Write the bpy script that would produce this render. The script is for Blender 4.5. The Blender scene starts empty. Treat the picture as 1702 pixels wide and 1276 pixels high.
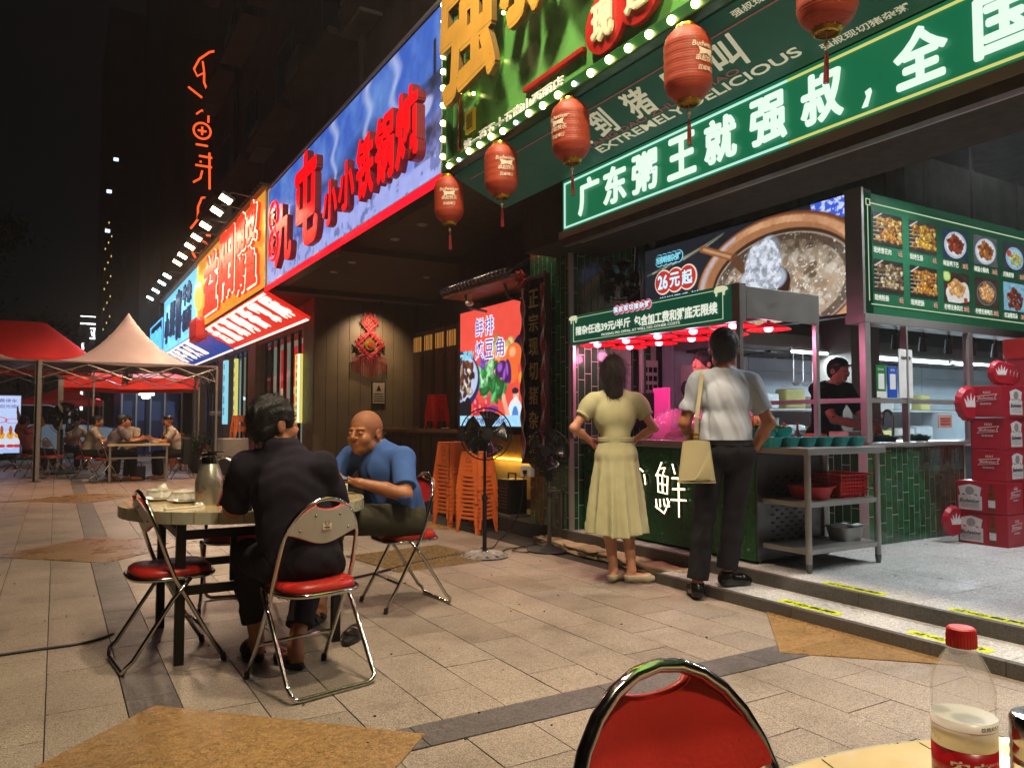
import bpy, bmesh, math, random
import numpy as np
from mathutils import Vector, Matrix, Euler
random.seed(7); RNG = np.random.default_rng(7)
S = bpy.context.scene
COL = S.collection
PI = math.pi
R = math.radians
# ---------------------------------------------------------------- camera, world, exposure
cam = bpy.data.cameras.new('camera'); camo = bpy.data.objects.new('camera', cam); COL.objects.link(camo)
cam.sensor_fit = 'HORIZONTAL'; cam.sensor_width = 36; cam.lens = 36 * 1265 / 1702
cam.clip_start = .05; cam.clip_end = 600
camo.location = (0, 0, 1.18)
camo.rotation_euler = (R(90) + math.atan(62 / 1265), 0, R(-30.9))
S.camera = camo
w = bpy.data.worlds.new('World'); S.world = w; w.use_nodes = True
nt = w.node_tree; bg = nt.nodes['Background']
sky = nt.nodes.new('ShaderNodeTexSky'); sky.sky_type = 'NISHITA'; sky.sun_disc = False
sky.sun_elevation = R(12); sky.sun_rotation = R(150); sky.air_density = 1.0
nt.links.new(sky.outputs[0], bg.inputs[0]); bg.inputs[1].default_value = .0006
sl = bpy.data.lights.new('night_sun', 'SUN'); sl.energy = .006; sl.angle = R(.5); sl.color = (.8, .85, 1)
so = bpy.data.objects.new('night_sun', sl); COL.objects.link(so); so.rotation_euler = (R(60), 0, R(150))
S.view_settings.view_transform = 'Standard'; S.view_settings.look = 'None'
S.view_settings.exposure = 0; S.view_settings.gamma = 1; S.view_settings.use_curve_mapping = False
S.render.engine = 'CYCLES'
S.cycles.max_bounces = 7; S.cycles.diffuse_bounces = 3; S.cycles.glossy_bounces = 3
S.cycles.transmission_bounces = 6; S.cycles.transparent_max_bounces = 12
S.cycles.caustics_reflective = False; S.cycles.caustics_refractive = False
S.cycles.sample_clamp_indirect = 4; S.cycles.use_denoising = True

# ---------------------------------------------------------------- materials
def lin(c):
    if isinstance(c, str):
        c = [int(c[i:i + 2], 16) / 255 for i in (0, 2, 4)]
    return tuple(x / 12.92 if x <= .04045 else ((x + .055) / 1.055) ** 2.4 for x in c)
MATS = {}
def mat(name, col, rough=.5, metal=0, emit=0, ecol=None, var=.12, vscale=6, bump=0, bscale=60, trans=0, ior=1.45, coat=0, alpha=1, rvar=.08, spec=.5, tint=0, stretch=None, sheen=0, dirt=0, crease=0):
    """Principled surface with noise-varied colour, roughness and fine relief; tint varies colour per object."""
    if name in MATS: return MATS[name]
    m = bpy.data.materials.new(name); m.use_nodes = True; MATS[name] = m
    n = m.node_tree; b = n.nodes['Principled BSDF']; L = n.links
    c = lin(col) if isinstance(col, str) else col
    tc = n.nodes.new('ShaderNodeTexCoord'); mp = n.nodes.new('ShaderNodeMapping'); L.new(tc.outputs['Object'], mp.inputs[0])
    if stretch: mp.inputs['Scale'].default_value = stretch
    last = None
    if var > 0:
        no = n.nodes.new('ShaderNodeTexNoise'); no.inputs['Scale'].default_value = vscale; no.inputs['Detail'].default_value = 5; L.new(mp.outputs[0], no.inputs[0])
        ra = n.nodes.new('ShaderNodeMapRange'); L.new(no.outputs[0], ra.inputs[0]); ra.inputs[1].default_value = .3; ra.inputs[2].default_value = .7
        ra.inputs[3].default_value = 1 - var; ra.inputs[4].default_value = 1 + var
        mx = n.nodes.new('ShaderNodeVectorMath'); mx.operation = 'SCALE'; mx.inputs[0].default_value = c; L.new(ra.outputs[0], mx.inputs['Scale'])
        last = mx.outputs[0]
        if dirt:
            n2 = n.nodes.new('ShaderNodeTexNoise'); n2.inputs['Scale'].default_value = 1.7; n2.inputs['Detail'].default_value = 8; n2.inputs['Roughness'].default_value = .7; L.new(mp.outputs[0], n2.inputs[0])
            r2 = n.nodes.new('ShaderNodeMapRange'); L.new(n2.outputs[0], r2.inputs[0]); r2.inputs[1].default_value = .45; r2.inputs[2].default_value = .75; r2.inputs[3].default_value = 1; r2.inputs[4].default_value = 1 - dirt
            m3 = n.nodes.new('ShaderNodeVectorMath'); m3.operation = 'SCALE'; L.new(last, m3.inputs[0]); L.new(r2.outputs[0], m3.inputs['Scale']); last = m3.outputs[0]
    if tint:
        oi = n.nodes.new('ShaderNodeObjectInfo'); r3 = n.nodes.new('ShaderNodeMapRange'); L.new(oi.outputs['Random'], r3.inputs[0])
        r3.inputs[3].default_value = 1 - tint; r3.inputs[4].default_value = 1 + tint
        m4 = n.nodes.new('ShaderNodeVectorMath'); m4.operation = 'SCALE'; L.new(r3.outputs[0], m4.inputs['Scale'])
        if last: L.new(last, m4.inputs[0])
        else: m4.inputs[0].default_value = c
        last = m4.outputs[0]
    if last: L.new(last, b.inputs['Base Color'])
    else: b.inputs['Base Color'].default_value = (*c, 1)
    b.inputs['Roughness'].default_value = rough; b.inputs['Metallic'].default_value = metal
    if rvar and rough > .05:
        n4 = n.nodes.new('ShaderNodeTexNoise'); n4.inputs['Scale'].default_value = vscale * 2.3; n4.inputs['Detail'].default_value = 4; L.new(mp.outputs[0], n4.inputs[0])
        r4 = n.nodes.new('ShaderNodeMapRange'); L.new(n4.outputs[0], r4.inputs[0]); r4.inputs[1].default_value = .3; r4.inputs[2].default_value = .7
        r4.inputs[3].default_value = max(.02, rough - rvar); r4.inputs[4].default_value = min(1, rough + rvar); L.new(r4.outputs[0], b.inputs['Roughness'])
    if bump:
        n5 = n.nodes.new('ShaderNodeTexNoise'); n5.inputs['Scale'].default_value = bscale; n5.inputs['Detail'].default_value = 4; L.new(mp.outputs[0], n5.inputs[0])
        bp = n.nodes.new('ShaderNodeBump'); bp.inputs['Strength'].default_value = bump; bp.inputs['Distance'].default_value = .01; L.new(n5.outputs[0], bp.inputs['Height']); L.new(bp.outputs[0], b.inputs['Normal'])
    if crease:      # soft cloth creases, broad ridged relief under the weave
        n6 = n.nodes.new('ShaderNodeTexNoise'); n6.inputs['Scale'].default_value = 4.5; n6.inputs['Detail'].default_value = 2; n6.inputs['Distortion'].default_value = .6; mp6 = n.nodes.new('ShaderNodeMapping'); mp6.inputs['Rotation'].default_value = (.4, .3, .8); mp6.inputs['Scale'].default_value = (1.6, 1.6, .7); L.new(tc.outputs['Object'], mp6.inputs[0]); L.new(mp6.outputs[0], n6.inputs[0])
        n6.noise_type = 'RIDGED_MULTIFRACTAL' if hasattr(n6, 'noise_type') else 'FBM'
        b6 = n.nodes.new('ShaderNodeBump'); b6.inputs['Strength'].default_value = crease; b6.inputs['Distance'].default_value = .06; L.new(n6.outputs[0], b6.inputs['Height'])
        if bump: L.new(b6.outputs[0], bp.inputs['Normal'])
        else: L.new(b6.outputs[0], b.inputs['Normal'])
    b.inputs['IOR'].default_value = ior; b.inputs['Transmission Weight'].default_value = trans; b.inputs['Coat Weight'].default_value = coat
    b.inputs['Alpha'].default_value = alpha; b.inputs['Specular IOR Level'].default_value = spec
    if sheen: b.inputs['Sheen Weight'].default_value = sheen
    if emit:
        e = lin(ecol) if isinstance(ecol, str) else (ecol or c)
        b.inputs['Emission Color'].default_value = (*e, 1); b.inputs['Emission Strength'].default_value = emit
    return m
def emis(name, col, s, base='101010', rough=.35):
    """Lit face of a sign, a lamp or a tube."""
    return mat(name, base, rough=rough, emit=s, ecol=col, var=.05)
def print_mat(name, s=0., rough=.4):
    """Printed face: ink colours come from the mesh's colour attribute; s > 0 for backlit prints and screens."""
    if name in MATS: return MATS[name]
    m = bpy.data.materials.new(name); m.use_nodes = True; MATS[name] = m
    n = m.node_tree; b = n.nodes['Principled BSDF']; a = n.nodes.new('ShaderNodeVertexColor'); a.layer_name = 'ink'
    b.inputs['Roughness'].default_value = rough
    n.links.new(a.outputs[0], b.inputs['Base Color'])
    if s:
        d = n.nodes.new('ShaderNodeVectorMath'); d.operation = 'SCALE'; d.inputs['Scale'].default_value = .15
        n.links.new(a.outputs[0], d.inputs[0]); n.links.new(d.outputs[0], b.inputs['Base Color'])
        n.links.new(a.outputs[0], b.inputs['Emission Color']); b.inputs['Emission Strength'].default_value = s
    return m
# ---------------------------------------------------------------- mesh building
class MB:
    def __init__(s): s.v = []; s.f = []; s.mi = []; s.cur = 0
    def add(s, vs, fs):
        o = len(s.v); s.v += [tuple(v) for v in vs]; s.f += [tuple(i + o for i in f) for f in fs]; s.mi += [s.cur] * len(fs); return s
    def m(s, i): s.cur = i; return s
    def box(s, a, b, M=None):
        x0, y0, z0 = [min(p, q) for p, q in zip(a, b)]; x1, y1, z1 = [max(p, q) for p, q in zip(a, b)]
        vs = [(x0,y0,z0),(x1,y0,z0),(x1,y1,z0),(x0,y1,z0),(x0,y0,z1),(x1,y0,z1),(x1,y1,z1),(x0,y1,z1)]
        if M is not None: vs = [M @ Vector(v) for v in vs]
        return s.add(vs, [(0,3,2,1),(4,5,6,7),(0,1,5,4),(1,2,6,5),(2,3,7,6),(3,0,4,7)])
    def cbox(s, c, d, rot=(0, 0, 0)):
        M = Matrix.Translation(c) @ Euler(rot).to_matrix().to_4x4()
        return s.box([-q / 2 for q in d], [q / 2 for q in d], M)
    def bevbox(s, a, b, r, M=None):
        """box with chamfered edges"""
        lo = [min(p, q) for p, q in zip(a, b)]; hi = [max(p, q) for p, q in zip(a, b)]
        bm = bmesh.new(); g = bmesh.ops.create_cube(bm, size=1)
        for v in bm.verts: v.co = Vector([(lo[i] + hi[i]) / 2 + v.co[i] * (hi[i] - lo[i]) for i in range(3)])
        bmesh.ops.bevel(bm, geom=list(bm.edges), offset=r, segments=2, affect='EDGES', profile=.6)
        vs = [M @ v.co if M is not None else v.co.copy() for v in bm.verts]; bm.verts.index_update()
        fs = [[v.index for v in f.verts] for f in bm.faces]; bm.free(); return s.add(vs, fs)
    def cyl(s, p0, p1, r0, r1=None, n=12, caps=True):
        r1 = r0 if r1 is None else r1
        p0 = Vector(p0); p1 = Vector(p1); d = (p1 - p0).normalized(); a = d.orthogonal().normalized(); b = d.cross(a)
        vs = []
        for p, r in ((p0, r0), (p1, r1)):
            for i in range(n):
                t = 2 * PI * i / n; vs.append(p + a * math.cos(t) * r + b * math.sin(t) * r)
        fs = [(i, (i + 1) % n, n + (i + 1) % n, n + i) for i in range(n)]
        if caps: fs += [tuple(range(n - 1, -1, -1)), tuple(range(n, 2 * n))]
        return s.add(vs, fs)
    def tube(s, pts, r, n=8, closed=False):
        pts = [Vector(p) for p in pts]; N = len(pts); vs = []; up = None
        for i, p in enumerate(pts):
            a = pts[(i - 1) % N] if (closed or i) else p; b = pts[(i + 1) % N] if (closed or i < N - 1) else p
            d = (b - a).normalized()
            if up is None: up = d.orthogonal().normalized()
            up = (up - d * up.dot(d)).normalized() if (up - d * up.dot(d)).length > 1e-5 else d.orthogonal().normalized()
            q = d.cross(up); rr = r[i] if isinstance(r, (list, tuple)) else r
            for k in range(n):
                t = 2 * PI * k / n; vs.append(p + up * math.cos(t) * rr + q * math.sin(t) * rr)
        fs = []
        for i in range(N if closed else N - 1):
            j = (i + 1) % N
            fs += [(i*n+k, i*n+(k+1)%n, j*n+(k+1)%n, j*n+k) for k in range(n)]
        if not closed: fs += [tuple(range(n - 1, -1, -1)), tuple((N-1)*n + k for k in range(n))]
        return s.add(vs, fs)
    def lathe(s, prof, c=(0, 0, 0), n=24, sx=1, sy=1, M=None):
        vs = []; c = Vector(c)
        for r, z in prof:
            for i in range(n):
                t = 2 * PI * i / n; v = Vector((math.cos(t) * r * sx, math.sin(t) * r * sy, z)); v = (M @ v if M is not None else v) + c; vs.append(v)
        P = len(prof); fs = [(j*n+i, j*n+(i+1)%n, (j+1)*n+(i+1)%n, (j+1)*n+i) for j in range(P-1) for i in range(n)]
        if prof[0][0] > 1e-6: fs.append(tuple(range(n - 1, -1, -1)))
        if prof[-1][0] > 1e-6: fs.append(tuple((P-1)*n + i for i in range(n)))
        return s.add(vs, fs)
    def ball(s, c, r, n=10, sq=(1, 1, 1)):
        k = n // 2 + 1; prof = [(max(1e-7, math.sin(PI * i / k)) , -math.cos(PI * i / k)) for i in range(k + 1)]
        vs = []; fs = []
        for a, z in prof:
            for i in range(n):
                t = 2*PI*i/n; vs.append((c[0]+a*math.cos(t)*r*sq[0], c[1]+a*math.sin(t)*r*sq[1], c[2]+z*r*sq[2]))
        fs = [(j*n+i, j*n+(i+1)%n, (j+1)*n+(i+1)%n, (j+1)*n+i) for j in range(k) for i in range(n)]
        return s.add(vs, fs)
    def prism(s, poly, h0, h1, M=None):
        """extrude a 2D polygon (local XY) from z=h0 to z=h1, mapped by M"""
        n = len(poly); vs = [Vector((x, y, h0)) for x, y in poly] + [Vector((x, y, h1)) for x, y in poly]
        if M is not None: vs = [M @ v for v in vs]
        return s.add(vs, [tuple(range(n - 1, -1, -1)), tuple(range(n, 2*n))] + [(i, (i+1) % n, n+(i+1) % n, n+i) for i in range(n)])
    def sheet(s, fn, nu, nv, thick=0):
        """grid surface from fn(u, v); optional thickness along the local normal"""
        P = [[Vector(fn(i / nu, j / nv)) for j in range(nv + 1)] for i in range(nu + 1)]
        vs = [P[i][j] for i in range(nu + 1) for j in range(nv + 1)]; w_ = nv + 1
        fs = [(i*w_+j, (i+1)*w_+j, (i+1)*w_+j+1, i*w_+j+1) for i in range(nu) for j in range(nv)]
        if thick:
            nn = []
            for i in range(nu + 1):
                for j in range(nv + 1):
                    a = P[min(i+1, nu)][j] - P[max(i-1, 0)][j]; b = P[i][min(j+1, nv)] - P[i][max(j-1, 0)]; nn.append(a.cross(b).normalized())
            o = len(vs); vs += [v - q * thick for v, q in zip(vs[:o], nn)]
            fs += [tuple(x + o for x in reversed(f)) for f in fs[:]]
            bd = [i*w_ for i in range(nu+1)] + [nu*w_+j for j in range(1, nv+1)] + [i*w_+nv for i in range(nu-1, -1, -1)] + [j for j in range(nv-1, 0, -1)]
            fs += [(bd[k], bd[(k+1) % len(bd)] , bd[(k+1) % len(bd)] + o, bd[k] + o) for k in range(len(bd))]
        return s.add(vs, fs)
    def mesh(s, name='mesh', mats=(), smooth=False):
        me = bpy.data.meshes.new(name); me.from_pydata(s.v, [], s.f)
        for m_ in (mats if isinstance(mats, (list, tuple)) else [mats]): me.materials.append(m_)
        if any(s.mi): me.polygons.foreach_set('material_index', s.mi)
        if smooth is True: me.shade_smooth()
        elif smooth:
            me.shade_smooth(); me.set_sharp_from_angle(angle=R(smooth))
        me.update(); return me
    def build(s, name, mats, parent=None, smooth=False, **k):
        return link(name, s.mesh(name, mats, smooth), parent, **k)
def link(name, me, parent=None, loc=None, rot=None, scale=None, M=None, kind=None, label=None):
    o = bpy.data.objects.new(name, me); COL.objects.link(o)
    if parent is not None: o.parent = parent
    if M is not None: o.matrix_local = M
    if loc is not None: o.location = loc
    if rot is not None: o.rotation_euler = rot
    if scale is not None: o.scale = scale
    if kind: o['kind'] = kind
    if label: o['label'] = label
    return o
def tag(o, label, cat, group=None, kind=None):
    if label: o['label'] = label
    if cat: o['category'] = cat
    if group: o['group'] = group
    if kind: o['kind'] = kind
    return o
def thing(name, label, cat, loc=(0, 0, 0), rz=0, group=None):
    o = bpy.data.objects.new(name, None); COL.objects.link(o); o.empty_display_size = .1
    o.location = loc; o.rotation_euler = (0, 0, rz); return tag(o, label, cat, group)
def dup(root, loc=None, rz=None, label=None, group=None):
    r = root.copy(); COL.objects.link(r)
    if loc is not None: r.location = loc
    if rz is not None: r.rotation_euler = (0, 0, rz)
    if label: r['label'] = label
    if group: r['group'] = group
    for ch in list(root.children):
        c = ch.copy(); COL.objects.link(c); c.parent = r
        for g in list(ch.children):
            d = g.copy(); COL.objects.link(d); d.parent = c
    return r
def struct(name, mb, m, parent=None, **k):
    o = mb.build(name, m, parent, **k); o['kind'] = 'structure'; return o
def lamp(kind, loc, energy, col, parent=None, size=.1, target=None, spot=None, blend=.5, sy=None):
    l = bpy.data.lights.new('lamp_light', kind); l.energy = energy; l.color = col
    if kind == 'AREA':
        l.size = size
        if sy: l.shape = 'RECTANGLE'; l.size_y = sy
    else: l.shadow_soft_size = size
    if spot: l.spot_size = R(spot); l.spot_blend = blend
    o = bpy.data.objects.new('lamp_light', l); COL.objects.link(o)
    if parent is not None: o.parent = parent
    o.location = loc
    if target is not None: o.rotation_euler = (Vector(target) - Vector(loc)).to_track_quat('-Z', 'Y').to_euler()
    return o
# plane frames: local X = reading direction, Y = up, Z = towards the viewer
def FX(x, y, z): return Matrix(((0, 0, -1, x), (-1, 0, 0, y), (0, 1, 0, z), (0, 0, 0, 1)))   # wall facing -X
def FY(x, y, z): return Matrix(((1, 0, 0, x), (0, 0, -1, y), (0, 1, 0, z), (0, 0, 0, 1)))    # wall facing -Y
# ---------------------------------------------------------------- lettering
TC = {}
def text_raw(body, weight=0., extrude=.0, bevel=0., shear=0., spacing=1.):
    key = (body, weight, extrude, bevel, shear, spacing)
    if key in TC: return TC[key]
    c = bpy.data.curves.new('lettering', 'FONT'); c.body = body; c.offset = weight; c.extrude = extrude; c.bevel_depth = bevel; c.shear = shear
    c.space_character = spacing; c.resolution_u = 3
    o = bpy.data.objects.new('lettering', c); COL.objects.link(o)
    dg = bpy.context.evaluated_depsgraph_get(); me = bpy.data.meshes.new_from_object(o.evaluated_get(dg))
    v = np.empty(len(me.vertices) * 3); me.vertices.foreach_get('co', v); v = v.reshape(-1, 3)
    f = [tuple(p.vertices) for p in me.polygons]
    bpy.data.objects.remove(o); bpy.data.curves.remove(c); bpy.data.meshes.remove(me)
    TC[key] = (v, f); return TC[key]
def text(body, w, h, weight=.012, depth=.0, M=None, shear=0., front=None, bevel=0., spacing=1., mb=None, side=False):
    """lettering scaled to w x h, its lower left corner at the local origin; with depth it is solid, back face at z=0"""
    M = M if M is not None else Matrix(); n = max(1, len(body)); wt = max(0, weight - .004); weight = min(weight, .004)
    if wt > .003:      # heavier strokes: the same glyph set down again a little to each side, each a hair deeper
        mb = mb or MB(); b = wt * h * 1.15; ww, hh = max(w - 2 * b, w * .6), max(h - 2 * b, h * .6)
        for k, (dx, dy) in enumerate(((1, 1), (0, 1), (2, 1), (1, 0), (1, 2), (.3, .3), (1.7, 1.7), (.3, 1.7), (1.7, .3))):
            text(body, ww, hh, weight, depth and depth - k * .0005, M @ Matrix.Translation((dx * b, dy * b, 0 if depth else .0015 - k * .00012)), shear, front, bevel, spacing, mb, side)
        return mb
    ex = .05 if depth else 0
    v, f = text_raw(body, weight, ex, bevel, shear, spacing)
    if len(v) == 0: return mb or MB()
    lo = v.min(0); hi = v.max(0); q = (v - lo) / np.maximum(hi - lo, 1e-6) * np.array([w, h, depth if depth else 0])
    if not depth: q[:, 2] = 0
    mb = mb or MB()
    vs = [Vector(p) for p in q]
    if M is not None: vs = [M @ p for p in vs]
    c0 = mb.cur
    if side and depth:
        F = []; Bk = []
        for ff in f:
            zz = [q[i][2] for i in ff]; (F if min(zz) > depth * .98 else Bk).append(ff)
        o = len(mb.v); mb.v += [tuple(p) for p in vs]
        for ff in F: mb.f.append(tuple(i + o for i in ff)); mb.mi.append(c0)
        for ff in Bk: mb.f.append(tuple(i + o for i in ff)); mb.mi.append(c0 + 1)
    else: mb.add(vs, f)
    return mb
# ---------------------------------------------------------------- flat prints, painted as ink on a fine grid
class Ink:
    def __init__(s, w, h, col='000000'):
        s.w, s.h = w, h; s.a = np.zeros((h + 1, w + 1, 3)); s.a[:] = lin(col) if isinstance(col, str) else col
        s.Y, s.X = np.mgrid[0:h + 1, 0:w + 1]; s.X = s.X / w; s.Y = s.Y / h; s.asp = w / h
        s.rng = np.random.default_rng(w * 7 + h)
    def mix(s, mask, col):
        c = np.array(lin(col)) if isinstance(col, str) else np.array(col); mask = np.clip(mask, 0, 1)[..., None]
        s.a = s.a * (1 - mask) + c * mask; return s
    def noise(s, sc, oct_=4, sx=1., seed=0):
        r = np.random.default_rng(seed + 11); out = 0; amp = 1; tot = 0
        for o in range(oct_):
            n = max(2, int(sc * 2 ** o)); nx = max(2, int(n * s.asp * sx)); g = r.random((n + 2, nx + 2))
            yy = s.Y * n; xx = s.X * nx; yi = np.minimum(yy.astype(int), n); xi = np.minimum(xx.astype(int), nx); fy = yy - yi; fx = xx - xi
            fy = fy * fy * (3 - 2 * fy); fx = fx * fx * (3 - 2 * fx)
            out = out + amp * ((g[yi, xi] * (1 - fx) + g[yi, xi + 1] * fx) * (1 - fy) + (g[yi + 1, xi] * (1 - fx) + g[yi + 1, xi + 1] * fx) * fy)
            tot += amp; amp *= .55
        return out / tot
    def dist(s, cx, cy, rx, ry, rot=0):
        x = (s.X - cx) * s.asp; y = s.Y - cy; c, q = math.cos(rot), math.sin(rot)
        return np.sqrt(((x * c + y * q) / rx) ** 2 + ((-x * q + y * c) / ry) ** 2)
    def ell(s, cx, cy, rx, ry, col, rot=0, soft=.04):
        d = s.dist(cx, cy, rx, ry, rot); return s.mix((1 - d) / soft + .5, col)
    def ring(s, cx, cy, rx, ry, wd, col, rot=0):
        d = s.dist(cx, cy, rx, ry, rot); return s.mix((wd - abs(d - 1)) / .03, col)
    def rect(s, x0, y0, x1, y1, col): return s.mix(((s.X >= x0) & (s.X <= x1) & (s.Y >= y0) & (s.Y <= y1)) * 1., col)
    def line(s, x0, y0, x1, y1, wd, col):
        ax, ay = x0 * s.asp, y0; bx, by = x1 * s.asp, y1; px, py = s.X * s.asp, s.Y
        t = np.clip(((px - ax) * (bx - ax) + (py - ay) * (by - ay)) / max(1e-9, (bx - ax) ** 2 + (by - ay) ** 2), 0, 1)
        d = np.hypot(px - ax - t * (bx - ax), py - ay - t * (by - ay)); return s.mix((wd - d) / .01 + .5, col)
    def blobs(s, n, cx, cy, rx, ry, cols, r0, r1, shade=.5, elong=1.4):
        """n overlapping lumps inside an ellipse, each with its printed highlight"""
        for i in range(n):
            t = s.rng.random() * 2 * PI; q = math.sqrt(s.rng.random()); x = cx + q * rx * math.cos(t) / s.asp; y = cy + q * ry * math.sin(t)
            r = r0 + s.rng.random() * (r1 - r0); c = np.array(lin(cols[s.rng.integers(len(cols))])) * (.65 + .7 * s.rng.random()); a = s.rng.random() * PI
            s.ell(x, y, r * elong, r, c * shade, a, .3); s.ell(x - r * .15 / s.asp, y + r * .2, r * elong * .7, r * .65, c, a, .5)
        return s
    def vary(s, amt, sc=12, seed=3):
        s.a = s.a * (1 + amt * (s.noise(sc, 4, seed=seed)[..., None] - .5) * 2); return s
    def obj(s, name, wd, ht, m, parent=None, M=None, **k):
        v = np.stack([s.X * wd, s.Y * ht, s.X * 0], -1).reshape(-1, 3); W = s.w + 1
        i, j = np.mgrid[0:s.h, 0:s.w]; a = (i * W + j).ravel(); f = np.stack([a, a + 1, a + W + 1, a + W], -1)
        me = bpy.data.meshes.new(name); me.vertices.add(len(v)); me.vertices.foreach_set('co', v.ravel())
        me.loops.add(f.size); me.loops.foreach_set('vertex_index', f.ravel().astype(np.int32))
        me.polygons.add(len(f)); me.polygons.foreach_set('loop_start', np.arange(0, f.size, 4, dtype=np.int32))
        me.materials.append(m); me.update(calc_edges=True)
        at = me.color_attributes.new('ink', 'FLOAT_COLOR', 'POINT')
        c = np.concatenate([np.clip(s.a, 0, 4).reshape(-1, 3), np.ones((len(v), 1))], 1); at.data.foreach_set('color', c.ravel().astype(np.float32))
        return link(name, me, parent, M=M, **k)
# ================================================================ materials used widely
def granite(name, ca, cb, cc, rough=.42, scale=170, stain=.5, tint=.12, bump=.25):
    if name in MATS: return MATS[name]
    m = bpy.data.materials.new(name); m.use_nodes = True; MATS[name] = m; n = m.node_tree; L = n.links; b = n.nodes['Principled BSDF']
    g = n.nodes.new('ShaderNodeNewGeometry')
    def noise(sc, det=3, ro=.6):
        q = n.nodes.new('ShaderNodeTexNoise'); q.inputs['Scale'].default_value = sc; q.inputs['Detail'].default_value = det; q.inputs['Roughness'].default_value = ro; L.new(g.outputs['Position'], q.inputs[0]); return q.outputs[0]
    def ramp(src, stops):
        r = n.nodes.new('ShaderNodeValToRGB'); L.new(src, r.inputs[0])
        while len(r.color_ramp.elements) < len(stops): r.color_ramp.elements.new(.5)
        for e, (p, c) in zip(r.color_ramp.elements, stops): e.position = p; e.color = (*c, 1)
        return r.outputs[0]
    sp = ramp(noise(scale, 3, .75), [(.36, lin(cc)), (.46, lin(ca)), (.56, lin(cb)), (.68, tuple(x * 1.35 for x in lin(cb)))])
    s2 = ramp(noise(scale * .3, 4, .8), [(.36, (.62, .6, .58)), (.5, (1, 1, 1)), (.66, (1.22, 1.2, 1.18))]); mq = n.nodes.new('ShaderNodeVectorMath'); mq.operation = 'MULTIPLY'; L.new(sp, mq.inputs[0]); L.new(s2, mq.inputs[1]); sp = mq.outputs[0]
    mul = n.nodes.new('ShaderNodeVectorMath'); mul.operation = 'MULTIPLY'; L.new(sp, mul.inputs[0])
    st = ramp(noise(1.3, 8, .72), [(.38, (1, 1, 1)), (.55, (1 - stain * .35,) * 3), (.72, (1 - stain, 1 - stain * 1.05, 1 - stain * 1.1))]); L.new(st, mul.inputs[1])
    m2 = n.nodes.new('ShaderNodeVectorMath'); m2.operation = 'SCALE'; L.new(mul.outputs[0], m2.inputs[0])
    oi = n.nodes.new('ShaderNodeObjectInfo'); mr = n.nodes.new('ShaderNodeMapRange'); L.new(oi.outputs['Random'], mr.inputs[0]); mr.inputs[3].default_value = 1 - tint; mr.inputs[4].default_value = 1 + tint; L.new(mr.outputs[0], m2.inputs['Scale'])
    L.new(m2.outputs[0], b.inputs['Base Color'])
    rr = n.nodes.new('ShaderNodeMapRange'); L.new(noise(2.2, 7, .7), rr.inputs[0]); rr.inputs[1].default_value = .3; rr.inputs[2].default_value = .7; rr.inputs[3].default_value = rough - .13; rr.inputs[4].default_value = rough + .2; L.new(rr.outputs[0], b.inputs['Roughness'])
    bp = n.nodes.new('ShaderNodeBump'); bp.inputs['Strength'].default_value = bump; bp.inputs['Distance'].default_value = .004; L.new(noise(90, 6, .7), bp.inputs['Height']); L.new(bp.outputs[0], b.inputs['Normal'])
    return m
M_tile = granite('buff_granite', '84776a', 'a29688', '41372f')
M_far = granite('buff_granite_far', '8b766a', 'a8948a', '4a3e36', scale=40)
M_band = granite('grey_granite', '565150', '6a6462', '3a3737', rough=.45)
M_dia = granite('golden_granite', '886a42', '9c7c52', '644e34', rough=.28, stain=.4, scale=140)
M_terr = granite('pale_terrazzo', 'a9aaa6', 'c4c5c1', '6f706e', rough=.35, stain=.15, scale=150, tint=.03)
M_riser = granite('dark_granite', '45413d', '5a544e', '2b2825', rough=.45, scale=200)
M_grout = mat('grout', '2e2822', rough=.9)
M_steel = mat('brushed_steel', 'a3a19c', rough=.38, metal=.55, var=.08, vscale=4)
M_chrome = mat('chrome_tube', 'b9b4ac', rough=.12, metal=1, var=.08, vscale=14)
M_dsteel = mat('dull_steel', '6c6a68', rough=.4, metal=1, var=.2)
M_black = mat('black_paint', '0c0c0d', rough=.4, var=.2)
M_blackp = mat('black_plastic', '131314', rough=.45, var=.1)
M_dark = mat('dark_plaster', '2b241d', rough=.8, var=.25, bump=.2)
M_soff = mat('soffit_board', '43342a', rough=.75, var=.15)
M_brown = mat('brown_panel', '5a4a34', rough=.6, var=.15, vscale=3, bump=.1)
M_wood = mat('dark_wood', '3a2418', rough=.5, var=.3, vscale=9, stretch=(1, 1, .1), bump=.15)
M_tgreen = mat('glazed_green_tile', '1f4a2c', rough=.16, var=.25, vscale=9, tint=.22, coat=.4, bump=.04, bscale=25)
M_tgrout = mat('tile_joint', 'b4bcb0', rough=.85, var=.1)
M_white = mat('white_paint', 'd8d6d0', rough=.5, var=.06)
M_cream = mat('cream_paper', 'cfc6b2', rough=.7)
M_red = mat('red_vinyl', 'ac2820', rough=.33, var=.12, vscale=7, bump=.12, bscale=110)
M_glass = mat('clear_glass', 'f2f6f5', rough=.03, trans=1, ior=1.1, var=0, rvar=0)
M_orange = mat('orange_plastic', 'd46a34', rough=.42, var=.08, tint=.05)
M_rplas = mat('red_plastic', 'b01912', rough=.35, var=.08)

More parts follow.
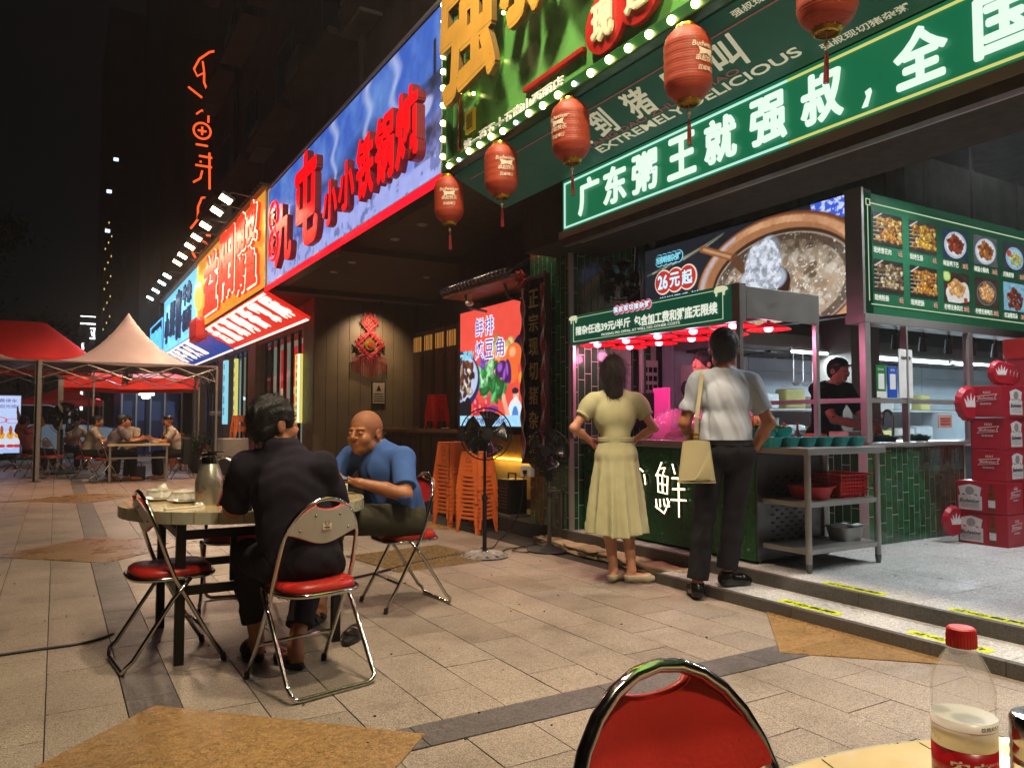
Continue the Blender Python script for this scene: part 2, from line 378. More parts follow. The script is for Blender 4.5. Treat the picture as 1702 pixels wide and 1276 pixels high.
# ================================================================ pavement
p = MB().box((-60, -12, -.3), (60, 90, -.008)); pav = struct('pavement', p, M_grout)
colx = [-7.04 + .2]
def cols():
    out = []
    for k in (-3, -2, -1, 0):
        a = .48 + k * 3.66
        out += [(a + i * 3.46 / 12, a + (i + 1) * 3.46 / 12) for i in range(12)]
    return [c for c in out if c[0] < 3.8]
def rows(off):
    out = []; h = 5.2 / 9
    for k in range(-2, 8):
        a = 2.78 + k * 5.4; ys = [a] + [a + (i + (.5 if off else 0)) * h for i in range(0 if off else 1, 9)] + [a + 5.2]
        ys = sorted(set(round(y, 4) for y in ys)); out += list(zip(ys[:-1], ys[1:]))
    return out
cells = []
for ci, (x0, x1) in enumerate(cols()):
    for y0, y1 in rows(ci % 2):
        x1c = min(x1, 3.8); cx, cy_ = (x0 + x1c) / 2, (y0 + y1) / 2
        f = cx * .5135 + cy_ * .858; s_ = cx * .858 - cy_ * .5135
        vis = f > .8 and abs(s_) < .72 * f + .4 and y1 < 40
        if y1 < -6 or (y1 < .3 and not vis): pass
        cells.append((f if vis else 99 + abs(cy_), x0, x1c, y0, y1, vis))
cells.sort()
tmesh = {}
def tile_mesh(w_, h_):
    k = (round(w_, 3), round(h_, 3))
    if k not in tmesh: tmesh[k] = MB().bevbox((-w_/2+.0023, -h_/2+.0023, -.03), (w_/2-.0023, h_/2-.0023, 0), .0015).mesh('tile', [M_tile])
    return tmesh[k]
far = MB(); nt_ = 0
for f, x0, x1, y0, y1, vis in cells:
    dz = random.uniform(-.0008, .0008)
    if vis and nt_ < 290 and (x1 - x0) > .05:
        o = link('tile', tile_mesh(x1 - x0, y1 - y0), pav, loc=((x0 + x1) / 2, (y0 + y1) / 2, dz), rot=(random.uniform(-.0015, .0015), random.uniform(-.002, .002), 0)); nt_ += 1
    elif y1 < 45: far.box((x0 + .003, y0 + .003, -.03), (x1 - .003, y1 - .003, dz))
o = far.build('far_tile', [M_far], pav); o['kind'] = 'stuff'
for k in range(-1, 8):      # dark bands running across, one slab each 0.9 m
    y = 2.58 + (k - 0) * 5.4 - (0 if k >= 0 else 0)
    x = -10.5
    bb = MB()
    while x < 3.8:
        x2 = min(x + .9, 3.8)
        if k in (0, 1): link('band_slab', MB().bevbox((x + .002, y + .002, -.03), (x2 - .002, y + .198, .003), .001).mesh('band_slab', [M_band]), pav)
        else: bb.box((x + .002, y + .002, -.03), (x2 - .002, y + .198, .003))
        x = x2
    if bb.v: bb.build('band_slab', [M_band], pav)
for bx in (-7.04, -3.38, .28):
    bb = MB()
    for k in range(-1, 8):
        for i in range(6):
            y0 = 2.78 + k * 5.4 + i * 5.2 / 6; y1 = y0 + 5.2 / 6
            if bx == .28 and 2 < y0 < 12: link('band_slab', MB().bevbox((bx + .002, y0 + .002, -.03), (bx + .198, y1 - .002, .003), .001).mesh('band_slab', [M_band]), pav)
            else: bb.box((bx + .002, y0 + .002, -.03), (bx + .198, y1 - .002, .003))
    bb.build('band_slab', [M_band], pav)
for k in range(0, 7):       # golden diamonds where the bands cross, each of four slabs
    for cx in (-6.94, -3.28, .38, 4.04):
        cy = 2.68 + k * 5.4; r = .845
        qs = [((0, r), (r, 0), (0, 0)), ((r, 0), (0, -r), (0, 0)), ((0, -r), (-r, 0), (0, 0)), ((-r, 0), (0, r), (0, 0))]
        for qd in qs:
            P_ = [(cx + a * .997 + (.0015 if a > 0 else 0), cy + b * .997) for a, b in qd]
            if cx > 4:
                if max(q[0] for q in P_) > 4.05: continue
                P_ = [(3.195, cy), (3.8, cy + (.605 if qd[1][1] > 0 or qd[0][1] > 0 else -.605)), (3.8, cy)]
                if P_[1][1] > cy: P_ = [P_[0], P_[2], P_[1]]
                pr_ = MB().prism(P_, -.02, .006)
            else: pr_ = MB().prism([P_[2], P_[0], P_[1]][::-1], -.02, .006)
            link('diamond_slab', pr_.mesh('diamond_slab', [M_dia]), pav)
# small litter flecks trodden on the paving
lt = MB()
for i in range(110):
    a = random.uniform(-.8, 3.7); b = random.uniform(1.5, 9); lt.ball((a, b, .006), random.uniform(.003, .009), 5, (1, .7, .5))
o = lt.build('litter', [mat('dry_leaf', '2a1d12', rough=.9)]); tag(o, 'dark crumbs and bits of dry leaf scattered over the paving', 'litter', kind='stuff')
# ================================================================ steps and shop floor
st = struct('shop_floor', MB().box((4.19, -4, -.2), (14, 12, .14)), M_grout)
for i in range(9):
    for j in range(17):
        link('terrazzo_tile', MB().bevbox((4.2 + i * .8 + .0015, -4 + j * .6 + .0015, .1), (4.2 + (i + 1) * .8 - .0015, -4 + (j + 1) * .6 - .0015, .15), .001).mesh('terrazzo_tile', [M_terr]), st)
s1 = thing('step', 'lower grey stone step with a dark front edge and pale speckled top', 'step')
for j in range(8):
    y0 = 4.3 - (j + 1) * 1.2; y1 = y0 + 1.2
    MB().bevbox((3.8, y0 + .0015, 0), (3.845, y1 - .0015, .07), .002).build('riser_stone', [M_riser], s1)
    MB().box((3.8455, y0 + .0015, 0), (4.154, y1 - .0015, .069)).build('tread_stone', [M_terr], s1)
s1['kind'] = 'structure'
s2 = thing('step', 'upper stone step with a thick dark front edge along the shop floor', 'step'); s2['kind'] = 'structure'
for j in range(11):
    y0 = 6.2 - (j + 1) * 1.1; y1 = y0 + 1.1
    MB().bevbox((4.155, y0 + .0015, 0), (4.198, y1 - .0015, .152), .002).build('riser_stone', [M_riser], s2)
for i, (x, y) in enumerate(((3.9, 3.05), (3.9, 2.22), (4.25, 3.0), (4.25, 2.2))):
    t = thing('warning_tape', ['yellow warning tape on the lower step, nearer the customers', 'yellow warning tape on the lower step, behind the water bottle', 'yellow warning tape on the upper step, nearer the steel cart', 'yellow warning tape on the upper step edge, nearer the beer boxes'][i], 'warning tape', (x, y, .0695 if i < 2 else .1505), 0, 'yellow tapes on the steps')
    MB().sheet(lambda u, v: (-.035 + .075 * v + .004 * math.sin(9 * u), .21 - .42 * u, .0012 + .0006 * math.sin(20 * u + 3 * v)), 16, 3, .0008).build('strip', [mat('yellow_tape', 'b8c400', rough=.4, emit=.12, ecol='c8d400')], t)
    text('小心台阶', .36, .045, .03, M=Matrix.Translation((-.02, .18, .0025)) @ Matrix(((0, 1, 0, 0), (-1, 0, 0, 0), (0, 0, 1, 0), (0, 0, 0, 1)))).build('lettering', [M_black], t)
# broken kerb stones by the counter
kb = thing('kerb_stones', 'rough mortar covered kerb stones between the pavement and the counter', 'kerb', (4.05, 5.2, 0)); kb['kind'] = 'structure'
for j in range(4):
    bm = bmesh.new(); bmesh.ops.create_cube(bm, size=1); bmesh.ops.subdivide_edges(bm, edges=bm.edges[:], cuts=4, use_grid_fill=True)
    for v in bm.verts:
        v.co = Vector((v.co.x * .2, v.co.y * .5, (v.co.z + .5) * .07)); v.co += Vector((random.uniform(-.012, .012), random.uniform(-.012, .012), random.uniform(-.012, .01) if v.co.z > .01 else 0))
    me = bpy.data.meshes.new('kerb_stone'); bm.to_mesh(me); bm.free(); me.materials.append(mat('mortar', '9a8468', rough=.9, var=.3, bump=.5, bscale=40)); me.shade_smooth()
    link('kerb_stone', me, kb, loc=(0 + .01 * j, -.75 + j * .52, 0), rot=(0, 0, random.uniform(-.06, .06)))

# ================================================================ facade building above the signs
bl = thing('apartment_block', 'dark tall building rising above the row of lit shop signs', 'building', (3.3, 0, 0))
M_bld = mat('stained_facade', '4b3c34', rough=.85, var=.25, vscale=1.2, bump=.3, bscale=8, dirt=.4)
bw = MB().box((.35, 7, 3.62), (9, 22.8, 46)).build('wall', [M_bld], bl)
MB().box((.3, -6, 5.6), (.34, 7, 46)).build('wall', [M_bld], bl)
win = MB().box((-.04, -.55, 0), (.02, .55, 1.5)).mesh('window_frame', [mat('window_alu', '3a3634', rough=.5)])
pane = MB().box((-.05, -.5, .05), (-.043, .5, 1.45)).mesh('pane', [mat('dark_pane', '08090c', rough=.08)])
acm = MB().bevbox((-.35, -.42, -.3), (-.02, .42, .3), .02).cyl((-.36, -.1, 0), (-.355, -.1, 0), .22, .22, 20).mesh('air_conditioner', [mat('ac_case', '5a544c', rough=.6)])
ledge = MB().box((-.5, -1.3, -.1), (.0, 1.3, 0)).mesh('ledge', [M_bld])
for fl in range(10):
    for k in range(5):
        y = 8.6 + k * 3.0; z = 7 + fl * 3.1
        f = link('window', win, bl, loc=(.35, y, z)); link('pane', pane, f)
        link('ledge', ledge, bl, loc=(.35, y, z - .25))
        if (fl * 7 + k * 3) % 4 != 1: link('air_conditioner', acm, bl, loc=(.35, y + 1.25, z - .1 + .25 * (k % 2)))
for y in (10.1, 19.0): MB().tube([(.27, y, 5.4), (.27, y, 45)], .06, 8).build('drain_pipe', [M_dark], bl)
# soffit and shopfront plane of the left shops
sf = struct('soffit', MB().box((3.04, 6.25, 3.47), (6.2, 32, 3.6)), M_soff)
for y in (9.5, 13.0, 20.0): struct('soffit_beam', MB().box((3.1, y, 3.38), (6.1, y + .25, 3.468)), M_soff, sf)
dl = thing('downlight', '', 'downlight', (3.6, 7.32, 3.468), 0, 'small downlights in the dark soffit')
MB().lathe([(.02, -.012), (.055, -.014), (.06, -.002), (.06, 0)], n=16).build('trim_ring', [M_steel], dl)
MB().cyl((0, 0, -.010), (0, 0, -.006), .04, n=14).build('bulb', [emis('dim_bulb', 'ffd9a8', 3)], dl)
dl['label'] = 'small round downlight in the soffit, nearest the first lantern'
for i, (x, y) in enumerate(((3.6, 8.05), (3.6, 8.88), (3.6, 9.65), (3.6, 10.5), (3.6, 11.34), (5.0, 9.0), (5.0, 11.0))):
    lamp('SPOT', (x, y, 3.44), 42, (1, .78, .52), None, .04, (x, y, 0), 150, .8)
    dup(dl, (x, y, 3.468), label=['second', 'third', 'fourth', 'fifth', 'sixth'][i] + ' small downlight of the soffit row counting from the first lantern' if i < 5 else ['inner soffit downlight above the folding screens', 'inner soffit downlight near the red hanging'][i - 5])
# back wall with boards, side windows
wl = struct('restaurant_wall', MB().box((4.05, 13.9, 0), (6.3, 14.15, 3.47)), M_brown)
for i in range(9): struct('board', MB().bevbox((4.06 + i * .222, 13.88, .1), (4.06 + (i + 1) * .222 - .006, 13.9, 3.45), .003), M_brown, wl)
struct('skirting', MB().box((4.05, 13.86, 0), (6.0, 13.895, .12)), M_dark, wl)
wr = struct('window_wall', MB().box((6.1, 7, 0), (6.4, 13.9, 3.47)), M_dark)
struct('side_panel_wall', MB().box((4.75, 6.7, 0), (4.9, 9.4, 3.47)), M_dark)
struct('platform', MB().bevbox((4.6, 7.2, 0), (6.1, 13.88, .13), .01), M_riser)
# dark folding shutters with lit slots above
fs_ = thing('folding_screen', 'dark wooden folding shutters with small lit slots above, behind the bar', 'shutters', (6.02, 0, 0))
for i in range(8):
    y = 9.9 + i * .49
    q = MB().bevbox((-.03, y, .9), (.03, y + .45, 2.9), .006).box((-.045, y + .05, 1.0), (-.032, y + .4, 2.4)).build('shutter', [M_wood], fs_)
    for j in range(2): MB().box((-.05, y + .06 + j * .19, 2.52), (-.035, y + .2 + j * .19, 2.8)).build('lit_slot', [emis('warm_slot', 'd08a3c', .5)], q)
    for j in range(2): MB().box((-.056, y + .12 + j * .19, 2.5), (-.05, y + .135 + j * .19, 2.82)).build('slot_bar', [M_wood], q)
br_ = thing('bar_counter', 'long wooden bar counter with plates under the hanging ornament', 'counter', (5.55, 0, .13))
MB().bevbox((-.22, 9.3, .86), (.22, 13.7, .92), .01).build('counter_top', [mat('bar_wood', '6b4a30', rough=.4, var=.3, vscale=7, stretch=(1, .1, 1))], br_)
MB().box((-.16, 9.35, 0), (.16, 13.65, .86)).build('counter_body', [M_brown], br_)
for i in range(10):
    y = 9.45 + i * .43; q = MB().bevbox((-.19, y, .1), (-.161, y + .38, .8), .005).build('front_panel', [M_wood], br_)
    if i % 3 == 1:
        for a in range(6):
            for b in range(2): MB().box((-.196, y + .12 + b * .09, .3 + a * .06), (-.19, y + .17 + b * .09, .335 + a * .06)).build('vent_slot', [M_black], q)
# ================================================================ left shop fronts (facade x = 4.05)
sfr = thing('glazed_shop', 'lit glass shop front with grey pillars left of the brown wall', 'shop front', (4.05, 0, 0))
M_pil = mat('pillar_cladding', '7a5f52', rough=.6, var=.15, vscale=5, dirt=.3)
MB().box((0, 14.15, 0), (.25, 14.6, 3.46)).build('pillar', [M_brown], sfr)
MB().box((0, 18.7, 0), (.4, 19.5, 3.46)).build('pillar', [M_pil], sfr)
MB().box((0, 22.6, 0), (.4, 23.6, 3.46)).build('pillar', [M_pil], sfr)
MB().box((0, 27.6, 0), (.4, 28.4, 3.46)).build('pillar', [M_pil], sfr)
MB().box((.05, 14.6, 3.0), (.3, 28, 3.46)).build('lintel', [M_pil], sfr)
for y0, n_ in ((14.7, 7), (19.6, 4), (23.7, 5)):
    for i in range(n_):
        f = MB().box((.1, y0 + i * .57, 0), (.16, y0 + i * .57 + .06, 3.0)).build('window_post', [M_dark], sfr)
        MB().box((.125, y0 + i * .57 + .06, .1), (.131, y0 + i * .57 + .57, 3.0)).build('pane', [M_glass], f)
ip = MB().box((1.6, 14.3, 0), (1.7, 28.5, 3.4)).build('inner_wall', [emis('inner_wall_glow', 'c2cbb4', .35, 'a0a08a')], sfr)
for i, (y, hh) in enumerate(((15.0, 1.2), (15.8, 1.2), (16.6, 1.2))):
    q = MB().box((.20, y, 1.55), (.22, y + .45, 1.55 + hh)).build('red_poster', [emis('red_poster', 'e01018', .9)], sfr)
    MB().box((.19, y + .06, 1.75), (.198, y + .39, 1.9)).build('poster_band', [emis('poster_cream', 'f0c890', .8)], q)
v = thing('vertical_sign', 'narrow yellow and white lit vertical sign beside the brown wall', 'sign', (3.98, 14.62, 1.15))
MB().bevbox((-.04, -.14, 0), (.04, .14, 1.32), .01).build('case', [emis('yellow_lightbox', 'e6d870', .95)], v)
for i, ch in enumerate('万州烤鱼木炭鲜活'): text(ch, .13, .11, .02, M=FX(-.043, .065, 1.17 - i * .155)).build('character', [emis('red_letter', 'd0301c', .8)], v)
MB().tube([(-.05, -.16, .02), (-.05, -.16, 1.3)], .012, 6).build('light_edge', [emis('green_white_tube', 'e8ffd0', 3)], v)
v2 = thing('vertical_sign', 'narrow cyan lit vertical sign beside the second shop pillar', 'sign', (3.98, 22.0, 1.1))
MB().bevbox((-.04, -.2, 0), (.04, .2, 1.75), .01).build('case', [emis('cyan_lightbox', '8fd8ee', 1.0)], v2)
for i, ch in enumerate('牛杂粉面馆'): text(ch, .22, .22, .02, M=FX(-.043, .11, 1.45 - i * .3)).build('character', [emis('blue_letter', '2a5aa0', .6)], v2)
v3 = thing('vertical_sign', 'thin yellow lit strip sign on the pillar beside the cyan sign', 'sign', (3.98, 20.6, 1.1))
MB().bevbox((-.04, -.1, 0), (.04, .1, 1.7), .01).build('case', [emis('yellow_lightbox', 'e6d870', .95)], v3)
for i, ch in enumerate('现杀活鱼香辣'): text(ch, .13, .15, .02, M=FX(-.043, .065, 1.45 - i * .24)).build('character', [emis('blue_letter', '2a5aa0', .6)], v3)

# ================================================================ hot pot sign (blue winter scene, red letters)
sa = thing('shop_sign', 'long blue snow scene sign with big red raised letters and a red strip below', 'sign', (3.0, 0, 3.44))
MB().box((.005, 6.24, .02), (.3, 13.05, 1.64)).build('case', [M_black], sa)
ik = Ink(340, 84, '3f66c4')
g1 = ik.noise(5, 5); g2 = ik.noise(3, 4, sx=.5, seed=5)
ik.mix(np.clip((ik.Y - .2) * 1.2, 0, 1), '2f5fc8'); ik.mix(np.clip(g1 * 1.6 - .55, 0, 1) * (ik.Y > .3), '6f9be0')
ik.mix(np.clip(1 - abs(ik.Y - (.50 + .16 * (g2 - .5) * 2 + .08 * ik.X)) * 9, 0, 1) * .8, '1a2c62')
ik.mix(np.clip(((.33 + .30 * (g2 - .4)) - ik.Y) * 14, 0, 1), '7f93ea')
ik.mix(np.clip(((.2 + .3 * (g1 - .4)) - ik.Y) * 14, 0, 1), 'a9b4f6')
ik.mix((ik.noise(14, 3, seed=8) > .64) * (ik.Y < .4) * .6, '2d3c84')
for xx in (.33, .52, .70, .82):
    yy = ik.Y; wob = .012 * np.sin(yy * 22 + xx * 40) + .03 * (yy - .4) * (ik.noise(4, 3, seed=int(xx * 50)) - .2)
    ik.mix(np.clip(1 - abs(ik.X - xx - wob) / (.006 + .035 * np.clip(yy - .35, 0, 1)), 0, 1) * (yy > .35) * .6, 'cfdcff')
ik.mix(((ik.X > .90) & (ik.Y < .62) & (ik.Y > .14)) * np.clip(ik.noise(7, 4, seed=2) * 2.2 - .6, 0, 1), '1c2036')
ik.rect(.965, .62, .975, .84, '0c1020'); ik.ell(.93, .46, .14, .06, 'b7c0ee', .2, .3)
ik.vary(.18, 20); ik.a = ik.a * .9 + .02
ik.obj('picture', 6.8, 1.6, print_mat('backlit_print', 1.0), sa, M=FX(0, 13.04, .03))
MB().tube([(-.02, 6.22, 0.0), (-.02, 13.1, 0.0), (-.02, 13.1, 1.66), (-.02, 6.22, 1.66)], .02, 6, True).build('edge_trim', [M_steel], sa)
MB().bevbox((-.04, 6.2, -.06), (.02, 13.1, .0), .005).build('red_strip', [emis('red_led_strip', 'ff1028', 1.6)], sa)
RF, RS = emis('red_letter_face', 'ff0612', 1.35), mat('red_letter_side', '5a0a10', rough=.5, emit=.12, ecol='c00818')
for ch, ya, yb, za, zb in (('九', 12.08, 11.1, 3.56, 4.5), ('屯', 10.94, 9.79, 3.58, 4.93), ('小', 9.58, 8.98, 3.64, 4.22), ('小', 8.94, 8.36, 3.68, 4.28), ('铁', 8.3, 7.74, 3.66, 4.38), ('锅', 7.70, 7.16, 3.68, 4.42), ('炖', 7.12, 6.56, 3.68, 4.46)):
    text(ch, ya - yb, zb - za, .034, depth=.09, M=FX(-.03, ya, za - 3.44), side=True).build('character', [RF, RS], sa)
for i, (ch, z) in enumerate((('东', 4.5), ('北', 4.02))):
    q = MB().tube([(-.05, 12.45 + .26 * math.cos(t * PI / 12), z - 3.44 + .24 * math.sin(t * PI / 12)) for t in range(24)], .022, 6, True).build('badge_ring', [RF], sa)
    text(ch, .3, .3, .03, depth=.04, M=FX(-.03, 12.6, z - 3.44 - .15), side=True).build('character', [RF, RS], q)

# ================================================================ grilled fish sign (orange) and the blue sign
so_ = thing('shop_sign', 'orange lit sign with glowing red characters under a row of flood lamps', 'sign', (3.0, 0, 3.5))
MB().box((.005, 13.2, 0), (.3, 20.7, 1.67)).build('case', [emis('orange_lightface', 'e09a34', 1.0, 'a06018')], so_)
MB().box((-.012, 20.4, .04), (0, 20.6, 1.6)).build('edge_strip', [emis('amber', 'ffc060', 1.6)], so_)
WG, RG = emis('white_halo', 'ffe9c4', 2.2), emis('red_glow', 'f03a1c', 1.1)
for ch, y, z, w_, h_ in (('益', 18.95, .12, 1.75, 1.35), ('阳', 16.9, .2, 1.45, 1.4), ('脆', 15.2, .85, .8, .75), ('皮', 14.3, .85, .8, .75), ('烤', 15.2, .08, .8, .7), ('鱼', 14.3, .08, .8, .7)):
    q = text(ch, w_ + .06, h_ + .06, .075, depth=.06, M=FX(-.02, y + .03, z - .03), side=True).build('character', [WG, RG], so_)
    text(ch, w_, h_, .035, depth=.03, M=FX(-.085, y, z), side=True).build('character_face', [RG, RG], q)
q = MB().lathe([(.32, 0), (.36, .04), (.30, .1), (.1, .14), (0, .14)], n=20, M=FX(0, 0, 0), c=(-.02, 19.9, .75)).build('round_emblem', [emis('amber', 'ffc060', 1.6)], so_)
MB().bevbox((-.2, 19.4, -.35), (.1, 20.5, .2), .1).build('red_figure', [mat('red_ornament', '8c1512', rough=.4, emit=.25, ecol='d02020')], so_)
def slope(name, label, y0, y1, mface, mt, words_):
    t = thing(name, label, 'awning', (3.0, 0, 3.42)); dx, dz = .8, -.42
    n_ = Vector((-dz, 0, dx)).normalized(); ex = Vector((dx, 0, dz)).normalized(); ln = math.hypot(dx, dz)
    Mx = Matrix(((0, -ex.x, -abs(n_.x) * 1, .02), (-1, 0, 0, y1), (0, -ex.z, -abs(n_.z), -.02), (0, 0, 0, 1)))
    W = y1 - y0
    MB().prism([(0, -ln), (W, -ln), (W, 0), (0, 0)], -.06, 0, Mx).build('panel', [mface], t)
    MB().prism([(0, -.05), (W, -.05), (W, 0), (0, 0)], .002, .01, Mx).prism([(0, -ln), (W, -ln), (W, -ln + .05), (0, -ln + .05)], .002, .01, Mx).build('border', [mt], t)
    x = .3
    for ch in words_:
        text(ch, .72, .72, .05, M=Mx @ Matrix.Translation((x, -ln + .2, .006))).build('character', [mt], t); x += .9
    return t
slope('lit_awning', 'sloping red lit awning panel with white characters under the orange sign', 13.4, 19.9, emis('red_lit_panel', 'e8261a', 1.0), emis('white_glow', 'ffe6d0', 1.6), '活鱼现烤香辣麻')
slope('lit_awning', 'sloping blue lit awning panel with white lines under the cyan sign', 20.1, 28, emis('blue_lit_panel', '2456b8', .7), emis('white_glow', 'ffe6d0', 1.6), '鲜切牛杂火锅')
sb = thing('shop_sign', 'cyan lit sign with dark blue characters farthest along the row', 'sign', (3.0, 0, 3.45))
MB().box((.005, 20.85, 0), (.3, 27.6, 1.68)).build('case', [emis('cyan_lightface', '7cd4f0', 1.15, '60a0c0')], sb)
DB = emis('navy_letter', '14306e', .5)
for ch, y, z, w_, h_ in (('小', 27.0, .2, 1.1, 1.0), ('蟹', 25.7, .3, 1.1, 1.1), ('喜', 24.4, .1, 1.2, 1.45), ('牛', 22.9, .9, .7, .6), ('杂', 22.1, .9, .7, .6), ('粉', 22.9, .2, .7, .6), ('面', 22.1, .2, .7, .6)):
    text(ch, w_, h_, .04, depth=.04, M=FX(-.01, y, z), side=True).build('character', [DB, DB], sb)
sd = thing('shop_sign', 'dim blue outlined sign beyond the cyan one at the end of the row', 'sign', (3.0, 0, 3.4))
MB().box((.005, 27.7, 0), (.3, 31.6, 1.3)).build('case', [mat('navy_case', '10182c', rough=.5)], sd)
MB().tube([(-.02, 27.8, .05), (-.02, 31.5, .05), (-.02, 31.5, 1.25), (-.02, 27.8, 1.25)], .02, 6, True).build('outline_tube', [emis('blue_tube', '4fa8ff', 2)], sd)
for i, ch in enumerate('湘菜馆'): text(ch, .9, .8, .04, depth=.04, M=FX(-.01, 31.2 - i * 1.1, .2), side=True).build('character', [emis('blue_tube', '4fa8ff', 2)] * 2, sd)
# corrugated canopy edge over the far signs
cn = thing('canopy_roof', 'narrow ribbed metal roof edge above the orange and cyan signs', 'canopy', (3.0, 0, 5.17))
MB().box((-.1, 13.1, .0), (.35, 28, .05)).build('roof_edge', [M_pil], cn)
for i in range(74): link('rib', tmesh.setdefault('rib', MB().box((-.12, -.02, .05), (.35, .03, .08)).mesh('rib', [M_pil])), cn, loc=(0, 13.2 + i * .2, 0))
# flood lamps on arms
def flood(y, warm, label):
    t = thing('flood_lamp', label, 'flood lamp', (2.5, y, 5.1), 0, 'flood lamps on arms above the far signs')
    MB().tube([(.5, 0, .08), (.06, 0, .12), (.0, 0, .05)], .012, 6).build('arm', [M_dsteel], t)
    MB().bevbox((-.14, -.17, -.03), (.1, .17, .03), .01, Euler((0, .5, 0)).to_matrix().to_4x4()).build('housing', [M_dsteel], t)
    g = MB().box((-.12, -.15, -.036), (.08, .15, -.031), Euler((0, .5, 0)).to_matrix().to_4x4()).build('lens', [emis('flood_warm', 'ffe2b0', 26) if warm else emis('flood_cool', 'cfe8ff', 22)], t)
    lamp('SPOT', (-.05, 0, -.06), 270 if warm else 220, (1, .70, .45) if warm else (.6, .8, 1), t, .1, (.2, 0, -2), 155, .5)
W_ = ['nearest warm flood lamp on its arm above the orange sign', 'second warm flood lamp on its arm above the orange sign', 'third warm flood lamp on its arm above the orange sign', 'fourth warm flood lamp on its arm above the orange sign', 'fifth warm flood lamp on its arm above the orange sign', 'sixth warm flood lamp on its arm above the orange sign', 'seventh warm flood lamp, farthest above the orange sign']
for y, l_ in zip((13.94, 14.83, 16.08, 17.2, 18.16, 19.3, 20.2), W_): flood(y, True, l_)
for y, l_ in zip((22.2, 23.4, 24.9, 26.5), ('nearest cool white flood lamp above the cyan sign', 'second cool white flood lamp above the cyan sign', 'third cool white flood lamp above the cyan sign', 'farthest cool white flood lamp above the cyan sign')): flood(y, False, l_)

# ================================================================ porridge shop: green sign C
M_gsign = mat('green_enamel', '5c9a4c', rough=.28, var=.1, vscale=2, dirt=.15)
M_gtrim = mat('green_trim', '1f4a24', rough=.35)
sc = thing('shop_sign', 'big green sign with gilded raised characters framed by round bulbs', 'sign', (3.0, 0, 3.42))
MB().box((.02, -2, .08), (.3, 6.1, 3.4)).build('panel', [M_gsign], sc)
MB().bevbox((-.05, -2, 0), (.3, 6.17, .09), .01).bevbox((-.05, 6.08, .09), (.3, 6.17, 3.4), .01).build('frame', [M_gtrim], sc)
MB().bevbox((.0, 5.93, .15), (.03, 5.95, 3.3), .003).build('red_line', [mat('red_paint', 'a02018', rough=.4)], sc)
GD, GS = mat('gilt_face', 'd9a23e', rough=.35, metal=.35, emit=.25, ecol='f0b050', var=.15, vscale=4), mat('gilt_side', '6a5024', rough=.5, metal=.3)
for ch, y, z, w_, h_ in (('强', 5.98, .46, 1.0, 1.35), ('叔', 4.92, .66, 1.0, 1.3), ('粥', 3.85, .9, 1.0, 1.3)):
    text(ch, w_, h_, .026, depth=.05, M=FX(-.12, y, z), side=True).build('character', [GD, GS], sc)
    for k in range(7):
        a = random.uniform(.12, w_ - .12); b = random.uniform(.08, h_ * .9)
        MB().ball((-.02, y - a, z + b), .016, 6).build('back_bulb', [emis('warm_bulb', 'f4f28c', 16)], sc)
for i, (ch, y, z) in enumerate((('现', 3.96, .2), ('选', 3.62, .24))):
    q = MB().lathe([(.205, 0), (.205, .04), (.17, .045), (0, .045)], n=28, M=FX(0, 0, 0), c=(-.0, y - .17, z + .13)).build('badge_disc', [mat('badge_red', 'a8231c', rough=.35)], sc)
    text(ch, .22, .26, .04, depth=.02, M=FX(-.05, y - .06, z), side=True).build('character', [mat('badge_cream', 'd8cda8', rough=.4, emit=.1)] * 2, q)
MB().bevbox((-.02, 4.06, .25), (.02, 4.82, .285), .004).build('red_bar', [mat('red_paint', 'a02018')], sc)
text('第一百五十五南山西丽店', 1.52, .10, .010, depth=.015, M=FX(.014, 5.84, .105), side=True).build('lettering', [mat('small_letter', 'e6e2d0', emit=.22, ecol='f0ecdc')] * 2, sc)
q = MB().box((-.005, 5.64, .25), (.015, 5.80, .44)).build('yellow_plate', [mat('yellow_plate', 'd2a81e', rough=.4, emit=.15)], sc)
for i in range(7): MB().box((-.01, 5.67, .28 + i * .02), (-.006, 5.77, .288 + i * .02)).build('plate_line', [M_black], q)
bs = thing('string_lights', 'string of round warm bulbs along the lower and left edges of the green sign', 'string lights', (2.94, 0, 3.45))
pts = [(0, 6.13, 2.6 - i * .155) for i in range(17)] + [(0, 6.0 - i * .19, .0) for i in range(30)]
bm_ = MB().ball((0, 0, 0), .026, 12).mesh('bulb', [emis('warm_bulb', 'f4f28c', 7)], True)
bd_ = MB().ball((0, 0, 0), .017, 10).mesh('bulb', [emis('white_bulb', 'ffffff', 9)], True)
for i, p_ in enumerate(pts):
    link('bulb', bd_ if i in (18, 23, 27) else bm_, bs, loc=(p_[0], p_[1], p_[2] + random.uniform(-.012, .012)))
MB().tube([(.02, y, z + (.02 if i % 2 else -.015)) for i, (x, y, z) in enumerate(pts)], .006, 5).build('cable', [mat('olive_cable', '3c4a20')], bs)

# soffit between the big sign and the fascia
S0 = Vector((3.05, 0, 3.41)); SE = Vector((.55, 0, -.215)); SL = SE.length; se = SE.normalized()
def FS(y, t, off=.004):   # frame on the soffit underside: reading towards -Y, up = outwards
    n_ = Vector((-.0, 0, 0)); nn = Vector((se.z, 0, -se.x)) ; nn = nn if nn.z < 0 else -nn
    o_ = S0 + SE * t + nn * off
    return Matrix(((0, -se.x, nn.x, o_.x), (-1, 0, nn.y, y), (0, -se.z, nn.z, o_.z), (0, 0, 0, 1)))
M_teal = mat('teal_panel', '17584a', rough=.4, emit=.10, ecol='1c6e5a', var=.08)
ss = thing('soffit_sign', 'sloping dark teal board with cream English and Chinese lettering above the fascia', 'sign', (0, 0, 0))
MB().prism([(0, -SL), (8.2, -SL), (8.2, 0), (0, 0)], -.04, 0, FS(6.15, 0, 0)).build('panel', [M_teal], ss)
